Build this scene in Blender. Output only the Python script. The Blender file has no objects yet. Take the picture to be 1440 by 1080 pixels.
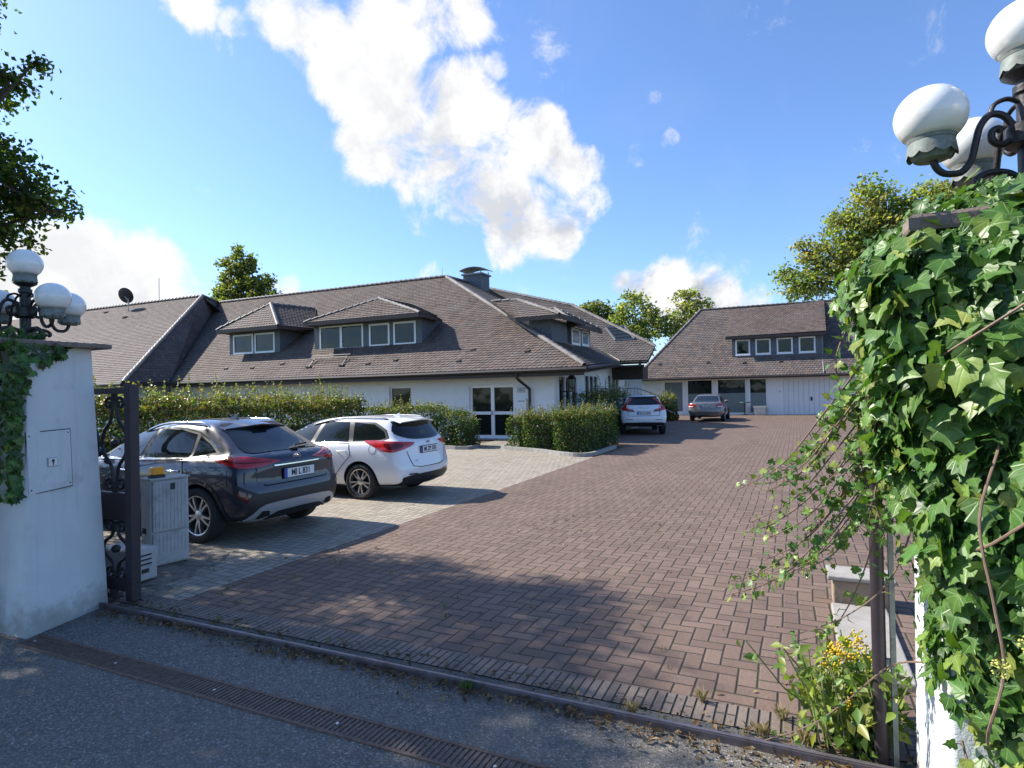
EXPO = 1.05; SKYS = .128; CLOUDV = 3.9; SKYTINT = (.61, .735, .93)
import bpy, bmesh, math, random
import numpy as np
from mathutils import Vector, Matrix
from mathutils.bvhtree import BVHTree
from mathutils.geometry import tessellate_polygon
random.seed(7); RNG = np.random.default_rng(11)
R = math.radians
S = bpy.context.scene
COL = S.collection
OFF = {}

# ------------------------------------------------------------------ objects
def tag(o, label=None, cat=None, group=None, kind=None):
    if label: o['label'] = label
    if cat: o['category'] = cat
    if group: o['group'] = group
    if kind: o['kind'] = kind
    return o

def thing(name, label, cat, loc=(0, 0, 0), rz=0, group=None, world=True):
    """Empty at the base of a thing. world=True: its parts are given in world coordinates."""
    o = bpy.data.objects.new(name, None); COL.objects.link(o)
    o.location = loc; o.rotation_euler = (0, 0, rz); o.empty_display_size = .3
    tag(o, label, cat, group)
    OFF[o.name] = Vector(loc) if world else Vector((0, 0, 0))
    return o

def link(name, me, parent=None):
    o = bpy.data.objects.new(name, me); COL.objects.link(o)
    if parent is not None: o.parent = parent
    return o

def mesh(name, verts, faces, mats, parent=None, fm=None, smooth=False, col=None):
    v = np.asarray(verts, dtype=np.float64).reshape(-1, 3)
    off = OFF.get(parent.name) if parent is not None else None
    if off is not None: v = v - np.array(off)
    me = bpy.data.meshes.new(name)
    me.from_pydata(v.tolist(), [], faces)
    if not isinstance(mats, (list, tuple)): mats = [mats]
    for m in mats: me.materials.append(m)
    if fm is not None: me.polygons.foreach_set('material_index', np.asarray(fm, dtype=np.int32))
    if smooth: me.polygons.foreach_set('use_smooth', np.ones(len(me.polygons), dtype=bool))
    if col is not None:
        at = me.color_attributes.new('Col', 'FLOAT_COLOR', 'POINT')
        c = np.ones((len(v), 4), dtype=np.float32); c[:, :3] = col
        at.data.foreach_set('color', c.ravel())
    me.update()
    o = link(name, me, parent)
    if off is not None: OFF[o.name] = off
    return o

class MB:
    def __init__(s): s.v = []; s.f = []; s.m = []; s.sm = []
    def add(s, vs, fs, mi=0):
        b = len(s.v); s.v += [tuple(p) for p in vs]
        s.f += [tuple(b + i for i in f) for f in fs]; s.m += [mi] * len(fs); return s
    def box(s, x0, x1, y0, y1, z0, z1, mi=0, M=None):
        vs = [Vector((x, y, z)) for z in (z0, z1) for x, y in ((x0, y0), (x1, y0), (x1, y1), (x0, y1))]
        if M is not None: vs = [M @ p for p in vs]
        return s.add(vs, [(3, 2, 1, 0), (4, 5, 6, 7), (0, 1, 5, 4), (1, 2, 6, 5), (2, 3, 7, 6), (3, 0, 4, 7)], mi)
    def bbox(s, x0, x1, y0, y1, z0, z1, b=.01, mi=0, M=None):
        """box with chamfered edges"""
        bm = bmesh.new(); bmesh.ops.create_cube(bm, size=1)
        for v in bm.verts:
            v.co = Vector((x0 + (v.co.x + .5) * (x1 - x0), y0 + (v.co.y + .5) * (y1 - y0), z0 + (v.co.z + .5) * (z1 - z0)))
        bmesh.ops.bevel(bm, geom=bm.edges[:], offset=b, segments=2, affect='EDGES', profile=.5)
        bm.verts.index_update()
        vs = [v.co.copy() for v in bm.verts]; fs = [[v.index for v in f.verts] for f in bm.faces]; bm.free()
        if M is not None: vs = [M @ p for p in vs]
        return s.add(vs, fs, mi)
    def beam(s, p0, p1, w, h, mi=0, up=(0, 0, 1)):
        p0, p1 = Vector(p0), Vector(p1); d = (p1 - p0).normalized(); u = Vector(up)
        r = d.cross(u).normalized() * w / 2; q = r.cross(d).normalized() * h / 2
        vs = [p + a * r + b * q for p in (p0, p1) for a, b in ((-1, -1), (1, -1), (1, 1), (-1, 1))]
        return s.add(vs, [(0, 1, 2, 3), (7, 6, 5, 4), (0, 4, 5, 1), (1, 5, 6, 2), (2, 6, 7, 3), (3, 7, 4, 0)], mi)
    def tube(s, pts, r, n=8, mi=0, caps=True):
        P = [Vector(p) for p in pts]; rs = r if isinstance(r, (list, tuple)) else [r] * len(P)
        vs = []; prev = None
        for i, p in enumerate(P):
            t = (P[min(i + 1, len(P) - 1)] - P[max(i - 1, 0)]).normalized()
            if prev is None:
                a = Vector((0, 0, 1)) if abs(t.z) < .9 else Vector((1, 0, 0))
                prev = t.cross(a).normalized()
            prev = (prev - t * prev.dot(t)).normalized(); q = t.cross(prev)
            for k in range(n):
                an = 2 * math.pi * k / n; vs.append(p + (prev * math.cos(an) + q * math.sin(an)) * rs[i])
        fs = [(i * n + k, i * n + (k + 1) % n, (i + 1) * n + (k + 1) % n, (i + 1) * n + k) for i in range(len(P) - 1) for k in range(n)]
        if caps: fs += [tuple(range(n - 1, -1, -1)), tuple((len(P) - 1) * n + k for k in range(n))]
        return s.add(vs, fs, mi)
    def lathe(s, prof, c=(0, 0, 0), n=24, mi=0, M=None, scal=None, caps=True):
        """profile (r, z) round the z axis"""
        vs = []
        for j, (r, z) in enumerate(prof):
            for k in range(n):
                a = 2 * math.pi * k / n; rr = r; zz = z
                if scal and j in scal: zz = z + scal[j] * abs(math.sin(a * 5))
                p = Vector((rr * math.cos(a), rr * math.sin(a), zz))
                if M is not None: p = M @ p
                vs.append(p + Vector(c))
        fs = [(j * n + k, j * n + (k + 1) % n, (j + 1) * n + (k + 1) % n, (j + 1) * n + k) for j in range(len(prof) - 1) for k in range(n)]
        if caps and prof[0][0] > 1e-4: fs.append(tuple(range(n - 1, -1, -1)))
        if caps and prof[-1][0] > 1e-4: fs.append(tuple((len(prof) - 1) * n + k for k in range(n)))
        return s.add(vs, fs, mi)
    def quad(s, a, b, c, d, mi=0): return s.add([a, b, c, d], [(0, 1, 2, 3)], mi)
    def slab(s, pts, th, mi=0):
        """polygon given a thickness straight down"""
        n = len(pts); P = [Vector(p) for p in pts]; Q = [p - Vector((0, 0, th)) for p in P]
        return s.add(P + Q, [tuple(range(n)), tuple(range(2 * n - 1, n - 1, -1))] + [(i, n + i, n + (i + 1) % n, (i + 1) % n) for i in range(n)], mi)
    def build(s, name, mats, parent=None, smooth=False, col=None):
        return mesh(name, s.v, s.f, mats, parent, s.m, smooth, col)

def smooth_by_angle(o, ang=35):
    me = o.data
    me.polygons.foreach_set('use_smooth', np.ones(len(me.polygons), dtype=bool))
    bm = bmesh.new(); bm.from_mesh(me)
    for e in bm.edges:
        if len(e.link_faces) == 2 and e.calc_face_angle(0) > R(ang): e.smooth = False
    bm.to_mesh(me); bm.free(); return o

def crom(pts, n=6, closed=False):
    P = [Vector(p) for p in pts]; out = []; N = len(P)
    rng = range(N) if closed else range(N - 1)
    for i in rng:
        if closed: a, b, c, d = P[(i - 1) % N], P[i], P[(i + 1) % N], P[(i + 2) % N]
        else: a, b, c, d = P[max(i - 1, 0)], P[i], P[i + 1], P[min(i + 2, N - 1)]
        for k in range(n):
            t = k / n
            out.append(.5 * ((2 * b) + (c - a) * t + (2 * a - 5 * b + 4 * c - d) * t * t + (3 * b - a - 3 * c + d) * t ** 3))
    if not closed: out.append(P[-1])
    return out

# ------------------------------------------------------------------ materials
def nt(m): m.use_nodes = True; return m.node_tree
def N(t, kind, **kw):
    n = t.nodes.new(kind)
    for k, v in kw.items():
        if k in n.inputs.keys(): n.inputs[k].default_value = v
        else: setattr(n, k, v)
    return n
def math_(t, op, a, b=None, c=None, clamp=False):
    n = t.nodes.new('ShaderNodeMath'); n.operation = op; n.use_clamp = clamp
    for i, x in enumerate((a, b, c)):
        if x is None: continue
        if isinstance(x, (int, float)): n.inputs[i].default_value = x
        else: t.links.new(x, n.inputs[i])
    return n.outputs[0]
def mixc(t, fac, a, b, mode='MIX'):
    n = t.nodes.new('ShaderNodeMix'); n.data_type = 'RGBA'; n.blend_type = mode
    for i, x in ((0, fac), (6, a), (7, b)):
        if isinstance(x, (int, float)): n.inputs[i].default_value = x
        elif isinstance(x, (tuple, list)): n.inputs[i].default_value = tuple(x) + ((1,) if len(x) == 3 else ())
        else: t.links.new(x, n.inputs[i])
    return n.outputs[2]
def ramp(t, fac, stops):
    n = t.nodes.new('ShaderNodeValToRGB'); e = n.color_ramp.elements
    while len(e) < len(stops): e.new(.5)
    for i, (p, c) in enumerate(stops):
        e[i].position = p; e[i].color = tuple(c) + ((1,) if len(c) == 3 else ())
    t.links.new(fac, n.inputs[0]); return n.outputs[0]
def noise(t, vec, scale, detail=4, rough=.55, dist=0):
    n = N(t, 'ShaderNodeTexNoise'); n.inputs['Scale'].default_value = scale; n.inputs['Detail'].default_value = detail
    n.inputs['Roughness'].default_value = rough; n.inputs['Distortion'].default_value = dist
    if vec is not None: t.links.new(vec, n.inputs['Vector'])
    return n.outputs['Fac']
def geo_pos(t): return t.nodes.new('ShaderNodeNewGeometry').outputs['Position']
def obj_pos(t): return t.nodes.new('ShaderNodeTexCoord').outputs['Object']
def bump(t, h, dist, strength=1.0):
    n = N(t, 'ShaderNodeBump'); n.inputs['Distance'].default_value = dist; n.inputs['Strength'].default_value = strength
    t.links.new(h, n.inputs['Height']); return n.outputs[0]

def mat(name, col, rough=.6, metal=0, spec=.5, var=0, vscale=3, bscale=0, bdist=.002, coat=0, dirt=None, dscale=1.2, dmin=.52, dmax=.72):
    m = bpy.data.materials.new(name); t = nt(m); b = t.nodes['Principled BSDF']
    b.inputs['Roughness'].default_value = rough; b.inputs['Metallic'].default_value = metal
    b.inputs['Specular IOR Level'].default_value = spec; b.inputs['Coat Weight'].default_value = coat
    b.inputs['Coat Roughness'].default_value = .04
    b.inputs['Base Color'].default_value = tuple(col) + (1,)
    c = None
    if var:
        f = noise(t, obj_pos(t), vscale, 6, .65)
        c = ramp(t, f, [(.25, tuple(x * (1 - var) for x in col)), (.75, tuple(min(1, x * (1 + var)) for x in col))])
    if dirt:
        f2 = ramp(t, noise(t, obj_pos(t), dscale, 8, .7), [(dmin, (0, 0, 0)), (dmax, (1, 1, 1))])
        c = mixc(t, f2, c if c is not None else tuple(col), dirt)
    if c is not None: t.links.new(c, b.inputs['Base Color'])
    if bscale:
        t.links.new(bump(t, noise(t, obj_pos(t), bscale, 5, .6), bdist), b.inputs['Normal'])
    return m

def leaf_mat(name, rough=.45, spec=.4, trans=.35, tint=(1.6, 1.7, .5)):
    m = bpy.data.materials.new(name); t = nt(m); b = t.nodes['Principled BSDF']; out = t.nodes['Material Output']
    a = N(t, 'ShaderNodeAttribute'); a.attribute_name = 'Col'
    t.links.new(a.outputs['Color'], b.inputs['Base Color'])
    b.inputs['Roughness'].default_value = rough; b.inputs['Specular IOR Level'].default_value = spec
    tr = N(t, 'ShaderNodeBsdfTranslucent')
    t.links.new(mixc(t, 1.0, a.outputs['Color'], tint, 'MULTIPLY'), tr.inputs['Color'])
    mx = N(t, 'ShaderNodeMixShader'); mx.inputs[0].default_value = trans
    t.links.new(b.outputs[0], mx.inputs[1]); t.links.new(tr.outputs[0], mx.inputs[2]); t.links.new(mx.outputs[0], out.inputs['Surface'])
    return m

def attr_mat(name, rough=.7, spec=.3, wscale=.7, weather=(.16, .145, .14), wamt=.5, grain=60, moss=None):
    """colour from the per-piece attribute, weathered in world-fixed patches"""
    m = bpy.data.materials.new(name); t = nt(m); b = t.nodes['Principled BSDF']
    a = N(t, 'ShaderNodeAttribute'); a.attribute_name = 'Col'
    p = geo_pos(t)
    f = ramp(t, noise(t, p, wscale, 6, .65), [(.42, (0, 0, 0)), (.68, (1, 1, 1))])
    f = math_(t, 'MULTIPLY', f, wamt)
    c = mixc(t, f, a.outputs['Color'], weather)
    if moss:
        g = ramp(t, noise(t, p, 2.3, 9, .75), [(.60, (0, 0, 0)), (.74, (1, 1, 1))])
        c = mixc(t, math_(t, 'MULTIPLY', g, .6), c, moss)
    gr = noise(t, p, grain, 3, .6)
    c = mixc(t, .35, c, ramp(t, gr, [(.3, (.25, .25, .25)), (.7, (1.0, 1.0, 1.0))]), 'MULTIPLY')
    t.links.new(c, b.inputs['Base Color']); b.inputs['Roughness'].default_value = rough
    b.inputs['Specular IOR Level'].default_value = spec
    return m

def paving_mat(name, w, cols, joint, jw=.035, weed=(.10, .11, .045), rough=.75, weedamt=.5):
    """herringbone pavers, 2:1, in world coordinates"""
    m = bpy.data.materials.new(name); t = nt(m); b = t.nodes['Principled BSDF']
    p = geo_pos(t); sx = N(t, 'ShaderNodeSeparateXYZ'); 
    # slight unevenness of the laid courses
    wob = N(t, 'ShaderNodeTexNoise'); wob.inputs['Scale'].default_value = .8; wob.inputs['Detail'].default_value = 1
    t.links.new(p, wob.inputs['Vector'])
    vm = N(t, 'ShaderNodeVectorMath'); vm.operation = 'SCALE'; vm.inputs['Scale'].default_value = .05; t.links.new(wob.outputs['Color'], vm.inputs[0])
    va = N(t, 'ShaderNodeVectorMath'); va.operation = 'ADD'; t.links.new(p, va.inputs[0]); t.links.new(vm.outputs[0], va.inputs[1])
    t.links.new(va.outputs[0], sx.inputs[0])
    X = math_(t, 'DIVIDE', sx.outputs[0], w); Y = math_(t, 'DIVIDE', sx.outputs[1], w)
    i = math_(t, 'FLOOR', X); j = math_(t, 'FLOOR', Y)
    fx = math_(t, 'SUBTRACT', X, i); fy = math_(t, 'SUBTRACT', Y, j)
    k = math_(t, 'FLOORED_MODULO', math_(t, 'SUBTRACT', i, j), 4.0)
    k1 = math_(t, 'COMPARE', k, 1.0, .1); k2 = math_(t, 'COMPARE', k, 2.0, .1)
    vert = math_(t, 'GREATER_THAN', k, 1.5); hor = math_(t, 'SUBTRACT', 1.0, vert)
    lx = math_(t, 'ADD', fx, k1); ly = math_(t, 'ADD', fy, k2)
    Lx = math_(t, 'ADD', 1.0, hor); Ly = math_(t, 'ADD', 1.0, vert)
    dx = math_(t, 'MINIMUM', lx, math_(t, 'SUBTRACT', Lx, lx)); dy = math_(t, 'MINIMUM', ly, math_(t, 'SUBTRACT', Ly, ly))
    e = math_(t, 'MINIMUM', dx, dy)
    cv = N(t, 'ShaderNodeCombineXYZ'); t.links.new(math_(t, 'SUBTRACT', i, k1), cv.inputs[0]); t.links.new(math_(t, 'SUBTRACT', j, k2), cv.inputs[1])
    wn = N(t, 'ShaderNodeTexWhiteNoise'); wn.noise_dimensions = '3D'; t.links.new(cv.outputs[0], wn.inputs['Vector'])
    c = ramp(t, wn.outputs['Value'], [(x / (len(cols) - 1), q) for x, q in enumerate(cols)])
    big = noise(t, p, .35, 5, .6)
    c = mixc(t, math_(t, 'MULTIPLY', ramp(t, big, [(.35, (0, 0, 0)), (.7, (1, 1, 1))]), .45), c, cols[0])
    st = ramp(t, noise(t, p, 1.7, 8, .7), [(.52, (0, 0, 0)), (.75, (1, 1, 1))])
    c = mixc(t, math_(t, 'MULTIPLY', st, .4), c, tuple(x * 1.35 for x in cols[-1]))
    sp = noise(t, p, 45, 4, .7)
    c = mixc(t, .45, c, ramp(t, sp, [(.3, (.4, .4, .4)), (.7, (1.15, 1.15, 1.15))]), 'MULTIPLY')
    # worn wheel tracks and old drips, drawn out along the drive
    mp = N(t, 'ShaderNodeMapping'); mp.inputs['Scale'].default_value = (1.1, .16, 1); t.links.new(p, mp.inputs['Vector'])
    tr = ramp(t, noise(t, mp.outputs[0], 1.0, 6, .6, .4), [(.50, (0, 0, 0)), (.70, (1, 1, 1))])
    c = mixc(t, math_(t, 'MULTIPLY', tr, .34), c, tuple(x * .62 for x in cols[0]))
    oil = ramp(t, noise(t, p, .9, 4, .5), [(.66, (0, 0, 0)), (.74, (1, 1, 1))])
    c = mixc(t, math_(t, 'MULTIPLY', oil, .35), c, tuple(x * .5 for x in cols[0]))
    jm = ramp(t, math_(t, 'ADD', e, math_(t, 'MULTIPLY', math_(t, 'SUBTRACT', sp, .5), .03)), [(jw, (1, 1, 1)), (jw * 1.9, (0, 0, 0))])
    wd = ramp(t, noise(t, p, 1.1, 7, .75), [(.5, (0, 0, 0)), (.66, (1, 1, 1))])
    jc = mixc(t, math_(t, 'MULTIPLY', wd, weedamt), joint, weed)
    c = mixc(t, jm, c, jc)
    t.links.new(c, b.inputs['Base Color']); b.inputs['Roughness'].default_value = rough; b.inputs['Specular IOR Level'].default_value = .35
    h = ramp(t, e, [(0, (0, 0, 0)), (jw * 2.4, (1, 1, 1))])
    h2 = math_(t, 'ADD', h, math_(t, 'MULTIPLY', sp, .25)); h3 = math_(t, 'ADD', h2, math_(t, 'MULTIPLY', wn.outputs['Value'], .25))
    t.links.new(bump(t, h3, .006), b.inputs['Normal'])
    return m

M = {}
def splash(m, h, col, amt=.75):
    # mud and algae thrown up from the ground: patchy, with a ragged upper edge
    t = m.node_tree; b = t.nodes['Principled BSDF']; p = geo_pos(t); s = N(t, 'ShaderNodeSeparateXYZ'); t.links.new(p, s.inputs[0])
    v = math_(t, 'ADD', noise(t, p, 7, 8, .7), math_(t, 'MULTIPLY', math_(t, 'SUBTRACT', h, s.outputs[2]), .55 / h))
    mk = ramp(t, v, [(.62, (0, 0, 0)), (.95, (1, 1, 1))])
    src = b.inputs['Base Color'].links[0].from_socket
    # faint runs under the capstone
    mp = N(t, 'ShaderNodeMapping'); mp.inputs['Scale'].default_value = (14, 14, .8); t.links.new(p, mp.inputs['Vector'])
    rn = ramp(t, noise(t, mp.outputs[0], 1.0, 5, .6), [(.55, (0, 0, 0)), (.75, (1, 1, 1))])
    c = mixc(t, math_(t, 'MULTIPLY', rn, .22), src, (.33, .34, .31)); c = mixc(t, math_(t, 'MULTIPLY', mk, amt), c, col); t.links.new(c, b.inputs['Base Color'])
M['plaster'] = mat('white render', (.78, .78, .76), .85, var=.04, vscale=2, bscale=120, bdist=.003, dirt=(.58, .57, .53), dscale=.9, dmin=.58, dmax=.85)
M['pillar_plaster'] = mat('weathered white render', (.66, .68, .68), .9, var=.07, vscale=3, bscale=90, bdist=.006, dirt=(.40, .42, .38), dscale=2.2, dmin=.55, dmax=.8)
splash(M['pillar_plaster'], .32, (.24, .24, .20), .6)
M['clad'] = mat('white cladding', (.74, .74, .73), .6, var=.03)
M['slate'] = mat('slate cladding', (.105, .115, .13), .65, var=.35, vscale=9, bscale=25, bdist=.006)
M['wood_dark'] = mat('dark stained timber', (.045, .03, .024), .6, var=.3, vscale=12)
M['white_frame'] = mat('white window plastic', (.82, .82, .80), .35)
M['white_trim'] = mat('pale paint', (.70, .71, .72), .5)
M['gutter'] = mat('dark copper gutter', (.028, .021, .018), .55, var=.3)
M['lead'] = mat('lead sheet', (.20, .21, .22), .5, metal=.4, var=.2)
M['tile'] = attr_mat('brown roof tiles', .8, .3, .55, (.19, .165, .15), .6, 40, moss=(.11, .105, .07))
M['ridge'] = attr_mat('ridge tiles', .6, .4, 1.5, (.3, .29, .27), .6, 30, moss=(.10, .11, .06))
M['iron'] = mat('black wrought iron', (.018, .017, .018), .45, spec=.5, var=.4, vscale=30, bscale=60, bdist=.002)
M['iron_plum'] = mat('dark plum painted steel', (.030, .022, .027), .5, var=.3, vscale=20, bscale=50, bdist=.001)
M['verdigris'] = mat('weathered grey green metal', (.19, .22, .20), .7, metal=.2, var=.35, vscale=25, dirt=(.10, .07, .06), dscale=14)
M['opal'] = mat('opal glass', (.84, .84, .81), .2, spec=.6, coat=.4, dirt=(.66, .64, .56), dscale=9, dmin=.5, dmax=.85)
M['stone_brown'] = mat('brown stone', (.19, .145, .12), .85, var=.35, vscale=9, bscale=40, bdist=.008, dirt=(.30, .26, .21), dscale=5)
M['slab'] = mat('pale concrete', (.31, .29, .26), .9, var=.2, vscale=6, bscale=60, bdist=.004, dirt=(.25, .24, .2), dscale=4)
M['rough_ground'] = mat('trodden gravelly ground', (.23, .20, .165), .95, var=.35, vscale=14, bscale=70, bdist=.012, dirt=(.10, .085, .065), dscale=6, dmin=.45, dmax=.65)
M['kerb'] = mat('concrete kerb', (.30, .285, .265), .9, var=.25, vscale=7, bscale=50, bdist=.004)
M['steel'] = mat('worn steel', (.22, .19, .20), .45, metal=.7, var=.35, vscale=18, dirt=(.12, .06, .04), dscale=9)
M['rust'] = mat('rusty cast iron', (.155, .105, .08), .75, metal=.3, var=.5, vscale=22)
M['black'] = mat('black hollow', (.006, .006, .006), .9)
M['rubber'] = mat('tyre rubber', (.02, .02, .021), .8, var=.25, vscale=20)
M['plastic'] = mat('black plastic', (.016, .016, .017), .5)
M['chrome'] = mat('bright metal trim', (.75, .75, .76), .15, metal=1)
M['alu'] = mat('silver alloy', (.55, .55, .56), .32, metal=.9)
M['alu_paint'] = mat('satin silver paint', (.40, .40, .41), .4, metal=.4)
M['red_lens'] = mat('red lamp lens', (.42, .012, .015), .12, spec=.6, coat=.6, var=.35, vscale=7)
M['dark_red'] = mat('dark red lens', (.10, .006, .008), .12, coat=.5)
M['amber'] = mat('amber lens', (.85, .36, .02), .2, coat=.4)
M['plate'] = mat('number plate white', (.72, .73, .72), .45)
M['plate_blue'] = mat('number plate blue', (.02, .08, .45), .45)
M['plate_ink'] = mat('number plate black', (.015, .015, .018), .5)
M['grp'] = mat('weathered grey cabinet', (.42, .415, .40), .75, var=.12, vscale=5, bscale=0, dirt=(.25, .24, .22), dscale=7, dmin=.5, dmax=.75)
M['label_paper'] = mat('paper label', (.74, .74, .72), .6)
M['bark'] = mat('bark', (.09, .07, .055), .9, var=.4, vscale=12, bscale=30, bdist=.02)
M['stem'] = mat('ivy stem', (.22, .14, .10), .7, var=.3, vscale=30)
M['stem_green'] = mat('green stem', (.18, .20, .07), .7, var=.2, vscale=30)
def ivy_mat(name):
    m = leaf_mat(name, .38, .35, .24, (1.5, 1.6, .5)); t = m.node_tree; b = t.nodes['Principled BSDF']
    a = N(t, 'ShaderNodeAttribute'); a.attribute_name = 'Leaf'; s = N(t, 'ShaderNodeSeparateXYZ'); t.links.new(a.outputs['Vector'], s.inputs[0])
    x = math_(t, 'ABSOLUTE', s.outputs[0]); y = s.outputs[1]; v = None
    for dx, dy in ((0, 1), (.64, .77), (.93, .37)):
        d = math_(t, 'ABSOLUTE', math_(t, 'SUBTRACT', math_(t, 'MULTIPLY', x, dy), math_(t, 'MULTIPLY', y, dx)))
        d = math_(t, 'ADD', d, math_(t, 'MULTIPLY', math_(t, 'LESS_THAN', math_(t, 'ADD', math_(t, 'MULTIPLY', x, dx), math_(t, 'MULTIPLY', y, dy)), 0.0), 1.0))
        v = d if v is None else math_(t, 'MINIMUM', v, d)
    # fine side veins off the midrib
    side = math_(t, 'ABSOLUTE', math_(t, 'SUBTRACT', math_(t, 'FRACT', math_(t, 'MULTIPLY', math_(t, 'SUBTRACT', y, math_(t, 'MULTIPLY', x, .7)), 7.0)), .5))
    vein = ramp(t, v, [(.0, (1, 1, 1)), (.035, (0, 0, 0))]); fine = ramp(t, side, [(.0, (1, 1, 1)), (.09, (0, 0, 0))])
    base = b.inputs['Base Color'].links[0].from_socket
    blot = noise(t, obj_pos(t), 38, 5, .65)
    c = mixc(t, .55, base, ramp(t, blot, [(.3, (.55, .58, .5)), (.7, (1.15, 1.15, 1.1))]), 'MULTIPLY')
    c = mixc(t, math_(t, 'MULTIPLY', fine, .22), c, (.16, .24, .07)); c = mixc(t, math_(t, 'MULTIPLY', vein, .46), c, (.24, .34, .12))
    spot = ramp(t, noise(t, obj_pos(t), 70, 3, .6), [(.70, (0, 0, 0)), (.76, (1, 1, 1))]); c = mixc(t, math_(t, 'MULTIPLY', spot, .55), c, (.10, .07, .03))
    t.links.new(c, b.inputs['Base Color'])
    h = math_(t, 'ADD', math_(t, 'MULTIPLY', vein, -.6), math_(t, 'MULTIPLY', blot, .5)); t.links.new(bump(t, h, .002, .7), b.inputs['Normal'])
    return m
M['leaf'] = leaf_mat('hedge leaves', .42, .45, .38)
M['ivy_leaf'] = ivy_mat('ivy leaves')
M['tree_leaf'] = leaf_mat('tree leaves', .55, .25, .55)
M['twig_core'] = mat('hedge twigs', (.03, .035, .015), .9, var=.4, vscale=8)
M['dry_leaf'] = leaf_mat('dry leaves', .8, .2, .2, (1.2, 1.1, .9))
M['flower'] = mat('yellow berries', (.62, .42, .025), .5, var=.25, vscale=40)
M['flower_ivy'] = mat('ivy flower heads', (.42, .42, .10), .6)
M['terracotta'] = mat('pale planter', (.55, .52, .47), .8, var=.12, vscale=10)
M['green_plastic'] = mat('green plastic', (.03, .12, .08), .5)

def glass(name, col, rough=.03, spec=.9, wav=.0):
    m = mat(name, col, rough, spec=spec); t = m.node_tree; b = t.nodes['Principled BSDF']
    if wav: t.links.new(bump(t, noise(t, obj_pos(t), 1.3, 1), wav), b.inputs['Normal'])
    return m
M['pane'] = glass('window glass', (.012, .016, .015), .03, .42, .02)
M['pane_frost'] = glass('frosted window film', (.16, .20, .20), .35, .4)
M['pane_curtain'] = glass('glass over pale curtain', (.22, .25, .27), .06, .8, .02)
M['car_glass'] = glass('tinted car glass', (.010, .014, .014), .02, .5)

def car_paint(name, col, flake=0, rough=.3, metal=0):
    m = mat(name, col, rough, metal=metal, spec=.5, coat=1.0); b = m.node_tree.nodes['Principled BSDF']
    b.inputs['Coat Roughness'].default_value = .03
    return m
M['paint_anthracite'] = car_paint('anthracite metallic paint', (.010, .015, .032), rough=.38, metal=.3)
M['paint_white'] = car_paint('white car paint', (.74, .75, .77), rough=.35)
M['paint_white_suv'] = car_paint('white suv paint', (.70, .71, .73), rough=.35)
M['paint_taupe'] = car_paint('taupe metallic paint', (.19, .175, .17), rough=.35, metal=.5)

# asphalt
def asphalt():
    m = bpy.data.materials.new('old asphalt'); t = nt(m); b = t.nodes['Principled BSDF']; p = geo_pos(t)
    vo = N(t, 'ShaderNodeTexVoronoi'); vo.inputs['Scale'].default_value = 95; t.links.new(p, vo.inputs['Vector'])
    g = N(t, 'ShaderNodeSeparateColor'); t.links.new(vo.outputs['Color'], g.inputs[0])
    c = ramp(t, g.outputs[0], [(0, (.066, .060, .052)), (.55, (.130, .120, .104)), (.9, (.205, .19, .166)), (1, (.34, .325, .30))])
    c = mixc(t, math_(t, 'MULTIPLY', ramp(t, noise(t, p, .9, 7, .65), [(.4, (0, 0, 0)), (.7, (1, 1, 1))]), .5), c, (.148, .139, .127))
    c = mixc(t, math_(t, 'MULTIPLY', ramp(t, noise(t, p, 2.6, 8, .7), [(.55, (0, 0, 0)), (.72, (1, 1, 1))]), .5), c, (.05, .048, .043))
    t.links.new(c, b.inputs['Base Color']); b.inputs['Roughness'].default_value = .8
    t.links.new(bump(t, vo.outputs['Distance'], .006, .7), b.inputs['Normal']); return m
M['asphalt'] = asphalt()
M['pave_red'] = paving_mat('red clinker herringbone', .12, [(.150, .102, .078), (.180, .121, .091), (.200, .137, .104), (.218, .150, .115)], (.046, .036, .027), .038)
M['pave_grey'] = paving_mat('grey concrete herringbone', .105, [(.29, .25, .195), (.35, .305, .235), (.38, .335, .26), (.42, .365, .29)], (.12, .10, .075), .04, weedamt=.35)
def soldier():
    m = bpy.data.materials.new('clinker edging'); t = nt(m); b = t.nodes['Principled BSDF']; p = geo_pos(t)
    s = N(t, 'ShaderNodeSeparateXYZ'); t.links.new(p, s.inputs[0])
    X = math_(t, 'DIVIDE', s.outputs[0], .058); i = math_(t, 'FLOOR', X); fx = math_(t, 'SUBTRACT', X, i)
    e = math_(t, 'MINIMUM', fx, math_(t, 'SUBTRACT', 1.0, fx))
    wn = N(t, 'ShaderNodeTexWhiteNoise'); wn.noise_dimensions = '1D'; t.links.new(i, wn.inputs['W'])
    half = math_(t, 'GREATER_THAN', wn.outputs['Value'], .62)
    dy = math_(t, 'ABSOLUTE', math_(t, 'SUBTRACT', s.outputs[1], 3.66)); dyy = math_(t, 'ADD', math_(t, 'DIVIDE', dy, .058), math_(t, 'SUBTRACT', 1.0, half))
    e = math_(t, 'MINIMUM', e, dyy)
    c = ramp(t, wn.outputs['Color'], [(0, (.14, .108, .09)), (.5, (.19, .148, .122)), (1, (.24, .185, .15))])
    sp = noise(t, p, 45, 4, .7)
    c = mixc(t, .45, c, ramp(t, sp, [(.3, (.4, .4, .4)), (.7, (1.15, 1.15, 1.15))]), 'MULTIPLY')
    jm = ramp(t, e, [(.07, (1, 1, 1)), (.13, (0, 0, 0))])
    c = mixc(t, jm, c, (.04, .036, .025)); t.links.new(c, b.inputs['Base Color']); b.inputs['Roughness'].default_value = .8
    t.links.new(bump(t, ramp(t, e, [(0, (0, 0, 0)), (.16, (1, 1, 1))]), .008), b.inputs['Normal']); return m
M['soldier'] = soldier()
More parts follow.
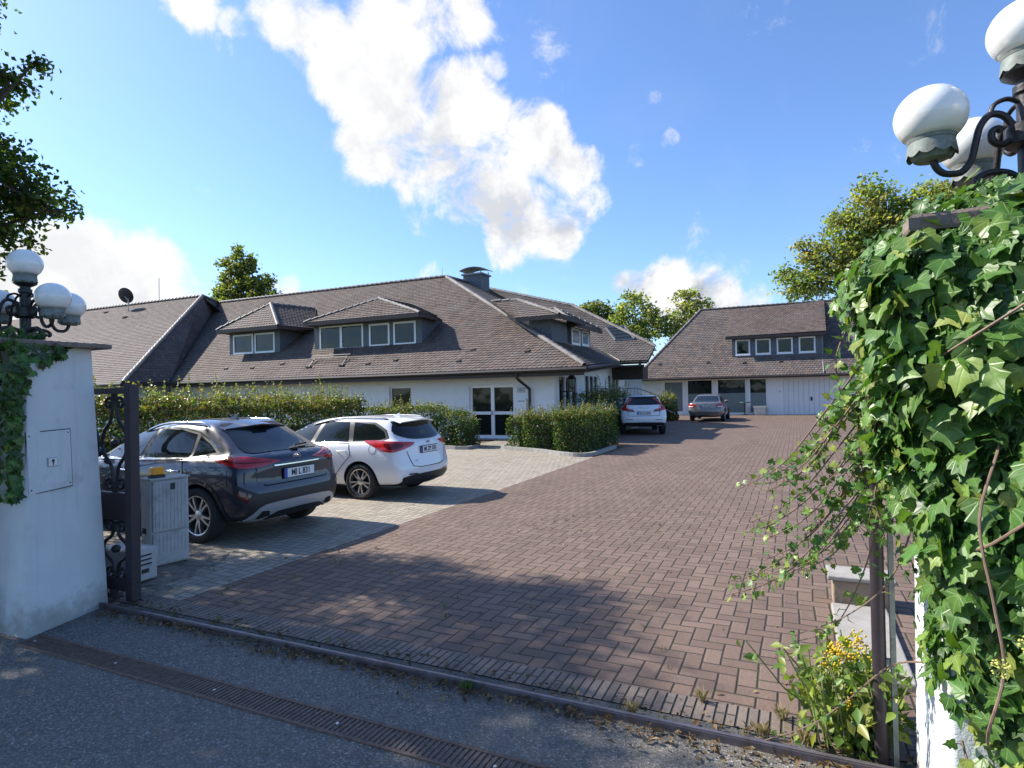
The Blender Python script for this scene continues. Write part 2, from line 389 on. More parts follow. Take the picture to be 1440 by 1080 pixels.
M['gravel'] = mat('gritty strip', (.10, .098, .09), .9, var=.5, vscale=60, bscale=90, bdist=.008, dirt=(.07, .065, .045), dscale=4)
M['grass'] = mat('grass', (.07, .10, .03), .9, var=.4, vscale=3, bscale=20, bdist=.05)
M['soil'] = mat('bark mulch', (.10, .06, .04), .95, var=.5, vscale=25, bscale=30, bdist=.02)

# ------------------------------------------------------------------ camera
cam = bpy.data.cameras.new('camera'); co = bpy.data.objects.new('camera', cam); COL.objects.link(co)
cam.sensor_width = 36; cam.sensor_fit = 'HORIZONTAL'; cam.lens = 853 / 1440 * 36; cam.clip_start = .02; cam.clip_end = 5000
yaw, pit, rol = R(25.1), math.atan((551.8 - 540) / 853), .02
Rz = Matrix.Rotation(yaw, 3, 'Z')
fw = Vector((0, math.cos(pit), math.sin(pit))); u0 = Vector((0, -math.sin(pit), math.cos(pit))); r0 = Vector((1, 0, 0))
rt = math.cos(rol) * r0 - math.sin(rol) * u0; up = math.cos(rol) * u0 + math.sin(rol) * r0
m3 = Matrix((Rz @ rt, Rz @ up, Rz @ -fw)).transposed()
co.matrix_world = Matrix.Translation((0, 0, 1.86)) @ m3.to_4x4()
S.camera = co

# ------------------------------------------------------------------ light
SUN_EL, SUN_AZ = R(41), R(182)      # azimuth of the sun, counted from +x towards +y
sd = Vector((math.cos(SUN_EL) * math.cos(SUN_AZ), math.cos(SUN_EL) * math.sin(SUN_AZ), math.sin(SUN_EL)))
sl = bpy.data.lights.new('sun', 'SUN'); so = bpy.data.objects.new('sun', sl); COL.objects.link(so)
sl.energy = 4.2; sl.angle = R(.55); sl.color = (1, .94, .85)
so.rotation_euler = sd.to_track_quat('Z', 'Y').to_euler()
S.view_settings.view_transform = 'Standard'; S.view_settings.look = 'None'; S.view_settings.gamma = 1; S.view_settings.exposure = EXPO

w = bpy.data.worlds.new('World'); S.world = w; w.use_nodes = True; t = w.node_tree
bg = t.nodes['Background']; bg.inputs['Strength'].default_value = SKYS
sky = N(t, 'ShaderNodeTexSky'); sky.sky_type = 'NISHITA'; sky.sun_disc = False
sky.sun_elevation = SUN_EL; sky.sun_rotation = math.pi / 2 - SUN_AZ
sky.altitude = 50; sky.air_density = 1.0; sky.dust_density = .6; sky.ozone_density = 2.2
gen = N(t, 'ShaderNodeTexCoord').outputs['Generated']
BLOBS = [(-0.6839, 0.5288, 0.5026, 0.0359, 0.8), (-0.6565, 0.5652, 0.4995, 0.0221, 0.5), (-0.5912, 0.6252, 0.5095, 0.058, 1.05), (-0.5757, 0.6699, 0.4689, 0.0585, 1.05), (-0.5144, 0.6957, 0.5015, 0.0761, 1.0), (-0.4196, 0.7328, 0.5357, 0.0551, 0.75), (-0.4564, 0.7168, 0.5271, 0.0559, 0.85), (-0.5201, 0.7355, 0.4341, 0.0802, 1.15), (-0.448, 0.7775, 0.4414, 0.0696, 1.15), (-0.5497, 0.7394, 0.3889, 0.0621, 1.1), (-0.4795, 0.7962, 0.3689, 0.0835, 1.2), (-0.4222, 0.817, 0.3928, 0.0615, 1.1), (-0.5205, 0.7794, 0.3487, 0.0479, 0.9), (-0.4264, 0.8459, 0.3204, 0.0725, 1.2), (-0.3629, 0.856, 0.3682, 0.0635, 1.15), (-0.3287, 0.86, 0.3904, 0.0422, 1.0), (-0.3116, 0.8886, 0.3367, 0.0534, 1.1), (-0.4692, 0.8305, 0.3002, 0.0522, 0.95), (-0.3974, 0.8743, 0.2787, 0.0713, 1.2), (-0.4236, 0.8744, 0.2366, 0.0489, 0.95), (-0.3429, 0.9039, 0.2558, 0.0519, 1.0), (-0.3018, 0.908, 0.2907, 0.0483, 0.9), (-0.5025, 0.764, 0.4048, 0.0616, 1.1), (-0.8639, 0.4779, 0.1589, 0.0907, 1.15), (-0.8209, 0.5457, 0.1685, 0.0693, 1.1), (-0.8458, 0.5125, 0.1481, 0.0842, 1.2), (-0.8926, 0.4271, 0.1446, 0.0769, 1.2), (-0.7913, 0.591, 0.1565, 0.0337, 0.8), (-0.7009, 0.6948, 0.1612, 0.0278, 0.8), (-0.5339, 0.8244, 0.1877, 0.0271, 0.6), (-0.5837, 0.7883, 0.1947, 0.0134, 0.45), (-0.1904, 0.9711, 0.1439, 0.0593, 1.05), (-0.1061, 0.9849, 0.1364, 0.0487, 0.95), (-0.2379, 0.9573, 0.1643, 0.0303, 1), (-0.1434, 0.9822, 0.1213, 0.0624, 1.05), (-0.4054, 0.8997, 0.1618, 0.025, 0.5), (-0.0555, 0.9904, 0.1264, 0.0357, 0.55), (-0.1724, 0.9085, 0.3808, 0.0151, 0.5), (-0.1786, 0.884, 0.432, 0.0128, 0.45), (-0.2206, 0.9067, 0.3594, 0.0255, 0.5), (-0.3837, 0.7919, 0.475, 0.0252, 0.6), (-0.6901, 0.6989, 0.1881, 0.015, 0.4)]
# clouds are fixed in the sky by direction
wp = N(t, 'ShaderNodeTexNoise'); wp.inputs['Scale'].default_value = 5; wp.inputs['Detail'].default_value = 5; wp.inputs['Roughness'].default_value = .6
t.links.new(gen, wp.inputs['Vector'])
wv = N(t, 'ShaderNodeVectorMath'); wv.operation = 'MULTIPLY_ADD'; wv.inputs[1].default_value = (.09,) * 3; t.links.new(wp.outputs['Color'], wv.inputs[0])
wa = N(t, 'ShaderNodeVectorMath'); wa.operation = 'SUBTRACT'; t.links.new(gen, wa.inputs[0]); wa.inputs[1].default_value = (.045,) * 3
t.links.new(wa.outputs[0], wv.inputs[2])
wnz = N(t, 'ShaderNodeVectorMath'); wnz.operation = 'NORMALIZE'; t.links.new(wv.outputs[0], wnz.inputs[0])
cur = None
for (x, y, z, a, wt) in BLOBS:
    dn = N(t, 'ShaderNodeVectorMath'); dn.operation = 'DOT_PRODUCT'; t.links.new(wnz.outputs[0], dn.inputs[0]); dn.inputs[1].default_value = (x, y, z)
    mr = N(t, 'ShaderNodeMapRange'); mr.interpolation_type = 'SMOOTHSTEP'
    mr.inputs['From Min'].default_value = math.cos(a * 1.27); mr.inputs['From Max'].default_value = math.cos(a * .2)
    mr.inputs['To Max'].default_value = wt; t.links.new(dn.outputs['Value'], mr.inputs['Value'])
    cur = mr.outputs[0] if cur is None else math_(t, 'MAXIMUM', cur, mr.outputs[0])
n1 = noise(t, gen, 9, 13, .66, .35); n2 = noise(t, gen, 5, 6, .55, .2)
dens = math_(t, 'ADD', cur, math_(t, 'MULTIPLY', math_(t, 'SUBTRACT', n1, .5), 2.9))
dens = math_(t, 'ADD', dens, math_(t, 'MULTIPLY', math_(t, 'SUBTRACT', n2, .5), 1.0))
cov = N(t, 'ShaderNodeMapRange'); cov.interpolation_type = 'SMOOTHSTEP'; cov.inputs['From Min'].default_value = .28; cov.inputs['From Max'].default_value = 1.0
t.links.new(dens, cov.inputs['Value'])
thin = ramp(t, noise(t, gen, 2.4, 9, .7, 1.2), [(.5, (0, 0, 0)), (.8, (1, 1, 1))])
# bodies: lit tops, greyer thick parts
off = N(t, 'ShaderNodeVectorMath'); off.operation = 'ADD'; t.links.new(gen, off.inputs[0]); off.inputs[1].default_value = (-.018, 0.0, .018)
n3 = noise(t, off.outputs[0], 15, 6, .6, .25)
n4 = noise(t, gen, 5.5, 6, .6, .2)
rel = math_(t, 'ADD', math_(t, 'MULTIPLY', math_(t, 'SUBTRACT', n1, n3), 1.6), math_(t, 'MULTIPLY', math_(t, 'SUBTRACT', n4, .5), 1.5))
core = N(t, 'ShaderNodeMapRange'); core.inputs['From Min'].default_value = .75; core.inputs['From Max'].default_value = 1.5; t.links.new(dens, core.inputs['Value'])
shade = math_(t, 'ADD', math_(t, 'MULTIPLY', core.outputs[0], .36), math_(t, 'MULTIPLY', rel, -2.6), clamp=True)
# thick cloud away from the sun turns greyer
sunn = N(t, 'ShaderNodeVectorMath'); sunn.operation = 'DOT_PRODUCT'; t.links.new(gen, sunn.inputs[0]); sunn.inputs[1].default_value = tuple(sd)
far = N(t, 'ShaderNodeMapRange'); far.inputs['From Min'].default_value = .75; far.inputs['From Max'].default_value = .2; far.inputs['To Min'].default_value = .25; far.inputs['To Max'].default_value = 1
t.links.new(sunn.outputs['Value'], far.inputs['Value'])
shade = math_(t, 'MULTIPLY', shade, far.outputs[0])
ccol = mixc(t, shade, tuple(CLOUDV * q for q in (1, 1, 1)), tuple(CLOUDV * q for q in (.50, .54, .62)))
haze = math_(t, 'MULTIPLY', thin, .10)
skyc = mixc(t, 1.0, sky.outputs[0], SKYTINT, 'MULTIPLY')
skyc = mixc(t, haze, skyc, tuple(CLOUDV * .7 for q in range(3)))
out = mixc(t, cov.outputs[0], skyc, ccol)
t.links.new(out, bg.inputs['Color'])
# ------------------------------------------------------------------ ground
def sheet(name, x0, x1, y0, y1, z, m, kind='structure'):
    o = mesh(name, [(x0, y0, z), (x1, y0, z), (x1, y1, z), (x0, y1, z)], [(0, 1, 2, 3)], M[m]); o['kind'] = kind; return o
sheet('terrain', -900, 900, -300, 1800, -.06, 'grass')
sheet('street', -40, 30, -14, 3.40, 0, 'asphalt')
sheet('gravel_strip', -40, 30, 3.40, 3.54, -.004, 'gravel')
sheet('clinker_edging', -5.9, 8, 3.54, 3.78, .002, 'soldier')
sheet('courtyard', -5.2, 9, 3.78, 46, 0, 'pave_red')
o = mesh('parking_bay', [(-13, 3.78, .0), (-5.2, 3.78, 0), (-5.2, 16.4, 0), (-6.4, 17.0, 0), (-7.9, 17.7, 0), (-7.9, 22, 0), (-10.6, 22, 0), (-10.6, 17.6, 0), (-13, 17.9, 0)],
         [tuple(range(9))], M['pave_grey']); o['kind'] = 'structure'
sheet('courtyard_back', -9.5, -5.2, 20.5, 46, 0, 'pave_red')
sheet('planting_bed', -7.9, -5.2, 16.4, 20.5, -.02, 'soil')
sheet('garden_bed', -40, -10.6, 17.6, 23, -.02, 'soil')

# ------------------------------------------------------------------ roof tiling
def clip2(poly, cv):
    """Sutherland-Hodgman against a convex counter-clockwise polygon"""
    out = poly
    for i in range(len(cv)):
        a, b = cv[i], cv[(i + 1) % len(cv)]; inp, out = out, []
        if not inp: break
        ex, ey = b[0] - a[0], b[1] - a[1]
        def side(p): return ex * (p[1] - a[1]) - ey * (p[0] - a[0])
        for j in range(len(inp)):
            p, q = inp[j], inp[(j + 1) % len(inp)]; sp, sq = side(p), side(q)
            if sp >= 0: out.append(p)
            if (sp >= 0) != (sq >= 0):
                k = sp / (sp - sq); out.append((p[0] + (q[0] - p[0]) * k, p[1] + (q[1] - p[1]) * k))
    return out

def tiled(name, polys, parent, tw=.20, rh=.185, cols=((.15, .112, .092), (.185, .14, .115), (.12, .096, .086), (.17, .12, .095)), th=.14, bright=1.0):
    """beaver-tail tiles laid over convex roof faces (each a list of 3-D points)"""
    V, F, C = [], [], []
    for pts in polys:
        P = [Vector(p) for p in pts]
        n = Vector((0, 0, 0))
        for i in range(len(P)): n += (P[i] - P[0]).cross(P[(i + 1) % len(P)] - P[0])
        n.normalize()
        if n.z < 0: n = -n; P.reverse()
        e = Vector((0, 0, 1)).cross(n).normalized(); s = n.cross(e).normalized()
        if s.z < 0: s = -s; e = -e
        o = P[0]
        Q = [((p - o).dot(e), (p - o).dot(s)) for p in P]
        area = sum(Q[i][0] * Q[(i + 1) % len(Q)][1] - Q[(i + 1) % len(Q)][0] * Q[i][1] for i in range(len(Q)))
        if area < 0: Q.reverse()
        b = len(V)
        # deck under the tiles
        np_ = len(P); V += [tuple(p + n * .002) for p in P] + [tuple(p - n * th) for p in P]; C += [(.05, .04, .035)] * (2 * np_)
        F.append(tuple(range(b, b + np_))); F.append(tuple(range(b + 2 * np_ - 1, b + np_ - 1, -1)))
        for i in range(np_):
            j = (i + 1) % np_; F.append((b + i, b + np_ + i, b + np_ + j, b + j))
        e0, e1 = min(q[0] for q in Q), max(q[0] for q in Q); s0, s1 = min(q[1] for q in Q), max(q[1] for q in Q)
        row = 0; y = s0 - .02
        while y < s1:
            x = e0 - tw + (tw / 2 if row % 2 else 0)
            rc = random.uniform(.94, 1.06)
            while x < e1:
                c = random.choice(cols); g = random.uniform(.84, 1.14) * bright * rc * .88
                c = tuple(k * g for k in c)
                a = .006
                prof = [(x + a, y + .075), (x + tw * .14, y + .028), (x + tw * .34, y + .003), (x + tw * .66, y + .003), (x + tw * .86, y + .028), (x + tw - a, y + .075)]
                top = [(x + tw - a, y + rh + .07), (x + a, y + rh + .07)]
                poly = prof + top
                cl = clip2(poly, Q)
                if len(cl) >= 3:
                    jz = random.uniform(-.002, .003)
                    def lift(q): return .034 - .032 * min(1, max(0, (q[1] - y) / (rh + .07))) + jz + .004
                    b2 = len(V)
                    V.extend(tuple(o + e * q[0] + s * q[1] + n * lift(q)) for q in cl); C += [c] * len(cl)
                    F.append(tuple(range(b2, b2 + len(cl))))
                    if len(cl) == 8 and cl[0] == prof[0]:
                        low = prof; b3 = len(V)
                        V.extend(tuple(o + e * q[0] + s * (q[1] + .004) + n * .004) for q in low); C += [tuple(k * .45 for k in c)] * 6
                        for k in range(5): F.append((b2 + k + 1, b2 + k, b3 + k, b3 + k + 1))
                x += tw
            y += rh; row += 1
    return mesh(name, V, F, M['tile'], parent, col=np.array(C, dtype=np.float32))

def ridge(name, lines, parent, r=.11, step=.34, tone=(.17, .14, .125), up=(0, 0, 1)):
    """overlapping half-round cap tiles along ridges and hips"""
    V, F, C = [], [], []
    for p0, p1 in lines:
        p0, p1 = Vector(p0), Vector(p1); L = (p1 - p0).length; d = (p1 - p0) / L; n = max(1, int(L / step))
        q = d.cross(Vector(up)).normalized(); u_ = q.cross(d).normalized()
        for i in range(n):
            a = p0 + d * (L * i / n - .03); bpt = p0 + d * (L * (i + 1) / n + .02)
            g = random.uniform(.75, 1.25); c = tuple(k * g for k in tone); b0 = len(V)
            for pt, rr, h in ((a, r * 1.12, .03), (bpt, r * .9, .0)):
                for k in range(7):
                    an = math.pi * (k / 6) * 1.1 - math.pi * .05
                    V.append(tuple(pt + q * rr * math.cos(an) + u_ * (rr * .8 * math.sin(an) + h - .02))); C.append(c)
            for k in range(6): F.append((b0 + k, b0 + k + 1, b0 + 8 + k, b0 + 7 + k))
            F.append(tuple(b0 + k for k in range(6, -1, -1)))
    return mesh(name, V, F, M['ridge'], parent, col=np.array(C, dtype=np.float32))

def gutter(name, pts, parent, r=.075):
    return smooth_by_angle(MB().tube(pts, r, 8).build(name, M['gutter'], parent))

def frame_holes(mb, o, ex, x0, x1, z0, z1, holes, depth, inward, mi=0):
    """wall face with rectangular openings and their reveals; o origin, ex unit along, inward unit"""
    o, ex, inw = Vector(o), Vector(ex), Vector(inward); ez = Vector((0, 0, 1))
    xs = sorted({x0, x1, *[h[0] for h in holes], *[h[1] for h in holes]}); zs = sorted({z0, z1, *[h[2] for h in holes], *[h[3] for h in holes]})
    P = lambda a, z, d=0: o + ex * a + ez * z + inw * d
    for i in range(len(xs) - 1):
        for j in range(len(zs) - 1):
            cx, cz = (xs[i] + xs[i + 1]) / 2, (zs[j] + zs[j + 1]) / 2
            if any(h[0] < cx < h[1] and h[2] < cz < h[3] for h in holes): continue
            mb.quad(P(xs[i], zs[j]), P(xs[i + 1], zs[j]), P(xs[i + 1], zs[j + 1]), P(xs[i], zs[j + 1]), mi)
    for a, b, c, d in holes:
        mb.quad(P(a, c), P(a, d), P(a, d, depth), P(a, c, depth), mi); mb.quad(P(b, c), P(b, c, depth), P(b, d, depth), P(b, d), mi)
        mb.quad(P(a, d), P(b, d), P(b, d, depth), P(a, d, depth), mi); mb.quad(P(a, c), P(a, c, depth), P(b, c, depth), P(b, c), mi)

def window(parent, o, ex, a, b, z0, z1, inward, rec=.06, fw=.07, name='window', pane='pane', mull=(), bars=(), sill=False, frame='white_frame', fd=.07):
    """frame with its pane(s) set in a wall opening"""
    o, ex, inw = Vector(o), Vector(ex), Vector(inward); ez = Vector((0, 0, 1))
    Mx = Matrix((( ex.x, inw.x, 0, 0), (ex.y, inw.y, 0, 0), (0, 0, 1, 0), (0, 0, 0, 1))); Mx.translation = o
    f = MB()
    f.box(a, a + fw, rec, rec + fd, z0, z1, M=Mx); f.box(b - fw, b, rec, rec + fd, z0, z1, M=Mx)
    f.box(a + fw, b - fw, rec, rec + fd, z0, z0 + fw * 1.15, M=Mx); f.box(a + fw, b - fw, rec, rec + fd, z1 - fw, z1, M=Mx)
    for m_ in mull: f.box(m_ - fw * .75, m_ + fw * .75, rec - .004, rec + fd - .004, z0 + fw * 1.15, z1 - fw, M=Mx)
    for zb in bars: f.box(a + fw, b - fw, rec - .002, rec + fd - .006, zb - fw * .6, zb + fw * .6, M=Mx)
    fo = f.build('window' if name == 'window' else name, M[frame], parent)
    g = MB(); g.quad(*[Mx @ Vector(q) for q in ((a + fw * .5, rec + fd * .55, z0 + fw * .5), (b - fw * .5, rec + fd * .55, z0 + fw * .5), (b - fw * .5, rec + fd * .55, z1 - fw * .5), (a + fw * .5, rec + fd * .55, z1 - fw * .5))])
    g.build('pane', M[pane], fo)
    if sill: MB().box(a - .04, b + .04, -.05, rec, z0 - .045, z0 - .003, M=Mx).build('sill', M['white_trim'], fo)
    return fo

# ------------------------------------------------------------------ main house
H1 = thing('main_house', 'long white house with brown hipped roof, two front dormers and glazed double door', 'house', (-16, 22, 0))
PK = (-17.45, 29.0, 8.35)
# walls
mb = MB()
frame_holes(mb, (-30.5, 21.8, 0), (1, 0, 0), 0, 22.08, 0, 2.95, [(18.33, 20.38, .03, 2.17), (14.33, 15.47, .35, 2.2)], .22, (0, 1, 0))
sw0, sw1 = Vector((-8.42, 21.8, 0)), Vector((-8.95, 34.6, 0)); swd = (sw1 - sw0).normalized(); swi = Vector((swd.y * -1, swd.x, 0))
swi = Vector((-1, 0, 0)); swi = (swi - swd * swi.dot(swd)).normalized()
SWH = [(.45, 3.0, .35, 2.52), (4.2, 6.5, 1.05, 2.62), (8.5, 11.0, .9, 2.72)]
frame_holes(mb, sw0, swd, 0, 12.8, 0, 3.3, SWH, .2, swi)
mb.quad((-8.95, 34.6, 0), (-8.0, 34.6, 0), (-8.0, 34.6, 3.3), (-8.95, 34.6, 3.3))
mb.quad((-31, 19.1, 0), (-46, 19.1, 0), (-46, 19.1, 2.9), (-31, 19.1, 2.9)); mb.quad((-31, 19.1, 0), (-31, 22, 0), (-31, 22, 2.9), (-31, 19.1, 2.9))
mb.box(-46, -9.3, 26.5, 34, 0, 2.6)
mb.build('wall', M['plaster'], H1)
# board cladding on the side wall
cl = MB()
for k in range(42):
    a = .02 + k * .305
    if a > 12.6: break
    for (z0, z1) in ((2.74, 3.26),): cl.box(a, a + .29, -.02, -.002, z0, z1, M=Matrix(((swd.x, swi.x, 0, sw0.x), (swd.y, swi.y, 0, sw0.y), (0, 0, 1, 0), (0, 0, 0, 1))))
cl.build('board_cladding', M['clad'], H1)
# front roof, side roof, cross wing with skylight, left wing
tiled('roof', [[(-29.35, 21.0, 2.74), (-6.9, 21.0, 2.74), PK, (-35.6, 29.0, 8.35)]], H1)
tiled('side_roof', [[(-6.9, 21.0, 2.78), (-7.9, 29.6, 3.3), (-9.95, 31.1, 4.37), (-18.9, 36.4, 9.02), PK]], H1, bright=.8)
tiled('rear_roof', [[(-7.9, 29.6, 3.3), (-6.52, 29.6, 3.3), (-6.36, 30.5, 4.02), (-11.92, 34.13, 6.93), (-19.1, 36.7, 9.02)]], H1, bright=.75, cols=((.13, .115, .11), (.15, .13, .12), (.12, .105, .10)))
tiled('wing_roof', [[(-50, 18.4, 2.7), (-29.25, 18.4, 2.7), (-33.86, 26.4, 8.31), (-56, 26.4, 8.31)],
                    [(-29.25, 18.4, 2.7), (-29.45, 21.0, 2.74), (-33.86, 26.4, 8.31)], [(-29.45, 21.0, 2.74), (-35.6, 29.0, 8.36), (-33.86, 26.4, 8.31)]], H1,
      cols=((.17, .125, .11), (.20, .15, .13), (.15, .115, .105)))
# backs of the roofs so the house is closed from behind
bk = MB(); bk.quad(PK, (-35.6, 29, 8.33), (-35.6, 37, 2.7), (-17, 37.2, 2.7)); bk.quad((-33.86, 26.4, 8.3), (-56, 26.4, 8.3), (-56, 36, 2.6), (-33.9, 36, 2.6))
bk.quad((-19.1, 36.7, 9.0), (-11.92, 34.13, 6.9), (-6.3, 30.5, 4.0), (-14, 41, 2.6)); bk.quad((-18.9, 36.4, 9.0), PK, (-24, 38, 3), (-19.1, 43, 2.7))
bk.build('roof_back', M['wood_dark'], H1)
ridge('ridge_tiles', [((-35.6, 29.0, 8.4), (PK[0], PK[1], PK[2] + .05)), (PK, (-6.95, 21.05, 2.84)), (PK, (-18.9, 36.4, 9.06)), ((-33.86, 26.4, 8.36), (-50, 26.4, 8.36)),
                      ((-33.86, 26.4, 8.36), (-29.25, 18.45, 2.76)), ((-33.86, 26.4, 8.36), (-35.6, 29.0, 8.4)), ((-19.1, 36.7, 9.06), (-11.92, 34.13, 6.97)), ((-11.92, 34.13, 6.97), (-6.36, 30.5, 4.06))], H1, tone=(.20, .17, .15))
MB().tube([(-29.47, 21.0, 2.80), (-35.6, 29.0, 8.42)], .07, 6).build('valley', M['gutter'], H1)
MB().tube([(-7.9, 29.6, 3.32), (-9.95, 31.1, 4.40)], .05, 6).build('valley', M['gutter'], H1)
gutter('gutter', [(-29.4, 20.93, 2.66), (-6.82, 20.93, 2.66)], H1, .08)
gutter('gutter', [(-6.84, 20.98, 2.68), (-7.82, 29.55, 3.2), (-6.55, 29.52, 3.2)], H1, .07)
gutter('gutter', [(-50, 18.33, 2.62), (-29.2, 18.33, 2.62), (-29.36, 20.9, 2.62)], H1, .08)
sf = MB(); sf.box(-29.3, -8.0, 21.03, 21.8, 2.48, 2.56); sf.slab([(-8.0, 21.05, 2.56), (-7.05, 21.05, 2.56), (-7.95, 29.6, 3.1), (-8.8, 29.6, 3.1)], .06)
sf.slab([(-8.8, 29.62, 3.1), (-6.7, 29.62, 3.1), (-7.9, 34.5, 3.1), (-8.9, 34.5, 3.1)], .08)
sf.box(-29.3, -6.95, 21.0, 21.03, 2.44, 2.72); sf.build('soffit', M['wood_dark'], H1)
MB().box(-8.75, -7.15, 31.2, 32.4, 2.42, 3.05).build('timber_bay', M['wood_dark'], H1)
dp = smooth_by_angle(MB().tube(crom([(-9.62, 20.98, 2.62), (-9.62, 21.0, 2.40), (-9.5, 21.25, 2.2), (-9.42, 21.62, 2.0), (-9.42, 21.7, 1.8), (-9.42, 21.7, 0)], 5), .055, 8).build('downpipe', M['gutter'], H1))
# double glazed door
W0 = (-30.5, 21.8, 0)
d = window(H1, W0, (1, 0, 0), 18.33, 20.38, .03, 2.17, (0, 1, 0), rec=.1, fw=.10, name='door', mull=(19.36,), bars=(1.04,), pane='pane')
hd = MB(); hd.box(-11.19, -11.15, 21.85, 21.9, .95, 1.15); hd.tube([(-11.17, 21.86, 1.05), (-11.17, 21.83, 1.05), (-11.05, 21.83, 1.05)], .012, 6); hd.build('handle', M['alu'], d)
cu = MB(); cu.box(-12.05, -11.3, 22.1, 22.12, 1.1, 2.1); cu.build('curtain', M['clad'], d)
MB().box(-12.4, -9.9, 21.3, 21.8, 0, .03).build('doorstep', M['kerb'], H1)
window(H1, W0, (1, 0, 0), 14.33, 15.47, .35, 2.2, (0, 1, 0), rec=.12, fw=.06, pane='pane', sill=True)
for a, b, z0, z1 in SWH:
    n = 3
    window(H1, sw0, swd, a, b, z0, z1, swi, rec=-.02, fw=.09, mull=[a + (b - a) * k / 3 for k in (1, 2)], pane='pane', sill=True, fd=.1)
# name plate and letter panel by the door
MB().bbox(-9.98, -9.66, 21.775, 21.802, 1.85, 2.05, .004).build('door_sign', M['alu_paint'], H1)
o = MB().box(-9.9, -9.78, 21.772, 21.7755, 1.97, 1.99).box(-9.9, -9.74, 21.772, 21.7755, 1.92, 1.935).build('sign_mark', M['plate_ink'], H1)
lb = MB().bbox(-10.0, -9.58, 21.70, 21.80, 1.15, 1.62, .008).build('letter_box', M['clad'], H1)
MB().box(-9.93, -9.65, 21.695, 21.7005, 1.5, 1.525).build('slot', M['black'], lb)

def dormer(yb, xa, xb, zb, zt, wins, roofs, rl, xl, xr, zl, ye, name='dormer', back=3.2):
    """front dormer: slate box with windows, its own hipped roof"""
    mb = MB(); hol = [(a - xa, b - xa, c, d) for a, b, c, d in wins]
    frame_holes(mb, (xa, yb, 0), (1, 0, 0), 0, xb - xa, zb - .25, zt, hol, .12, (0, 1, 0))
    mb.quad((xb, yb, zb - .25), (xb, yb + back, zb - .25), (xb, yb + back, zt), (xb, yb, zt)); mb.quad((xa, yb, zb - .25), (xa, yb, zt), (xa, yb + back, zt), (xa, yb + back, zb - .25))
    d = mb.build(name, M['slate'], H1)
    for a, b, c, e in wins:
        mu = [(a + b) / 2 - xa] if (b - a) > 2 else []
        window(d, (xa, yb, 0), (1, 0, 0), a - xa, b - xa, c, e, (0, 1, 0), rec=-.015, fw=.085, mull=mu, pane='pane')
    tiled('dormer_roof', roofs, d, tw=.2)
    ridge('ridge_tiles', rl, d, r=.09, tone=(.21, .18, .16))
    fb = MB(); fb.beam((xl, ye, zl), (xr, ye, zl), .05, .18); fb.beam((xr, ye, zl), (xr, ye + 1.4, zl), .05, .17); fb.beam((xl, ye + .02, zl), (xl, ye + 1.2, zl), .05, .17)
    fb.slab([(xl, ye + .03, zl - .03), (xr, ye + .03, zl - .03), (xr, yb + 1.2, zl - .03), (xl, yb + 1.2, zl - .03)], .05)
    fb.build('fascia', M['wood_dark'], d)
    return d
# left dormer
A1 = (-23.6, 22.3, 5.42); dl = (-27.5, 22.3, 5.42)
ap = (-25.13, 23.7, 6.82)
dormer(22.99, -27.42, -23.8, 4.15, 5.40, [(-27.14, -25.68, 4.16, 5.2), (-25.57, -24.16, 4.16, 5.2)],
       [[(-27.55, 22.3, 5.42), (-23.2, 22.3, 5.42), ap], [(-23.2, 22.3, 5.42), (-22.95, 24.6, 5.46), (-24.9, 26.8, 6.88), ap], [(-27.55, 22.3, 5.42), ap, (-25.6, 26.9, 6.82), (-27.55, 25.0, 5.45)]],
       [(ap, (-23.2, 22.3, 5.46)), (ap, (-27.55, 22.3, 5.46)), (ap, (-24.95, 26.7, 6.9))], -27.55, -23.2, 5.34, 22.28)
ap = (-18.2, 23.9, 6.54)
dormer(23.0, -21.5, -15.2, 4.15, 5.38, [(-21.17, -18.5, 4.08, 5.27), (-18.15, -16.98, 4.13, 5.2), (-16.76, -15.53, 4.13, 5.2)],
       [[(-21.5, 22.3, 5.42), (-14.85, 22.3, 5.42), ap], [(-14.85, 22.3, 5.42), (-14.75, 23.9, 5.32), (-17.9, 26.3, 6.5), ap], [(-21.5, 22.3, 5.42), ap, (-18.6, 26.6, 6.54), (-21.5, 25.0, 5.45)]],
       [(ap, (-14.85, 22.3, 5.46)), (ap, (-21.5, 22.3, 5.46))], -21.5, -14.85, 5.34, 22.28)
# two dormers on the side roof: their slate cheeks and the hips of their roofs face the yard
def side_dormer(yb0, yb1, xf, xback, zb, zt, wins, roofs, rl, fasc):
    mb = MB(); hol = [(a, b, c, d_) for a, b, c, d_ in wins]
    frame_holes(mb, (xf, yb0, 0), (0, 1, 0), 0, yb1 - yb0, zb, zt, hol, .1, (-1, 0, 0))
    mb.quad((xf, yb0, zb), (xf, yb0, zt), (xback, yb0, zt), (xback, yb0, zb)); mb.quad((xf, yb1, zb), (xback, yb1, zb), (xback, yb1, zt), (xf, yb1, zt))
    d = mb.build('dormer', M['slate'], H1)
    for a, b, c, e in wins: window(d, (xf, yb0, 0), (0, 1, 0), a, b, c, e, (-1, 0, 0), rec=-.015, fw=.1, pane='pane_curtain')
    tiled('dormer_roof', roofs, d); ridge('ridge_tiles', rl, d, r=.09, tone=(.21, .18, .16))
    f = MB()
    for p, q in fasc: f.beam(p, q, .05, .16)
    f.build('fascia', M['wood_dark'], d); return d
ap = (-11.05, 24.4, 5.95)
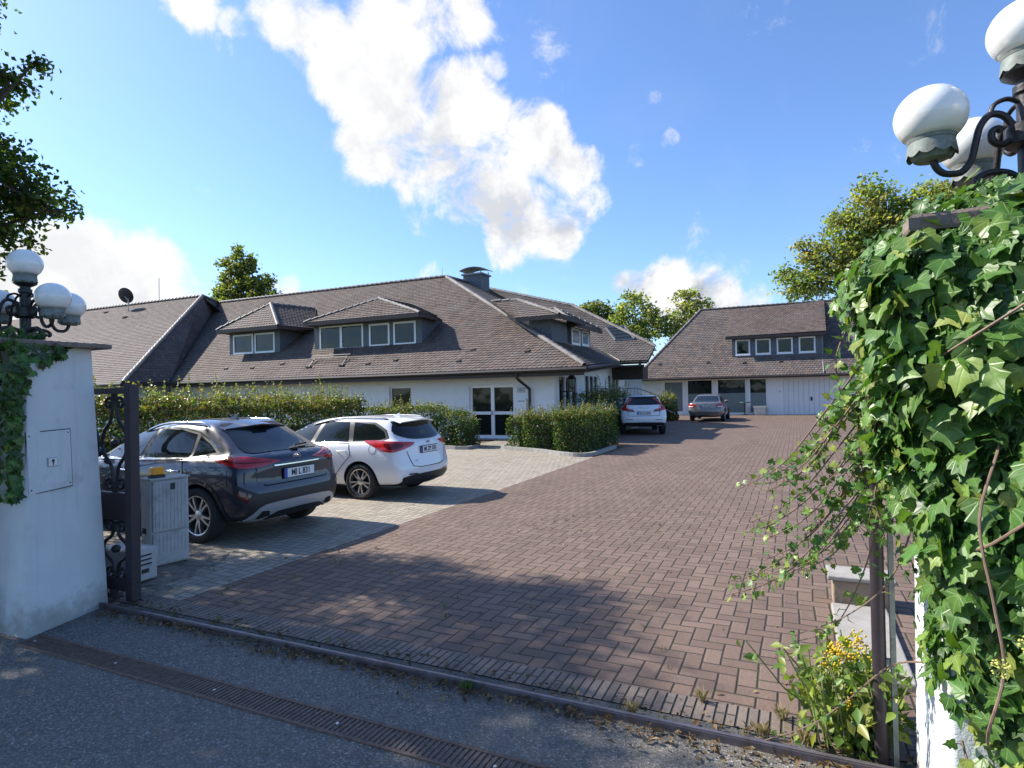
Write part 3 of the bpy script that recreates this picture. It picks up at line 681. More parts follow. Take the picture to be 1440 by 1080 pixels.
side_dormer(23.5, 25.4, -9.14, -10.15, 3.3, 4.9, [], [[(-10.5, 22.85, 4.94), (-8.55, 22.85, 4.96), ap, (-12.35, 24.4, 5.97)], [(-8.55, 22.85, 4.96), (-8.55, 26.1, 4.96), ap]],
            [(ap, (-8.55, 22.85, 5.0)), (ap, (-12.35, 24.4, 6.0))], [((-10.45, 22.84, 4.87), (-8.54, 22.84, 4.88)), ((-8.54, 22.86, 4.88), (-8.54, 26.1, 4.88))])
ap = (-10.3, 27.0, 5.82)
d4 = side_dormer(25.9, 28.7, -9.14, -12, 3.3, 4.8, [(.06, 1.26, 3.97, 4.76), (1.5, 2.62, 4.0, 4.76)], [[(-9.9, 25.4, 4.86), (-8.75, 25.4, 4.86), ap, (-11.6, 27.0, 5.82)], [(-8.75, 25.4, 4.86), (-8.75, 29.4, 4.86), ap]],
            [(ap, (-8.75, 25.4, 4.9)), (ap, (-8.75, 29.4, 4.9)), (ap, (-11.6, 27.0, 5.87))], [((-9.9, 25.39, 4.78), (-8.74, 25.39, 4.78)), ((-8.74, 25.4, 4.78), (-8.74, 29.4, 4.78))])
# chimney with its sheet-metal cowl
ch = MB(); cx, cy = -17.75, 33.0
ch.box(cx - .62, cx + .62, cy - .55, cy + .55, 7.2, 9.08); chim = ch.build('chimney', M['slate'], H1)
cc = MB(); cc.box(cx - .72, cx + .72, cy - .65, cy + .65, 9.08, 9.17)
for sx in (-.58, .58):
    for sy in (-.5, .5): cc.tube([(cx + sx, cy + sy, 9.15), (cx + sx, cy + sy, 9.36)], .03, 6)
vs = []
for k in range(9):
    a = k / 8; xx = cx - .85 + 1.7 * a; zz = 9.36 + .17 * math.sin(math.pi * a) ** .8
    vs += [(xx, cy - .62, zz), (xx, cy + .62, zz), (xx, cy + .62, zz + .04), (xx, cy - .62, zz + .04)]
fs = []
for k in range(8):
    b = 4 * k
    fs += [(b, b + 4, b + 5, b + 1), (b + 3, b + 2, b + 6, b + 7), (b, b + 3, b + 7, b + 4), (b + 1, b + 5, b + 6, b + 2)]
fs += [(0, 1, 2, 3), (32, 35, 34, 33)]
cc.add(vs, fs); cc.build('cowl', M['lead'], chim)
# skylight on the rear roof
def on_rear(x, y): return 3.3 + .8 * (y - 29.6)
sk = MB(); q = [(-9.3, 32.0), (-8.25, 32.0), (-7.5, 31.0), (-8.5, 31.0)]
sl_ = M_sl = [Vector((x, y, on_rear(x, y) + .07)) for x, y in q]
for i in range(4): sk.beam(sl_[i], sl_[(i + 1) % 4], .07, .09)
for f in (.25, .5, .75): sk.beam(sl_[0].lerp(sl_[3], f), sl_[1].lerp(sl_[2], f), .05, .05)
so_ = sk.build('skylight', M['lead'], H1)
MB().quad(*[p - Vector((0, 0, .02)) for p in sl_]).build('pane', M['pane'], so_)
# snow guard and vent tiles on the front roof
def on_front(y): return 2.74 + .7 * (y - 21)
sg = MB()
for y in (22.28, 22.12): sg.tube([(-20.75, y - .2, on_front(y) + .13), (-18.5, y - .2, on_front(y) + .13)], .02, 6)
for x in (-20.6, -18.65):
    sg.tube([(x, 22.1, on_front(22.1) + .17), (x, 21.9, on_front(21.9) + .13), (x + .03, 21.6, on_front(21.6) + .06)], .025, 6)
    sg.box(x - .12, x + .16, 21.55, 21.7, on_front(21.6) + .03, on_front(21.6) + .09)
sg.build('snow_guard', M['iron'], H1)
for x, y in ((-26.3, 21.75), (-24.4, 21.7), (-22.6, 21.9), (-17.2, 21.6), (-15.8, 21.75), (-12.5, 21.5), (-9.6, 21.9), (-12.2, 22.2)):
    v = MB(); z = on_front(y) + .02; v.add([(x - .1, y, z), (x + .1, y, z), (x + .1, y + .25, z + .175), (x - .1, y + .25, z + .175), (x - .08, y, z + .09), (x + .08, y, z + .09)],
            [(0, 1, 5, 4), (4, 5, 2, 3), (0, 4, 3), (1, 2, 5)]); v.build('vent_tile', M['wood_dark'], H1)
for x, y in ((-38.9, 24.6), (-42.5, 25.6)):
    z = 2.7 + .7 * (y - 18.4) + .02; v = MB(); v.add([(x - .14, y, z), (x + .14, y, z), (x + .14, y + .3, z + .21), (x - .14, y + .3, z + .21), (x - .12, y, z + .14), (x + .12, y, z + .14)],
            [(0, 1, 5, 4), (4, 5, 2, 3), (0, 4, 3), (1, 2, 5)]); v.build('vent_tile', M['wood_dark'], H1)
# satellite dish and aerial stand on the left wing roof
D = thing('satellite_dish', 'dark round satellite dish standing on the left wing roof ridge', 'satellite dish', (-39.6, 25.6, 7.75))
prof = [(0.02, 0)] + [(.52 * k / 6, .11 * (k / 6) ** 2) for k in range(1, 7)]
Mx = Matrix.Translation((-40.0, 25.4, 8.75)) @ Matrix.Rotation(R(200), 4, 'Z') @ Matrix.Rotation(R(68), 4, 'X')
dm = MB(); dm.lathe(prof, M=Mx, n=28); dm.lathe([(r, z - .015) for r, z in prof][::-1], M=Mx, n=28); smooth_by_angle(dm.build('reflector', M['plastic'], D))
dm = MB(); dm.tube([(-39.9, 25.55, 7.6), (-39.9, 25.55, 8.75)], .035, 8); dm.tube([(-39.9, 25.5, 8.5), (-40.0, 25.4, 8.7)], .03, 6); dm.build('mast', M['alu_paint'], D)
A = thing('roof_aerial', 'thin straight aerial rod standing on the left wing roof ridge', 'aerial', (-38.0, 26.4, 8.3))
MB().tube([(-38.0, 26.4, 8.2), (-38.0, 26.4, 9.9)], .022, 6).build('rod', M['alu_paint'], A)
A = thing('lightning_rod', 'tiny lightning rod on the peak of the main roof', 'lightning rod', (-17.6, 29.0, 8.3)); MB().tube([(-17.75, 29.0, 8.3), (-17.75, 29.0, 8.85)], .016, 6).build('rod', M['alu_paint'], A)

# wall lantern on a bracket by the corner
Ln = thing('wall_lantern', 'black old style lantern on a wall bracket at the house corner', 'lantern', (-8.45, 22.55, 1.75))
lx, ly, lz = -7.98, 22.55, 1.95
b = MB(); b.box(-8.46, -8.40, ly - .07, ly + .07, 1.62, 2.05); b.tube([(-8.42, ly, 1.86), (lx, ly, 1.86), (lx, ly, lz)], .025, 8)
b.tube(crom([(-8.42, ly, 1.66), (-8.25, ly, 1.68), (-8.15, ly, 1.76), (-8.12, ly, 1.86)], 5), .018, 6); b.build('bracket', M['iron'], Ln)
g = MB(); g.lathe([(.09, lz + .06), (.17, lz + .38)], (lx, ly, 0), n=6); g.build('lamp_glass', M['pane_frost'], Ln)
f = MB(); f.lathe([(.0, lz), (.07, lz + .01), (.1, lz + .06)], (lx, ly, 0), n=6); f.lathe([(.20, lz + .38), (.15, lz + .48), (.06, lz + .56), (.025, lz + .58), (.03, lz + .62), (.0, lz + .66)], (lx, ly, 0), n=6)
for k in range(6):
    a = math.pi / 3 * k; f.tube([(lx + .1 * math.cos(a), ly + .1 * math.sin(a), lz + .06), (lx + .18 * math.cos(a), ly + .18 * math.sin(a), lz + .39)], .012, 5)
f.build('lamp_frame', M['iron'], Ln)
# terrace rail
Rl = thing('terrace_railing', 'grey metal railing on the raised terrace behind the white suv', 'railing', (-8.2, 30, 0))
rb = MB(); a, b2, c = (-8.45, 27.5), (-7.2, 30.2), (-5.9, 33.0)
for z in (1.95, 1.35):
    rb.tube([(a[0], a[1], z), (b2[0], b2[1], z)], .025, 6); rb.tube([(b2[0], b2[1], z), (c[0], c[1], z - .75)], .025, 6)
for k in range(12):
    f_ = k / 11; x, y = a[0] + (b2[0] - a[0]) * f_, a[1] + (b2[1] - a[1]) * f_; rb.tube([(x, y, .5), (x, y, 1.95)], .014 if k % 4 else .025, 5)
rb.build('rail', M['lead'], Rl)
MB().box(-8.6, -7.2, 27.5, 33, 0, .6).build('terrace_edge', M['kerb'], Rl)

# ------------------------------------------------------------------ garage house
G = thing('garage_house', 'white annexe with hipped brown roof, long dormer, glazed front and garage door', 'house', (-2, 44.5, 0))
gy = 44.5
mb = MB()
HW = [(-8.85, -7.2, .03, 2.55), (-7.1, -5.3, .06, 2.52), (-5.05, -3.1, .06, 2.52), (-2.95, -1.78, .06, 2.52)]
GD = (-.78, 2.58, .02, 2.52)
frame_holes(mb, (-18, gy, 0), (1, 0, 0), 0, 28.5, 0, 2.75, [(a + 18, b + 18, c, d) for a, b, c, d in HW + [GD]], .25, (0, 1, 0))
mb.box(-18, 10.5, gy + 1.5, gy + 11, 0, 2.6)
mb.build('wall', M['clad'], G)
window(G, (0, gy, 0), (1, 0, 0), HW[0][0], HW[0][1], .03, 2.55, (0, 1, 0), rec=.08, fw=.2, name='door', pane='pane_frost')
for h in HW[1:]:
    w_ = window(G, (0, gy, 0), (1, 0, 0), h[0], h[1], h[2], h[3], (0, 1, 0), rec=.06, fw=.085, pane='pane')
    MB().quad((h[0] + .085, gy + .075, h[2] + .1), (h[1] - .085, gy + .075, h[2] + .1), (h[1] - .085, gy + .075, 1.5), (h[0] + .085, gy + .075, 1.5)).build('frosted_film', M['pane_frost'], w_)
gd = MB(); nb = 11; bw = (GD[1] - GD[0]) / nb
for k in range(nb): gd.bbox(GD[0] + k * bw + .012, GD[0] + (k + 1) * bw - .012, gy + .12, gy + .16, .06, 2.49, .008)
gd.box(GD[0], GD[1], gy + .16, gy + .18, .03, 2.52)
god = gd.build('garage_door', M['white_trim'], G)
h = MB(); h.box(.83, .95, gy + .09, gy + .12, .92, 1.18); h.tube([(.89, gy + .09, 1.0), (.89, gy + .04, 1.0), (.89, gy + .04, 1.12)], .02, 6); h.build('handle', M['plastic'], god)
MB().bbox(-1.05, -.98, gy - .03, gy, 1.5, 1.62, .01).build('key_switch', M['alu_paint'], G)
# flat panels in the link wall
for x in (-13.3, -11.4): MB().bbox(x, x + 1.2, gy - .03, gy, .9, 2.3, .01).build('shutter', M['white_trim'], G)
GR = [(-10.65, 43.8, 2.66), (9.0, 43.8, 2.66), (5.0, 49.1, 7.96), (-6.63, 49.1, 7.96)]
tiled('roof', [GR], G, tw=.21, rh=.2, cols=((.15, .115, .10), (.18, .14, .12), (.12, .105, .10), (.20, .145, .115), (.13, .115, .115)))
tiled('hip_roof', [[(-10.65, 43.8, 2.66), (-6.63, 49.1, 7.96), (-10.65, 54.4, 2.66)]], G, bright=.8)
MB().quad((5, 49.1, 7.9), (9, 43.8, 2.6), (9, 54.4, 2.6), (5, 49.1, 7.9)).quad((-6.63, 49.1, 7.9), (5, 49.1, 7.9), (9, 54.4, 2.6), (-10.65, 54.4, 2.6)).build('roof_back', M['wood_dark'], G)
ridge('ridge_tiles', [((-6.63, 49.1, 8.0), (5, 49.1, 8.0)), ((-6.63, 49.1, 8.0), (-10.65, 43.85, 2.72))], G, r=.1, tone=(.13, .115, .105))
gutter('gutter', [(-10.7, 43.72, 2.58), (9.0, 43.72, 2.58)], G, .08)
MB().box(-10.6, 9, 43.82, gy, 2.5, 2.57).build('soffit', M['wood_dark'], G)
yb = 45.1; mb = MB()
wn_ = [(-3.79, -2.84), (-2.49, -1.52), (-1.14, -.15), (.22, 1.22)]
frame_holes(mb, (-4.02, yb, 0), (1, 0, 0), 0, 5.72, 3.7, 5.4, [(a + 4.02, b + 4.02, 4.13, 5.2) for a, b in wn_], .1, (0, 1, 0))
mb.quad((1.7, yb, 3.7), (1.7, yb + 2, 3.7), (1.7, yb + 2, 5.5), (1.7, yb, 5.4)); mb.quad((-4.02, yb, 3.7), (-4.02, yb, 5.4), (-4.02, yb + 2, 5.5), (-4.02, yb + 2, 3.7))
gdm = mb.build('dormer', M['slate'], G)
for k, (a, b) in enumerate(wn_): window(gdm, (-4.02, yb, 0), (1, 0, 0), a + 4.02, b + 4.02, 4.13, 5.2, (0, 1, 0), rec=-.015, fw=.09, pane='pane', sill=True)
tiled('dormer_roof', [[(-4.4, 44.7, 5.44), (1.85, 44.7, 5.42), (1.95, 48.95, 7.97), (-4.2, 48.6, 7.62)]], gdm, tw=.21, rh=.2, th=.1, cols=((.15, .11, .09), (.18, .13, .11), (.13, .10, .09)))
MB().add([(1.86, 44.72, 5.42), (1.95, 48.95, 7.97), (1.95, 48.9, 7.6), (1.86, 44.9, 5.25)], [(0, 1, 2, 3)]).box(-4.4, 1.86, 44.66, 44.70, 5.24, 5.42).build('fascia', M['wood_dark'], gdm)
MB().tube([(1.62, yb - .03, 5.3), (1.62, yb - .03, 3.9), (1.62, 43.8, 2.75)], .035, 6).build('downpipe', M['lead'], gdm)
for x, y in ((-9.0, 44.7), (-5.6, 44.7), (-3.2, 44.6), (-.9, 44.6), (1.0, 44.7)):
    v = MB(); z = 2.66 + (y - 43.8) + .02; v.add([(x - .11, y, z), (x + .11, y, z), (x + .11, y + .22, z + .22), (x - .11, y + .22, z + .22), (x - .09, y, z + .12), (x + .09, y, z + .12)],
            [(0, 1, 5, 4), (4, 5, 2, 3), (0, 4, 3), (1, 2, 5)]); v.build('vent_tile', M['wood_dark'], G)

# planter and stool by the glazed front
P = thing('stone_planter', 'pale square stone planter in front of the garage house glazing', 'planter', (-2.25, 44.0, 0))
pl = MB(); pl.lathe([(.42, 0), (.42, .06), (.47, .10), (.50, .48), (.58, .52), (.58, .62), (.5, .62), (.47, .54), (0, .54)], (-2.25, 44.0, 0), n=4, M=Matrix.Rotation(R(45), 4, 'Z')); pl.build('tub', M['terracotta'], P)
for k in range(4):
    pl = MB(); a = k * math.pi / 2; pl.lathe([(0, -.02), (.12, 0), (.1, .03), (0, .035)], (-2.25 + .36 * math.cos(a), 44.0 + .36 * math.sin(a), .3), n=10, M=Matrix.Rotation(a, 4, 'Z') @ Matrix.Rotation(R(90), 4, 'Y')); pl.build('ornament', M['terracotta'], P)
T = thing('garden_table', 'small round green table between the parked sedan and the planter', 'table', (-3.2, 43.9, 0))
MB().lathe([(.0, .84), (.36, .84), (.37, .87), (.36, .9), (0, .91)], (-3.2, 43.9, 0), n=20).build('tabletop', M['green_plastic'], T)
tb = MB(); tb.tube([(-3.2, 43.9, .05), (-3.2, 43.9, .85)], .03, 8); tb.build('stem', M['plastic'], T)
MB().lathe([(.22, 0), (.22, .03), (.05, .06), (0, .06)], (-3.2, 43.9, 0), n=16).build('base', M['plastic'], T)

# kerb along the planting beds
kb = MB()
kp = [(-10.35, 17.55), (-9.95, 17.5)]
def kerb(name, pts, label):
    m_ = MB(); P = [Vector((x, y, 0)) for x, y in pts]; L = []
    for i, p in enumerate(P):
        d = (P[min(i + 1, len(P) - 1)] - P[max(i - 1, 0)]).normalized(); n = Vector((-d.y, d.x, 0)) * .05
        L.append((p - n, p + n))
    for i in range(len(L) - 1):
        a, b, c, d = L[i][0], L[i + 1][0], L[i + 1][1], L[i][1]; z = Vector((0, 0, .11)); e = (b - a).normalized() * .004
        m_.add([a + e, b - e, c - e, d + e, a + e + z, b - e + z, c - e + z, d + e + z], [(4, 5, 6, 7), (0, 1, 5, 4), (1, 2, 6, 5), (2, 3, 7, 6), (3, 0, 4, 7)])
    return tag(m_.build(name, M['kerb']), label, 'kerb', 'bed kerbs', 'structure')
kerb('kerb', [tuple(p[:2]) for p in crom([(-8.95, 18.6, 0), (-8.85, 18.05, 0), (-8.3, 17.75, 0), (-7.2, 17.25, 0), (-6.4, 16.7, 0), (-5.75, 16.35, 0), (-5.4, 16.5, 0), (-5.3, 17.1, 0), (-5.3, 19, 0)], 4)], 'curved concrete kerb under the clipped hedge by the door')
kerb('kerb', [(-12.9, 18.0), (-12, 17.85), (-11, 17.65), (-10.3, 17.5), (-9.9, 17.55), (-9.85, 18.2)], 'straight concrete kerb under the low hedge behind the white estate')
# ------------------------------------------------------------------ cars
# car space: x forward from the rear axle, y to the car's left, z up
def car_body(name, rows, wheels, R_arch, paint, parent, wide=.92, well=.5):
    side_f = (.0, .14, .3, .46, .62, .76, .88, 1.0)
    loops = []
    for (zr, zm, zf, xr, xf, wr, wm, wf, bul, cr) in rows:
        half = []
        half += [(xr, 0), (xr + bul * .12, wr * .36), (xr + bul * .45, wr * .70), (xr + bul * .9 + cr * .22, wr - cr * .22), (xr + bul + cr, wr)]
        x0, x1 = xr + bul + cr + .12, xf - cr * 1.3 - .16
        for f in side_f:
            w = (wr * (1 - f) * (1 - 2 * f) if f < .5 else 0) + wm * (4 * f * (1 - f) if f < .5 else 0) + (wf * f * (2 * f - 1) if f < .5 else 0)
            if f >= .5: w = wr * (1 - f) * (1 - 2 * f) + wm * 4 * f * (1 - f) + wf * f * (2 * f - 1)
            half.append((x0 + (x1 - x0) * f, w))
        half += [(xf - cr - .06, wf - cr * .12), (xf - cr * .35 - .04, wf * .80), (xf - .02, wf * .42), (xf, 0)]
        L = xf - xr; pts = []
        for x, y in half:
            f = (x - xr) / L
            z = zr * (1 - f) * (1 - 2 * f) + zm * 4 * f * (1 - f) + zf * f * (2 * f - 1)
            pts.append((x, y, z))
        loops.append(pts)
    n = len(loops[0]); V = []; F = []
    ring = n * 2 - 2
    for pts in loops:
        V += pts; V += [(x, -y, z) for x, y, z in pts[-2:0:-1]]
    for r in range(len(loops) - 1):
        for k in range(ring):
            a = r * ring + k; b = r * ring + (k + 1) % ring
            F.append((a, a + ring, b + ring, b))
    for base, flip in ((0, False), ((len(loops) - 1) * ring, True)):
        for k in range(n - 1):
            a, b = base + k, base + k + 1; c, d = base + (ring - k - 1) % ring, base + (ring - k) % ring
            if k == 0: f = (a, b, base + ring - 1)
            elif k == n - 2: f = (a, b, base + ring - k)
            else: f = (a, b, c, d)
            F.append(f[::-1] if flip else f)
    me = bpy.data.meshes.new('tmp'); me.from_pydata(V, [], F); bm = bmesh.new(); bm.from_mesh(me); bmesh.ops.recalc_face_normals(bm, faces=bm.faces[:]); bm.to_mesh(me); bm.free()
    tmp = link('tmp', me); sb = tmp.modifiers.new('s', 'SUBSURF'); sb.levels = 2; sb.render_levels = 2
    cm = MB()
    for (wx, wz) in wheels:
        for sgn in (1, -1):
            y0, y1 = well * sgn, 1.3 * sgn; vs = []; K = 40
            for y in (y0, y1):
                for k in range(K): vs.append((wx + R_arch * math.cos(2 * math.pi * k / K), y, wz + R_arch * math.sin(2 * math.pi * k / K)))
            fs = [(k, (k + 1) % K, K + (k + 1) % K, K + k) for k in range(K)] + [tuple(range(K - 1, -1, -1)), tuple(range(K, 2 * K))]
            cm.add(vs, fs)
    cme = bpy.data.meshes.new('tmpc'); cme.from_pydata(cm.v, [], cm.f); bm = bmesh.new(); bm.from_mesh(cme); bmesh.ops.recalc_face_normals(bm, faces=bm.faces[:]); bm.to_mesh(cme); bm.free()
    cut = link('tmpc', cme); bo = tmp.modifiers.new('b', 'BOOLEAN'); bo.operation = 'DIFFERENCE'; bo.object = cut; bo.solver = 'EXACT'
    dg = bpy.context.evaluated_depsgraph_get(); ev = tmp.evaluated_get(dg)
    body = bpy.data.meshes.new_from_object(ev); body.name = name
    bpy.data.objects.remove(tmp); bpy.data.objects.remove(cut)
    body.materials.clear(); body.materials.append(M[paint]); body.materials.append(M['black'])
    for p in body.polygons:
        c = p.center; p.use_smooth = True; p.material_index = 0
        for wx, wz in wheels:
            rr = math.hypot(c.x - wx, c.z - wz)
            if rr < R_arch * 1.005 and abs(c.y) < 1.2 and (rr > R_arch * .9 and abs(p.normal.x * (c.x - wx) + p.normal.z * (c.z - wz)) > .6 * rr or abs(abs(c.y) - well) < .02): p.material_index = 1
        if p.normal.z < -.8 and c.z < .3: p.material_index = 1
    o = link(name, body, parent)
    bm = bmesh.new(); bm.from_mesh(body)
    for e in bm.edges:
        if len(e.link_faces) == 2 and e.link_faces[0].material_index != e.link_faces[1].material_index: e.smooth = False
    bvh = BVHTree.FromBMesh(bm); bm.to_mesh(body); bm.free()
    return o, bvh

AX = {'L': (Vector((1, 0, 0)), Vector((0, 0, 1)), Vector((0, -1, 0))), 'Rt': (Vector((1, 0, 0)), Vector((0, 0, 1)), Vector((0, 1, 0))),
      'B': (Vector((0, 1, 0)), Vector((0, 0, 1)), Vector((1, 0, 0))),
      'CL': (Vector((1, 1, 0)).normalized(), Vector((0, 0, 1)), Vector((1, -1, 0)).normalized()),
      'CR': (Vector((1, -1, 0)).normalized(), Vector((0, 0, 1)), Vector((1, 1, 0)).normalized()),
      'T': (Vector((1, 0, 0)), Vector((0, 1, 0)), Vector((0, 0, -1)))}
def decal_geo(bvh, poly, axis, off, cell=.045, rim=0.0):
    a, b, d = AX[axis]
    bm = bmesh.new(); vs = [bm.verts.new((p[0], p[1], 0)) for p in poly]
    try: bm.faces.new(vs)
    except Exception: bm.free(); return [], []
    bmesh.ops.triangulate(bm, faces=bm.faces[:])
    x0, x1 = min(p[0] for p in poly), max(p[0] for p in poly); y0, y1 = min(p[1] for p in poly), max(p[1] for p in poly)
    for lo, hi, no in ((x0, x1, (1, 0, 0)), (y0, y1, (0, 1, 0))):
        n = int((hi - lo) / cell)
        for k in range(1, n + 1):
            q = lo + (hi - lo) * k / (n + 1)
            bmesh.ops.bisect_plane(bm, geom=bm.verts[:] + bm.edges[:] + bm.faces[:], plane_co=(q if no[0] else 0, q if no[1] else 0, 0), plane_no=no, dist=1e-5)
    bm.verts.index_update(); V = []
    for v in bm.verts:
        base = a * v.co.x + b * v.co.y - d * 3
        loc, nor, i, dist = bvh.ray_cast(base, d)
        if loc is None: loc, nor, i, dist = bvh.find_nearest(base + d * 2.6)
        if nor.dot(d) > 0: nor = -nor
        V.append(loc + nor * off)
    F = []
    for f in bm.faces:
        ids = [v.index for v in f.verts]
        nn = (V[ids[1]] - V[ids[0]]).cross(V[ids[2]] - V[ids[0]])
        if nn.dot(d) > 0: ids.reverse()
        F.append(ids)
    if rim:
        be = [(e.verts[0].index, e.verts[1].index) for e in bm.edges if e.is_boundary]; base_n = len(V); mp = {}
        for i, j in be:
            for q in (i, j):
                if q not in mp: mp[q] = len(V); V.append(V[q] + d * rim)
            F.append((i, j, mp[j], mp[i]))
    bm.free(); return V, F
def decal(name, bvh, poly, axis, off, m, parent, rim=.0, cell=.045, sm=True):
    V, F = decal_geo(bvh, poly, axis, off, cell, rim)
    o = mesh(name, V, F, M[m], parent)
    if sm: smooth_by_angle(o, 40)
    return o
def strip(pts, w):
    """ribbon outline along a polyline in the plane"""
    P = [Vector((p[0], p[1], 0)) for p in pts]; L, Rr = [], []
    for i, p in enumerate(P):
        d = (P[min(i + 1, len(P) - 1)] - P[max(i - 1, 0)]).normalized(); n = Vector((-d.y, d.x, 0)) * w / 2
        L.append(((p + n).x, (p + n).y)); Rr.append(((p - n).x, (p - n).y))
    return L, Rr
def seams(name, bvh, lines, axis, w, m, parent, off=.0015):
    V, F = [], []; a, b, d = AX[axis]
    for pts in lines:
        q = []
        for i in range(len(pts) - 1):
            n = max(1, int(math.hypot(pts[i + 1][0] - pts[i][0], pts[i + 1][1] - pts[i][1]) / .04))
            q += [(pts[i][0] + (pts[i + 1][0] - pts[i][0]) * k / n, pts[i][1] + (pts[i + 1][1] - pts[i][1]) * k / n) for k in range(n)]
        q.append(pts[-1]); L, Rr = strip(q, w); b0 = len(V)
        for l, r in zip(L, Rr):
            for p in (l, r):
                base = a * p[0] + b * p[1] - d * 3; loc, nor, i_, ds = bvh.ray_cast(base, d)
                if loc is None: loc, nor, i_, ds = bvh.find_nearest(base + d * 2.5)
                if nor.dot(d) > 0: nor = -nor
                V.append(loc + nor * off)
        for k in range(len(L) - 1):
            ids = [b0 + 2 * k, b0 + 2 * k + 1, b0 + 2 * k + 3, b0 + 2 * k + 2]
            if (V[ids[1]] - V[ids[0]]).cross(V[ids[2]] - V[ids[0]]).dot(d) > 0: ids.reverse()
            F.append(ids)
    return mesh(name, V, F, M[m], parent, smooth=True)
def rnd(pts, n=5): return [(p.x, p.y) for p in crom([(x, y, 0) for x, y in pts], n, True)]
def circ(x, z, r, n=28, a0=0, a1=2 * math.pi): return [(x + r * math.cos(a0 + (a1 - a0) * k / n), z + r * math.sin(a0 + (a1 - a0) * k / n)) for k in range(n + (0 if a1 - a0 > 6.2 else 1))]
def arc_band(x, z, r0, r1, a0=-.25, a1=math.pi + .25, n=30):
    return circ(x, z, r1, n, a0, a1) + circ(x, z, r0, n, a0, a1)[::-1]
def mirror(poly): return [(-x, y) for x, y in poly]
def letters(name, txt, size, org, ex, ey, m, parent, ext=.0015, cx=True, sx=1.0):
    cu = bpy.data.curves.new(name, 'FONT'); cu.body = txt; cu.size = size; cu.extrude = ext; cu.resolution_u = 3
    if cx: cu.align_x = 'CENTER'
    cu.align_y = 'CENTER'; cu.offset = size * .02
    o = bpy.data.objects.new('tmpt', cu); COL.objects.link(o)
    me = bpy.data.meshes.new_from_object(o.evaluated_get(bpy.context.evaluated_depsgraph_get())); bpy.data.objects.remove(o)
    ex, ey = Vector(ex).normalized(), Vector(ey).normalized(); n = ex.cross(ey); org = Vector(org)
    off = OFF.get(parent.name, Vector((0, 0, 0)))
    for v in me.vertices: v.co = org + ex * v.co.x * sx + ey * v.co.y + n * v.co.z - off
    me.materials.clear(); me.materials.append(M[m]); me.name = name
    return link(name, me, parent)

def wheel(parent, x, y, r, sgn, w=.22, rim_m='alu', style=5, dark=False, rr=.72):
    """one wheel; sgn +1 for the left side"""
    Mx = Matrix.Translation((x, y, r)) @ Matrix.Rotation(R(-90) * sgn, 4, 'X')   # local z points outward
    tp = [(r * rr, -w * .45), (r * .86, -w * .5), (r * .95, -w * .46), (r, -w * .36), (r, w * .36), (r * .95, w * .46), (r * .86, w * .5), (r * (rr + .03), w * .46), (r * rr, w * .40)]
    wm = MB(); wm.lathe([(0, -.05), (r * .5, -.05), (r * rr, -w * .3), (r * rr, w * .2), (r * .62, .0), (0, .0)], n=36, M=Mx); wo = wm.build('wheel', M['plastic'], parent, smooth=False)
    t_ = MB(); t_.lathe(tp, n=48, M=Mx, caps=False); smooth_by_angle(t_.build('tyre', M['rubber'], wo), 30)
    rm = MB(); R1 = r * rr
    rm.lathe([(R1 * .93, w * .30), (R1 * .94, w * .42), (R1 * 1.0, w * .44), (R1 * 1.02, w * .40), (R1 * 1.0, w * .2), (R1 * .93, w * .2), (R1 * .93, w * .30)], n=48, M=Mx, caps=False)
    rm.lathe([(.0, w * .38), (.03, w * .38), (.06, w * .34), (.065, w * .2)], n=20, M=Mx)
    for k in range(style):
        for da in ((-.16, .16) if style == 5 else (0,)):
            a = 2 * math.pi * k / style + .3
            p0 = Vector((.045 * math.cos(a + da * .8), .045 * math.sin(a + da * .8), w * .33)); a2 = a + da * 1.35
            p1 = Vector((R1 * .95 * math.cos(a2), R1 * .95 * math.sin(a2), w * .36))
            d = (p1 - p0); side = Vector((-d.y, d.x, 0)).normalized(); t0, t1 = .016, .013
            vs = []
            for p, tt in ((p0, t0), (p0.lerp(p1, .5) + Vector((0, 0, .006)), t0 * .85), (p1, t1)):
                vs += [p - side * tt, p + side * tt, p + side * tt * 1.3 - Vector((0, 0, .04)), p - side * tt * 1.3 - Vector((0, 0, .04))]
            vs = [Mx @ v for v in vs]; fs = []
            for q in (0, 4):
                fs += [(q, q + 4, q + 5, q + 1), (q + 1, q + 5, q + 6, q + 2), (q + 3, q + 7, q + 4, q), (q + 2, q + 6, q + 7, q + 3)]
            rm.add(vs, fs)
    smooth_by_angle(rm.build('rim', M[rim_m], wo), 30); return wo

def mirror_part(parent, bvh, x, z, sgn, paint):
    loc, nor, i, d = bvh.ray_cast(Vector((x, 3 * sgn, z)), Vector((0, -sgn, 0))); y = loc.y
    m_ = MB()
    prof = [(0, -.09), (.05, -.085), (.075, -.04), (.08, .02), (.06, .075), (0, .09)]
    Mx = Matrix.Translation((x + .02, y + .13 * sgn, z + .07)) @ Matrix.Rotation(R(90), 4, 'X') @ Matrix.Diagonal((1.0, .85, 1.1, 1))
    m_.lathe(prof, n=16, M=Mx); m_.tube([(x + .03, y - .02 * sgn, z), (x + .03, y + .08 * sgn, z + .03)], .025, 6)
    return smooth_by_angle(m_.build('wing_mirror', M[paint], parent), 50)

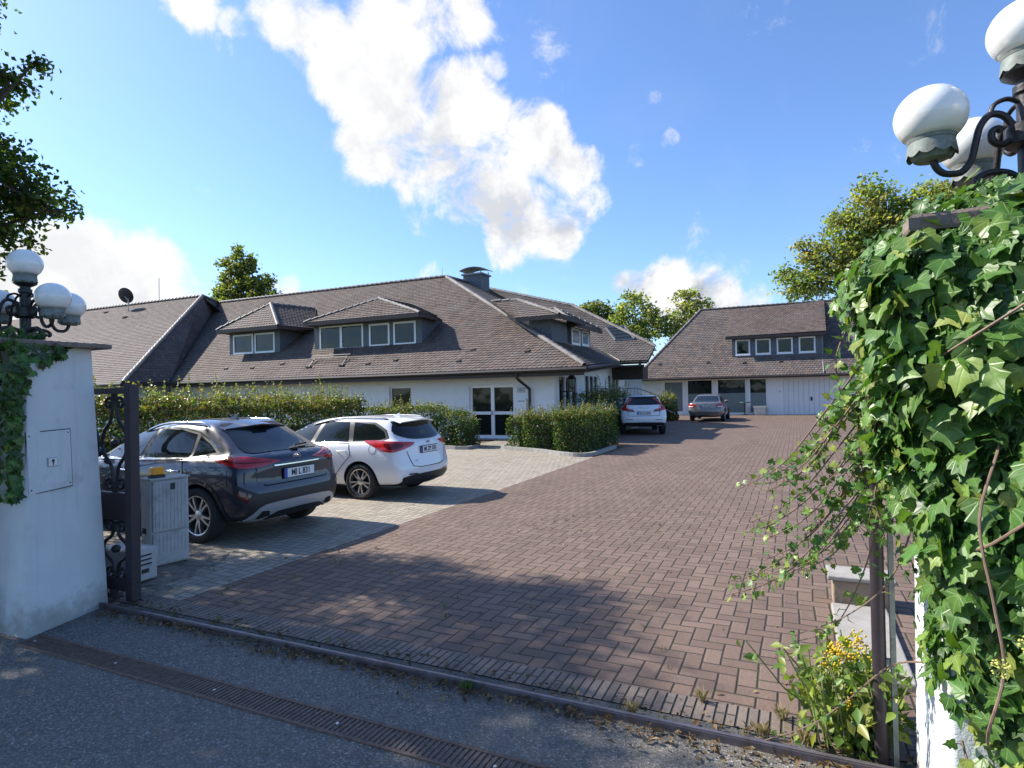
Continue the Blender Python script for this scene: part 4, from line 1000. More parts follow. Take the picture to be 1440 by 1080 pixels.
def plate(parent, bvh, y, z, txt, blue=True, w=.52, h=.112, axis_off=.012, dark=False):
    loc, nor, i, d = bvh.ray_cast(Vector((-3, y, z)), Vector((1, 0, 0))); x = loc.x - axis_off
    lo2, *_ = bvh.ray_cast(Vector((-3, y, z - h / 2)), Vector((1, 0, 0))); lo1, *_ = bvh.ray_cast(Vector((-3, y, z + h / 2)), Vector((1, 0, 0)))
    x = min(lo1.x, lo2.x, loc.x) - axis_off
    p = MB(); p.bbox(x - .004, x + .012, y - w / 2 - .012, y + w / 2 + .012, z - h / 2 - .012, z + h / 2 + .012, .004); pl = p.build('number_plate', M['plastic'], parent)
    MB().box(x - .007, x - .0045, y - w / 2, y + w / 2, z - h / 2, z + h / 2).build('plate_face', M['plate'], pl)
    if blue: MB().box(x - .0085, x - .0075, y + w / 2 - .045, y + w / 2, z - h / 2, z + h / 2).build('plate_band', M['plate_blue'], pl)
    letters('plate_letters', txt, h * .98, (x - .0085, y - .02, z - .002), (0, -1, 0), (0, 0, 1), 'plate_ink', pl, .001, sx=.86)
    return pl

def roof_rail(parent, bvh, pts, sgn, m='chrome'):
    P = []
    for x, y, h in pts:
        loc, *_ = bvh.ray_cast(Vector((x, y * sgn, 3)), Vector((0, 0, -1))); P.append((loc.x, loc.y, loc.z + h))
    return smooth_by_angle(MB().tube(crom(P, 4), .016, 8).build('roof_rail', M[m], parent), 60)

def fin(parent, bvh, x, paint):
    loc, *_ = bvh.ray_cast(Vector((x, 0, 3)), Vector((0, 0, -1))); z = loc.z - .005; m_ = MB()
    m_.add([(x - .08, -.02, z), (x - .08, .02, z), (x + .09, .022, z), (x + .09, -.022, z), (x - .07, -.006, z + .065), (x - .07, .006, z + .065), (x - .03, .006, z + .055), (x - .03, -.006, z + .055)],
           [(0, 4, 5, 1), (1, 5, 6, 2), (0, 3, 7, 4), (3, 2, 6, 7), (4, 7, 6, 5)]); return m_.build('roof_fin', M[paint], parent)

def side_glass(bvh, body, outline, panes, sides=('L', 'Rt'), trim='chrome', tw=.018):
    for s in sides:
        cxm = sum(p[0] for p in outline) / len(outline); czm = sum(p[1] for p in outline) / len(outline)
        if trim: 
            big = []
            n = len(outline)
            for i, p in enumerate(outline):
                a, b = outline[i - 1], outline[(i + 1) % n]; d = Vector((b[0] - a[0], b[1] - a[1])).normalized(); nn = Vector((d.y, -d.x))
                if nn.dot(Vector((p[0] - cxm, p[1] - czm))) < 0: nn = -nn
                big.append((p[0] + nn.x * tw, p[1] + nn.y * tw))
            decal('window_trim', bvh, big, s, .003, trim, body)
        decal('window_surround', bvh, outline, s, .005, 'plastic', body)
        for q in panes: decal('side_window', bvh, q, s, .008, 'car_glass', body)

def handles(bvh, parent, xs, side, m):
    sg = 1 if side == 'L' else -1
    for x, z in xs:
        loc, *_ = bvh.ray_cast(Vector((x, 3 * sg, z)), Vector((0, -sg, 0))); y = loc.y
        h = MB(); P = crom([(x - .1, y - .005 * sg, z), (x - .08, y + .03 * sg, z), (x + .06, y + .034 * sg, z), (x + .1, y - .005 * sg, z)], 4)
        h.tube(P, .014, 8); smooth_by_angle(h.build('handle', M[m], parent), 60)

def door(bvh, body, poly, side, paint, hx, hm):
    d = decal('door', bvh, poly, side, .0035, paint, body, cell=.05)
    n = len(poly); seams('shut_line', bvh, [poly + [poly[0]]], side, .012, 'black', d, .0048)
    handles(bvh, d, [hx], side, hm); return d

# ---- dark crossover ------------------------------------------------------
def crossover():
    c = thing('parked_crossover', 'dark grey crossover car parked beside the grey cabinet at the gate', 'car', (-7.02, 6.27, 0), R(180), 'cars parked in the yard', world=False); c.scale = (1.05, 1.03, 1.06)
    rows = [(.24, .20, .22, -.66, 3.30, .66, .76, .66, .02, .12), (.30, .26, .28, -.78, 3.46, .80, .85, .76, .05, .14), (.46, .40, .42, -.845, 3.54, .865, .905, .82, .07, .16),
            (.62, .58, .58, -.835, 3.55, .885, .912, .83, .08, .16), (.74, .72, .70, -.79, 3.52, .888, .913, .83, .08, .16), (.86, .83, .79, -.80, 3.44, .885, .905, .80, .09, .17),
            (.98, .93, .86, -.79, 3.28, .855, .875, .74, .10, .18), (1.045, .985, .92, -.72, 2.95, .79, .835, .70, .10, .16), (1.075, 1.005, .975, -.60, 2.45, .735, .79, .66, .09, .13),
            (1.20, 1.17, 1.14, -.38, 2.12, .675, .725, .60, .08, .12), (1.34, 1.335, 1.30, -.13, 1.72, .605, .66, .54, .07, .12), (1.415, 1.42, 1.38, -.0, 1.48, .55, .60, .48, .06, .13),
            (1.45, 1.465, 1.42, .12, 1.28, .40, .46, .36, .04, .14), (1.458, 1.48, 1.435, .22, 1.15, .22, .26, .2, .02, .1)]
    bd, bv = car_body('body', rows, [(0, .335), (2.65, .335)], .385, 'paint_anthracite', c)
    out = [(-.24, 1.075), (.2, 1.012), (1.2, .985), (2.2, .965), (2.02, 1.09), (1.62, 1.315), (1.35, 1.365), (1.0, 1.385), (.55, 1.37), (.25, 1.315), (-.02, 1.205)]
    side_glass(bv, bd, out, [[(.24, 1.02), (1.13, 1.0), (1.0, 1.365), (.56, 1.352), (.27, 1.30)], [(1.25, .998), (2.12, .98), (1.97, 1.09), (1.58, 1.30), (1.33, 1.348), (1.11, 1.365)], [(.19, 1.03), (.2, 1.275), (.0, 1.19), (-.17, 1.09)]])
    for s in ('L', 'Rt'):
        dr = door(bv, bd, [(.30, 1.0), (1.17, .97), (1.19, .62), (1.17, .34), (.62, .34), (.52, .52), (.36, .68), (.22, .80)], s, 'paint_anthracite', (.42, .865), 'chrome')
        door(bv, bd, [(1.20, .97), (2.15, .945), (2.22, .75), (2.16, .50), (2.08, .34), (1.20, .34), (1.22, .62)], s, 'paint_anthracite', (1.38, .85), 'chrome')
        for wx in (0, 2.65): decal('arch_cladding', bv, arc_band(wx, .335, .375, .445, -.3, math.pi + .3), s, .012, 'plastic', bd, rim=.02)
        decal('sill_cladding', bv, [(.42, .2), (2.22, .2), (2.2, .33), (.44, .33)], s, .012, 'plastic', bd, rim=.02)
        decal('fuel_flap' if s == 'Rt' else 'arch_liner', bv, circ(-.3, .84, .075, 20), s, .001, 'paint_anthracite', bd)
    # rear window, spoiler, high brake light
    tg = decal('tailgate', bv, rnd([(-.66, 1.04), (-.60, .80), (-.52, .69), (.52, .69), (.60, .80), (.66, 1.04)], 3), 'B', .003, 'paint_anthracite', bd)
    seams('shut_line', bv, [[(-.67, 1.04), (-.62, .80), (-.53, .685), (.53, .685), (.62, .80), (.67, 1.04)]], 'B', .014, 'black', tg, .005)
    decal('rear_window', bv, rnd([(-.60, 1.085), (-.3, 1.072), (.3, 1.072), (.60, 1.085), (.52, 1.30), (.46, 1.365), (-.46, 1.365), (-.52, 1.30)], 3), 'B', .007, 'car_glass', bd)
    decal('window_header', bv, [(-.50, 1.345), (.50, 1.345), (.46, 1.42), (-.46, 1.42)], 'B', .009, 'plastic', bd)
    sp = MB()
    vs = [(.12, -.53, 1.40), (.12, .53, 1.40), (.16, .40, 1.446), (.16, -.40, 1.446), (-.06, -.52, 1.345), (-.06, .52, 1.345), (-.07, .50, 1.365), (-.07, -.50, 1.365), (-.17, 0, 1.385), (-.18, 0, 1.408), (.16, 0, 1.462), (.12, 0, 1.4)]
    sp.add(vs, [(4, 8, 9, 7), (8, 5, 6, 9), (7, 9, 10, 3), (9, 6, 2, 10), (0, 11, 8, 4), (11, 1, 5, 8), (0, 4, 7, 3), (1, 2, 6, 5)])
    spo = smooth_by_angle(sp.build('spoiler', M['paint_anthracite'], bd), 60); MB().box(-.176, -.15, -.12, .12, 1.388, 1.401).build('brake_light', M['dark_red'], spo)
    wi = MB(); wi.tube([(-.64, -.10, 1.085), (-.585, -.14, 1.12), (-.555, -.40, 1.13)], .012, 6); wi.bbox(-.66, -.58, -.16, -.04, 1.07, 1.10, .012); wi.build('rear_wiper', M['plastic'], bd)
    # lamps
    for s, k in (('CL', 1), ('CR', -1)):
        lo = rnd([(.42, 1.01), (.27, .955), (.10, .91), (-.08, .91), (-.30, .95), (-.33, .968), (-.12, 1.005), (.05, 1.035), (.25, 1.04)], 3)
        tl = decal('tail_light', bv, lo, s, .012, 'red_lens', bd, rim=.03)
        decal('light_bar', bv, [(.30, .985), (.05, .962), (-.24, .960), (-.24, .970), (.05, .975), (.30, .998)], s, .016, 'dark_red', tl)
        decal('reflector', bv, [(-.02, .60), (.12, .66), (.15, .60), (.03, .50)], s, .008, 'dark_red', bd)
        decal('bumper_vent', bv, [(-.10, .60), (.16, .73), (.20, .64), (.05, .44), (-.12, .42)], s, .003, 'plastic', bd)
    decal('plate_recess', bv, rnd([(-.56, .90), (.56, .90), (.62, .80), (.54, .705), (-.54, .705), (-.62, .80)], 2), 'B', .006, 'paint_anthracite', bd)
    decal('trim_bar', bv, [(-.38, .905), (.38, .905), (.40, .918), (-.40, .918)], 'B', .012, 'chrome', bd, rim=.012)
    lower = decal('bumper', bv, [(-.74, .60), (.74, .60), (.80, .48), (.76, .26), (-.76, .26), (-.80, .48)], 'B', .005, 'plastic', bd)
    decal('skid_plate', bv, rnd([(-.76, .27), (-.64, .43), (-.40, .475), (.40, .475), (.64, .43), (.76, .27), (.55, .275), (.36, .36), (-.36, .36), (-.55, .275)], 2), 'B', .016, 'alu_paint', lower, rim=.03)
    for k in (1, -1): decal('exhaust_trim', bv, [(k * .47, .325), (k * .60, .305), (k * .655, .31), (k * .60, .395), (k * .50, .385)], 'B', .020, 'black', lower)
    plate(bd, bv, 0, .80, 'MI L 831', axis_off=.02)
    loc, *_ = bv.ray_cast(Vector((-3, 0, 1.0)), Vector((1, 0, 0)))
    e = MB(); e.tube([(loc.x - .014, .065 * math.cos(t_), 1.0 + .034 * math.sin(t_)) for t_ in np.linspace(0, 2 * math.pi, 25)], .004, 6, caps=False); em = e.build('badge', M['chrome'], bd)
    letters('badge_letters', 'KIA', .042, (loc.x - .014, 0, .999), (0, -1, 0), (0, 0, 1), 'chrome', em, .002)
    letters('model_letters', 'X C E E D', .040, (loc.x - .012, 0, .945), (0, -1, 0), (.0, 0, 1), 'chrome', em, .002, sx=1.25)
    for k in (1, -1):
        roof_rail(bd, bv, [(.15, .56, -.01), (.3, .555, .035), (.9, .575, .04), (1.3, .55, .035), (1.45, .53, -.01)], k)
        mirror_part(bd, bv, 2.05, .98, k, 'paint_anthracite')
    fin(bd, bv, .38, 'paint_anthracite')
    for x in (0, 2.65):
        for k in (1, -1): wheel(bd, x, .80 * k, .335, k)
    return c
crossover()

# ---- white estate --------------------------------------------------------
def estate():
    c = thing('parked_estate', 'white estate car with large red tail lights parked between the dark crossover and the hedge', 'car', (-7.1, 9.53, 0), R(180), 'cars parked in the yard', world=False)
    rows = [(.22, .18, .2, -.76, 3.30, .66, .74, .64, .02, .12), (.28, .24, .26, -.88, 3.46, .78, .83, .74, .06, .14), (.42, .38, .40, -.955, 3.53, .84, .872, .80, .08, .16), (.56, .54, .54, -.96, 3.545, .862, .884, .81, .09, .17),
            (.68, .68, .66, -.925, 3.52, .866, .888, .81, .09, .17), (.84, .82, .77, -.90, 3.44, .862, .882, .78, .10, .18), (.97, .92, .84, -.895, 3.28, .835, .855, .72, .10, .18), (1.045, .975, .90, -.86, 2.95, .785, .82, .68, .10, .16),
            (1.08, 1.0, .96, -.82, 2.42, .745, .78, .64, .09, .14), (1.20, 1.17, 1.13, -.74, 2.08, .70, .72, .58, .08, .13), (1.33, 1.33, 1.29, -.64, 1.70, .64, .655, .53, .07, .12), (1.405, 1.42, 1.38, -.58, 1.46, .585, .605, .47, .06, .12),
            (1.435, 1.46, 1.42, -.48, 1.26, .43, .46, .35, .04, .14), (1.442, 1.47, 1.43, -.40, 1.14, .24, .26, .2, .02, .1)]
    bd, bv = car_body('body', rows, [(0, .318), (2.65, .318)], .37, 'paint_white', c)
    out = [(-.54, 1.10), (-.42, 1.045), (.2, 1.012), (1.2, .985), (2.15, .965), (1.98, 1.09), (1.6, 1.315), (1.32, 1.37), (.9, 1.392), (.3, 1.385), (-.2, 1.345), (-.46, 1.22)]
    side_glass(bv, bd, out, [[(.30, 1.02), (1.13, 1.0), (1.0, 1.372), (.38, 1.368)], [(1.25, .998), (2.07, .98), (1.93, 1.09), (1.56, 1.30), (1.30, 1.352), (1.11, 1.37)], [(.20, 1.03), (.26, 1.365), (-.19, 1.328), (-.43, 1.205), (-.49, 1.10), (-.40, 1.06)]])
    for s in ('L', 'Rt'):
        door(bv, bd, [(.26, 1.0), (1.17, .97), (1.19, .62), (1.17, .30), (.60, .30), (.50, .48), (.36, .62), (.20, .78)], s, 'paint_white', (.40, .855), 'paint_white')
        door(bv, bd, [(1.20, .97), (2.1, .945), (2.2, .75), (2.16, .50), (2.08, .30), (1.20, .30), (1.22, .62)], s, 'paint_white', (1.36, .84), 'paint_white')
        if s == 'L':
            fl = decal('fuel_flap', bv, circ(-.28, .90, .078, 24), s, .003, 'paint_white', bd); seams('shut_line', bv, [circ(-.28, .90, .078, 24) + [(-.202, .90)]], s, .01, 'lead', fl, .005)
        decal('sill', bv, [(.40, .17), (2.24, .17), (2.22, .25), (.42, .25)], s, .006, 'plastic', bd)
    tg = decal('tailgate', bv, rnd([(-.60, .98), (-.56, .75), (-.50, .60), (-.3, .565), (.3, .565), (.50, .60), (.56, .75), (.60, .98)], 3), 'B', .003, 'paint_white', bd)
    seams('shut_line', bv, [[(-.61, .86), (-.575, .74), (-.51, .59), (-.3, .555), (.3, .555), (.51, .59), (.575, .74), (.61, .86)]], 'B', .012, 'black', tg, .006)
    decal('rear_window', bv, rnd([(-.68, 1.16), (-.5, 1.075), (-.2, 1.045), (.2, 1.045), (.5, 1.075), (.68, 1.16), (.60, 1.33), (.48, 1.385), (-.48, 1.385), (-.60, 1.33)], 3), 'B', .008, 'car_glass', bd)
    sp = MB(); vs = [(-.50, -.55, 1.395), (-.50, .55, 1.395), (-.43, .42, 1.424), (-.43, -.42, 1.424), (-.66, -.54, 1.345), (-.66, .54, 1.345), (-.68, .52, 1.365), (-.68, -.52, 1.365), (-.75, 0, 1.375), (-.77, 0, 1.397), (-.43, 0, 1.441), (-.5, 0, 1.395)]
    sp.add(vs, [(4, 8, 9, 7), (8, 5, 6, 9), (7, 9, 10, 3), (9, 6, 2, 10), (0, 11, 8, 4), (11, 1, 5, 8), (0, 4, 7, 3), (1, 2, 6, 5)]); smooth_by_angle(sp.build('spoiler', M['paint_white'], bd), 60)
    for s in ('CL', 'CR'):
        tl = decal('tail_light', bv, rnd([(.52, 1.035), (.40, .96), (.26, .875), (.10, .85), (-.05, .88), (-.22, .93), (-.30, .965), (-.31, 1.0), (-.1, 1.02), (.15, 1.035), (.35, 1.045)], 3), s, .014, 'red_lens', bd, rim=.03)
        decal('inner_light', bv, rnd([(.22, .99), (.18, .92), (.05, .90), (-.08, .93), (-.1, .975), (.05, .995)], 3), s, .018, 'dark_red', tl)
    lo = decal('bumper', bv, rnd([(-.60, .43), (.60, .43), (.72, .34), (.66, .20), (-.66, .20), (-.72, .34)], 3), 'B', .008, 'plastic', bd, rim=.02)
    for k in (1, -1): decal('reflector', bv, [(k * .62, .445), (k * .40, .435), (k * .40, .455), (k * .63, .47)], 'B', .012, 'dark_red', lo)
    plate(bd, bv, 0, .86, 'MI ZP 350', axis_off=.012)
    loc, *_ = bv.ray_cast(Vector((-3, 0, .985)), Vector((1, 0, 0)))
    e = MB(); e.tube([(loc.x - .012, .058 * math.cos(t_), .985 + .03 * math.sin(t_)) for t_ in np.linspace(0, 2 * math.pi, 25)], .004, 6, caps=False); em = e.build('badge', M['chrome'], bd)
    letters('badge_letters', 'KIA', .036, (loc.x - .012, 0, .985), (0, -1, 0), (0, 0, 1), 'plate_ink', em, .002)
    l2, *_ = bv.ray_cast(Vector((-3, .42, .70)), Vector((1, 0, 0)))
    letters('model_letters', "cee'd", .04, (l2.x - .012, .40, .68), (0, -1, 0), (0, 0, 1), 'chrome', em, .002)
    for k in (1, -1):
        roof_rail(bd, bv, [(-.42, .545, -.01), (-.25, .56, .03), (.6, .575, .035), (1.2, .555, .03), (1.38, .53, -.01)], k, 'alu_paint')
        mirror_part(bd, bv, 2.0, .98, k, 'paint_white')
    fin(bd, bv, -.2, 'paint_white')
    for x in (0, 2.65):
        for k in (1, -1): wheel(bd, x, .775 * k, .318, k)
    return c
estate()

# ---- white suv, far ------------------------------------------------------
def suv():
    hd = R(90 + 18)
    c = thing('parked_suv', 'tall white suv parked by the house corner behind the clipped hedge', 'car', (-5.95, 25.65, 0), hd, 'cars parked in the yard', world=False)
    rows = [(.34, .28, .3, -.72, 3.55, .70, .80, .70, .02, .12), (.40, .36, .38, -.88, 3.66, .86, .89, .80, .05, .15), (.55, .50, .52, -.93, 3.72, .915, .94, .85, .07, .17), (.72, .70, .68, -.94, 3.73, .935, .95, .86, .08, .17),
            (.86, .86, .82, -.90, 3.70, .935, .95, .86, .09, .18), (.99, .97, .92, -.88, 3.62, .925, .94, .84, .10, .18), (1.10, 1.06, 1.0, -.87, 3.45, .885, .905, .79, .10, .18), (1.16, 1.11, 1.05, -.83, 3.05, .83, .87, .74, .10, .16),
            (1.20, 1.14, 1.10, -.78, 2.6, .79, .83, .70, .09, .14), (1.34, 1.32, 1.28, -.66, 2.25, .74, .77, .64, .08, .13), (1.49, 1.49, 1.45, -.52, 1.9, .675, .70, .58, .07, .12), (1.575, 1.585, 1.55, -.44, 1.66, .61, .64, .52, .06, .12),
            (1.62, 1.635, 1.60, -.32, 1.46, .46, .48, .38, .04, .14), (1.63, 1.65, 1.61, -.22, 1.32, .25, .27, .22, .02, .1)]
    bd, bv = car_body('body', rows, [(0, .365), (2.865, .365)], .42, 'paint_white_suv', c)
    out = [(-.44, 1.25), (.2, 1.17), (1.2, 1.125), (2.25, 1.105), (2.1, 1.22), (1.75, 1.47), (1.4, 1.54), (.9, 1.56), (.3, 1.545), (-.2, 1.46)]
    side_glass(bv, bd, out, [[(.30, 1.18), (1.13, 1.145), (1.0, 1.535), (.38, 1.525)], [(1.25, 1.14), (2.17, 1.12), (2.04, 1.22), (1.7, 1.455), (1.36, 1.52), (1.11, 1.535)], [(.2, 1.2), (.26, 1.51), (-.17, 1.43), (-.36, 1.27)]])
    for s in ('L', 'Rt'):
        door(bv, bd, [(.30, 1.15), (1.17, 1.11), (1.19, .72), (1.17, .42), (.66, .42), (.55, .58), (.4, .74), (.24, .9)], s, 'paint_white_suv', (.44, .99), 'paint_white_suv')
        door(bv, bd, [(1.20, 1.11), (2.2, 1.08), (2.3, .85), (2.26, .6), (2.2, .42), (1.20, .42), (1.22, .72)], s, 'paint_white_suv', (1.4, .98), 'paint_white_suv')
        for wx in (0, 2.865): decal('arch_cladding', bv, arc_band(wx, .365, .41, .475, -.2, math.pi + .2), s, .01, 'plastic', bd, rim=.02)
    decal('rear_window', bv, rnd([(-.60, 1.235), (.60, 1.235), (.62, 1.30), (.54, 1.50), (-.54, 1.50), (-.62, 1.30)], 3), 'B', .008, 'car_glass', bd)
    decal('spoiler', bv, [(-.58, 1.505), (.58, 1.505), (.55, 1.56), (-.55, 1.56)], 'B', .03, 'plastic', bd, rim=.03)
    tg = decal('tailgate', bv, [(-.62, 1.19), (-.62, .80), (.62, .80), (.62, 1.19)], 'B', .003, 'paint_white_suv', bd); seams('shut_line', bv, [[(-.64, 1.2), (-.63, .79), (.63, .79), (.64, 1.2)]], 'B', .014, 'black', tg, .006)
    for k, s in ((1, 'CL'), (-1, 'CR')):
        decal('tail_light', bv, [(.14, 1.03), (-.32, .98), (-.30, 1.05), (-.07, 1.10), (.02, 1.22), (-.05, 1.49), (.04, 1.50), (.14, 1.22), (.22, 1.12)], s, .013, 'red_lens', bd, rim=.02)
        decal('lamp_lower_bar', bv, [(-.10, .975), (-.36, .955), (-.34, .99), (-.06, 1.01)], s, .016, 'plastic', bd)  # black plastic bar along the lower edge of the tail light
        decal('bumper_trim', bv, [(k * .45, .63), (k * .74, .635), (k * .74, .655), (k * .45, .65)], 'B', .008, 'plastic', bd)
    letters('tailgate_letters', 'V O L V O', .07, (bv.ray_cast(Vector((-3, 0, 1.12)), Vector((1, 0, 0)))[0].x - .012, 0, 1.12), (0, -1, 0), (0, 0, 1), 'alu_paint', tg, .002, sx=1.3)
    decal('bumper', bv, rnd([(-.74, .52), (.74, .52), (.80, .42), (.76, .28), (-.76, .28), (-.80, .42)], 2), 'B', .008, 'plastic', bd, rim=.02)
    plate(bd, bv, 0, .91, 'DH LE 406', axis_off=.014)
    for k in (1, -1):
        roof_rail(bd, bv, [(-.3, .58, 0), (-.1, .6, .04), (.7, .615, .045), (1.3, .59, .04), (1.5, .56, 0)], k, 'chrome'); mirror_part(bd, bv, 2.1, 1.12, k, 'paint_white_suv')
    fin(bd, bv, .1, 'plastic')
    for x in (0, 2.865):
        for k in (1, -1): wheel(bd, x, .82 * k, .365, k, .24)
    return c
suv()

# ---- taupe sedan, farthest -----------------------------------------------
def sedan():
    c = thing('parked_sedan', 'taupe brown sedan parked in front of the glazed garage house front', 'car', (-4.62, 36.1, 0), R(91), 'cars parked in the yard', world=False); c.scale = (1.05, 1.05, 1.04)
    rows = [(.26, .20, .22, -.90, 3.50, .66, .76, .66, .02, .12), (.32, .28, .30, -1.02, 3.62, .80, .86, .76, .05, .15), (.46, .42, .44, -1.08, 3.70, .87, .905, .82, .07, .17), (.62, .60, .58, -1.085, 3.71, .895, .922, .84, .08, .17),
            (.74, .74, .70, -1.06, 3.68, .90, .925, .84, .09, .18), (.88, .86, .79, -1.04, 3.58, .89, .915, .80, .10, .18), (1.0, .95, .86, -1.03, 3.40, .85, .88, .74, .10, .18), (1.045, .99, .92, -.96, 3.0, .79, .84, .70, .09, .16),
            (1.06, 1.01, .97, -.52, 2.45, .74, .79, .66, .08, .14), (1.18, 1.17, 1.13, -.26, 2.1, .685, .73, .60, .07, .13), (1.33, 1.335, 1.29, .08, 1.74, .615, .665, .54, .06, .12), (1.41, 1.42, 1.38, .26, 1.5, .56, .61, .48, .05, .12),
            (1.445, 1.46, 1.42, .40, 1.3, .42, .47, .36, .03, .13), (1.452, 1.472, 1.43, .5, 1.18, .24, .27, .2, .02, .1)]
    bd, bv = car_body('body', rows, [(0, .33), (2.88, .33)], .38, 'paint_taupe', c)
    out = [(-.22, 1.08), (.25, 1.02), (1.3, .995), (2.2, .975), (2.05, 1.09), (1.66, 1.32), (1.4, 1.37), (1.0, 1.385), (.6, 1.365), (.25, 1.29)]
    side_glass(bv, bd, out, [[(.32, 1.03), (1.22, 1.01), (1.08, 1.365), (.62, 1.348), (.4, 1.30)], [(1.34, 1.005), (2.12, .99), (1.98, 1.09), (1.62, 1.30), (1.36, 1.352), (1.18, 1.365)], [(.26, 1.04), (.32, 1.265), (.22, 1.23), (-.12, 1.085)]])
    for s in ('L', 'Rt'):
        door(bv, bd, [(.30, 1.0), (1.26, .98), (1.28, .62), (1.25, .32), (.64, .32), (.54, .5), (.4, .66), (.24, .8)], s, 'paint_taupe', (.45, .86), 'paint_taupe')
        door(bv, bd, [(1.29, .98), (2.2, .955), (2.3, .75), (2.26, .5), (2.2, .32), (1.28, .32), (1.31, .62)], s, 'paint_taupe', (1.46, .85), 'paint_taupe')
    decal('rear_window', bv, rnd([(-.62, 1.09), (-.3, 1.075), (.3, 1.075), (.62, 1.09), (.54, 1.30), (.48, 1.37), (-.48, 1.37), (-.54, 1.30)], 3), 'B', .006, 'car_glass', bd)
    tg = decal('boot_lid', bv, rnd([(-.60, 1.02), (-.58, .82), (-.5, .70), (.5, .70), (.58, .82), (.60, 1.02)], 3), 'B', .003, 'paint_taupe', bd); seams('shut_line', bv, [[(-.61, 1.02), (-.59, .82), (-.51, .69), (.51, .69), (.59, .82), (.61, 1.02)]], 'B', .012, 'black', tg, .006)
    for s in ('CL', 'CR'):
        tl = decal('tail_light', bv, rnd([(.30, .95), (.18, .82), (-.02, .79), (-.30, .80), (-.36, .88), (-.25, .945), (.0, .97)], 3), s, .012, 'red_lens', bd, rim=.02)
        decal('reversing_light', bv, [(-.02, .80), (-.28, .81), (-.26, .85), (-.02, .845)], s, .017, 'plate', tl)
    loc, *_ = bv.ray_cast(Vector((-3, 0, .97)), Vector((1, 0, 0)))
    bdg = MB(); bdg.lathe([(0, .012), (.036, .01), (.041, 0)], n=20, M=Matrix.Translation((loc.x - .004, 0, .985)) @ Matrix.Rotation(R(-90), 4, 'Y')); bo = bdg.build('badge', M['chrome'], tg)
    for a0 in (0, math.pi):
        q = [(loc.x - .0175, 0, .985)] + [(loc.x - .0175, .024 * math.cos(a0 + t_), .985 + .024 * math.sin(a0 + t_)) for t_ in np.linspace(0, math.pi / 2, 6)]
        mesh('badge_quarter', q, [tuple(range(len(q)))], M['plate_blue'], bo)
    plate(bd, bv, 0, .84, 'MI AK 520', axis_off=.012)
    decal('bumper', bv, rnd([(-.62, .34), (.62, .34), (.68, .27), (.6, .22), (-.6, .22), (-.68, .27)], 2), 'B', .008, 'plastic', bd)
    for k in (1, -1):
        decal('reflector', bv, [(k * .5, .42), (k * .74, .43), (k * .74, .45), (k * .5, .44)], 'B', .008, 'dark_red', bd); mirror_part(bd, bv, 2.0, .985, k, 'paint_taupe')
    ex = MB(); ex.tube([(-1.1, .5, .25), (-.9, .5, .25)], .035, 10); ex.tube([(-1.1, .4, .25), (-.9, .4, .25)], .035, 10); ex.build('exhaust', M['chrome'], bd)
    for x in (0, 2.88):
        for k in (1, -1): wheel(bd, x, .80 * k, .33, k)
    return c
sedan()
# ------------------------------------------------------------------ gate: pillars, lamps, ironwork
LP = thing('gate_pillar', 'white rendered gate pillar with flat brown capstone and small keyhole plate', 'gate pillar', (-6.25, 3.05, 0))
def batter(name, x0, x1, y0, y1, h, in_, m, parent, z0=-.05):
    """plastered shaft, slightly narrower at the top, with a chamfered arris and some unevenness"""
    bm = bmesh.new(); bmesh.ops.create_cube(bm, size=1)
    for v in bm.verts:
        fx, fy, fz = v.co.x + .5, v.co.y + .5, v.co.z + .5
        i = in_ * fz
        v.co = Vector((x0 + i + (x1 - x0 - 2 * i) * fx, y0 + i + (y1 - y0 - 2 * i) * fy, z0 + (h - z0) * fz))
    bmesh.ops.bevel(bm, geom=[e for e in bm.edges if abs(e.verts[0].co.z - e.verts[1].co.z) > .5], offset=.018, segments=3, affect='EDGES', profile=.5)
    vs = [v.co.copy() for v in bm.verts]; bm.verts.index_update(); fs = [[v.index for v in f.verts] for f in bm.faces]; bm.free()
    return smooth_by_angle(mesh(name, vs, fs, m, parent), 50)
def prism8(name, bot, top, z0, z1, m, parent, bev=.018):
    bm = bmesh.new(); b = [bm.verts.new((x, y, z0)) for x, y in bot]; t_ = [bm.verts.new((x, y, z1)) for x, y in top]
    bm.faces.new(b[::-1]); bm.faces.new(t_)
    for k in range(4): bm.faces.new((b[k], b[(k + 1) % 4], t_[(k + 1) % 4], t_[k]))
    bmesh.ops.bevel(bm, geom=[e for e in bm.edges if abs(e.verts[0].co.z - e.verts[1].co.z) > .5], offset=bev, segments=3, affect='EDGES', profile=.5)
    bm.verts.index_update(); vs = [v.co.copy() for v in bm.verts]; fs = [[v.index for v in f.verts] for f in bm.faces]; bm.free()
    return smooth_by_angle(mesh(name, vs, fs, m, parent), 50)
prism8('shaft', [(-6.95, 2.66), (-5.52, 2.70), (-5.72, 3.46), (-6.95, 3.4)], [(-6.9, 2.71), (-5.58, 2.75), (-5.785, 3.37), (-6.9, 3.33)], -.05, 2.325, M['pillar_plaster'], LP)
def lface(y, z, out=0): return Vector((-5.52 - .20 * (y - 2.70) / .76 - .063 * z / 2.33 + out, y, z))
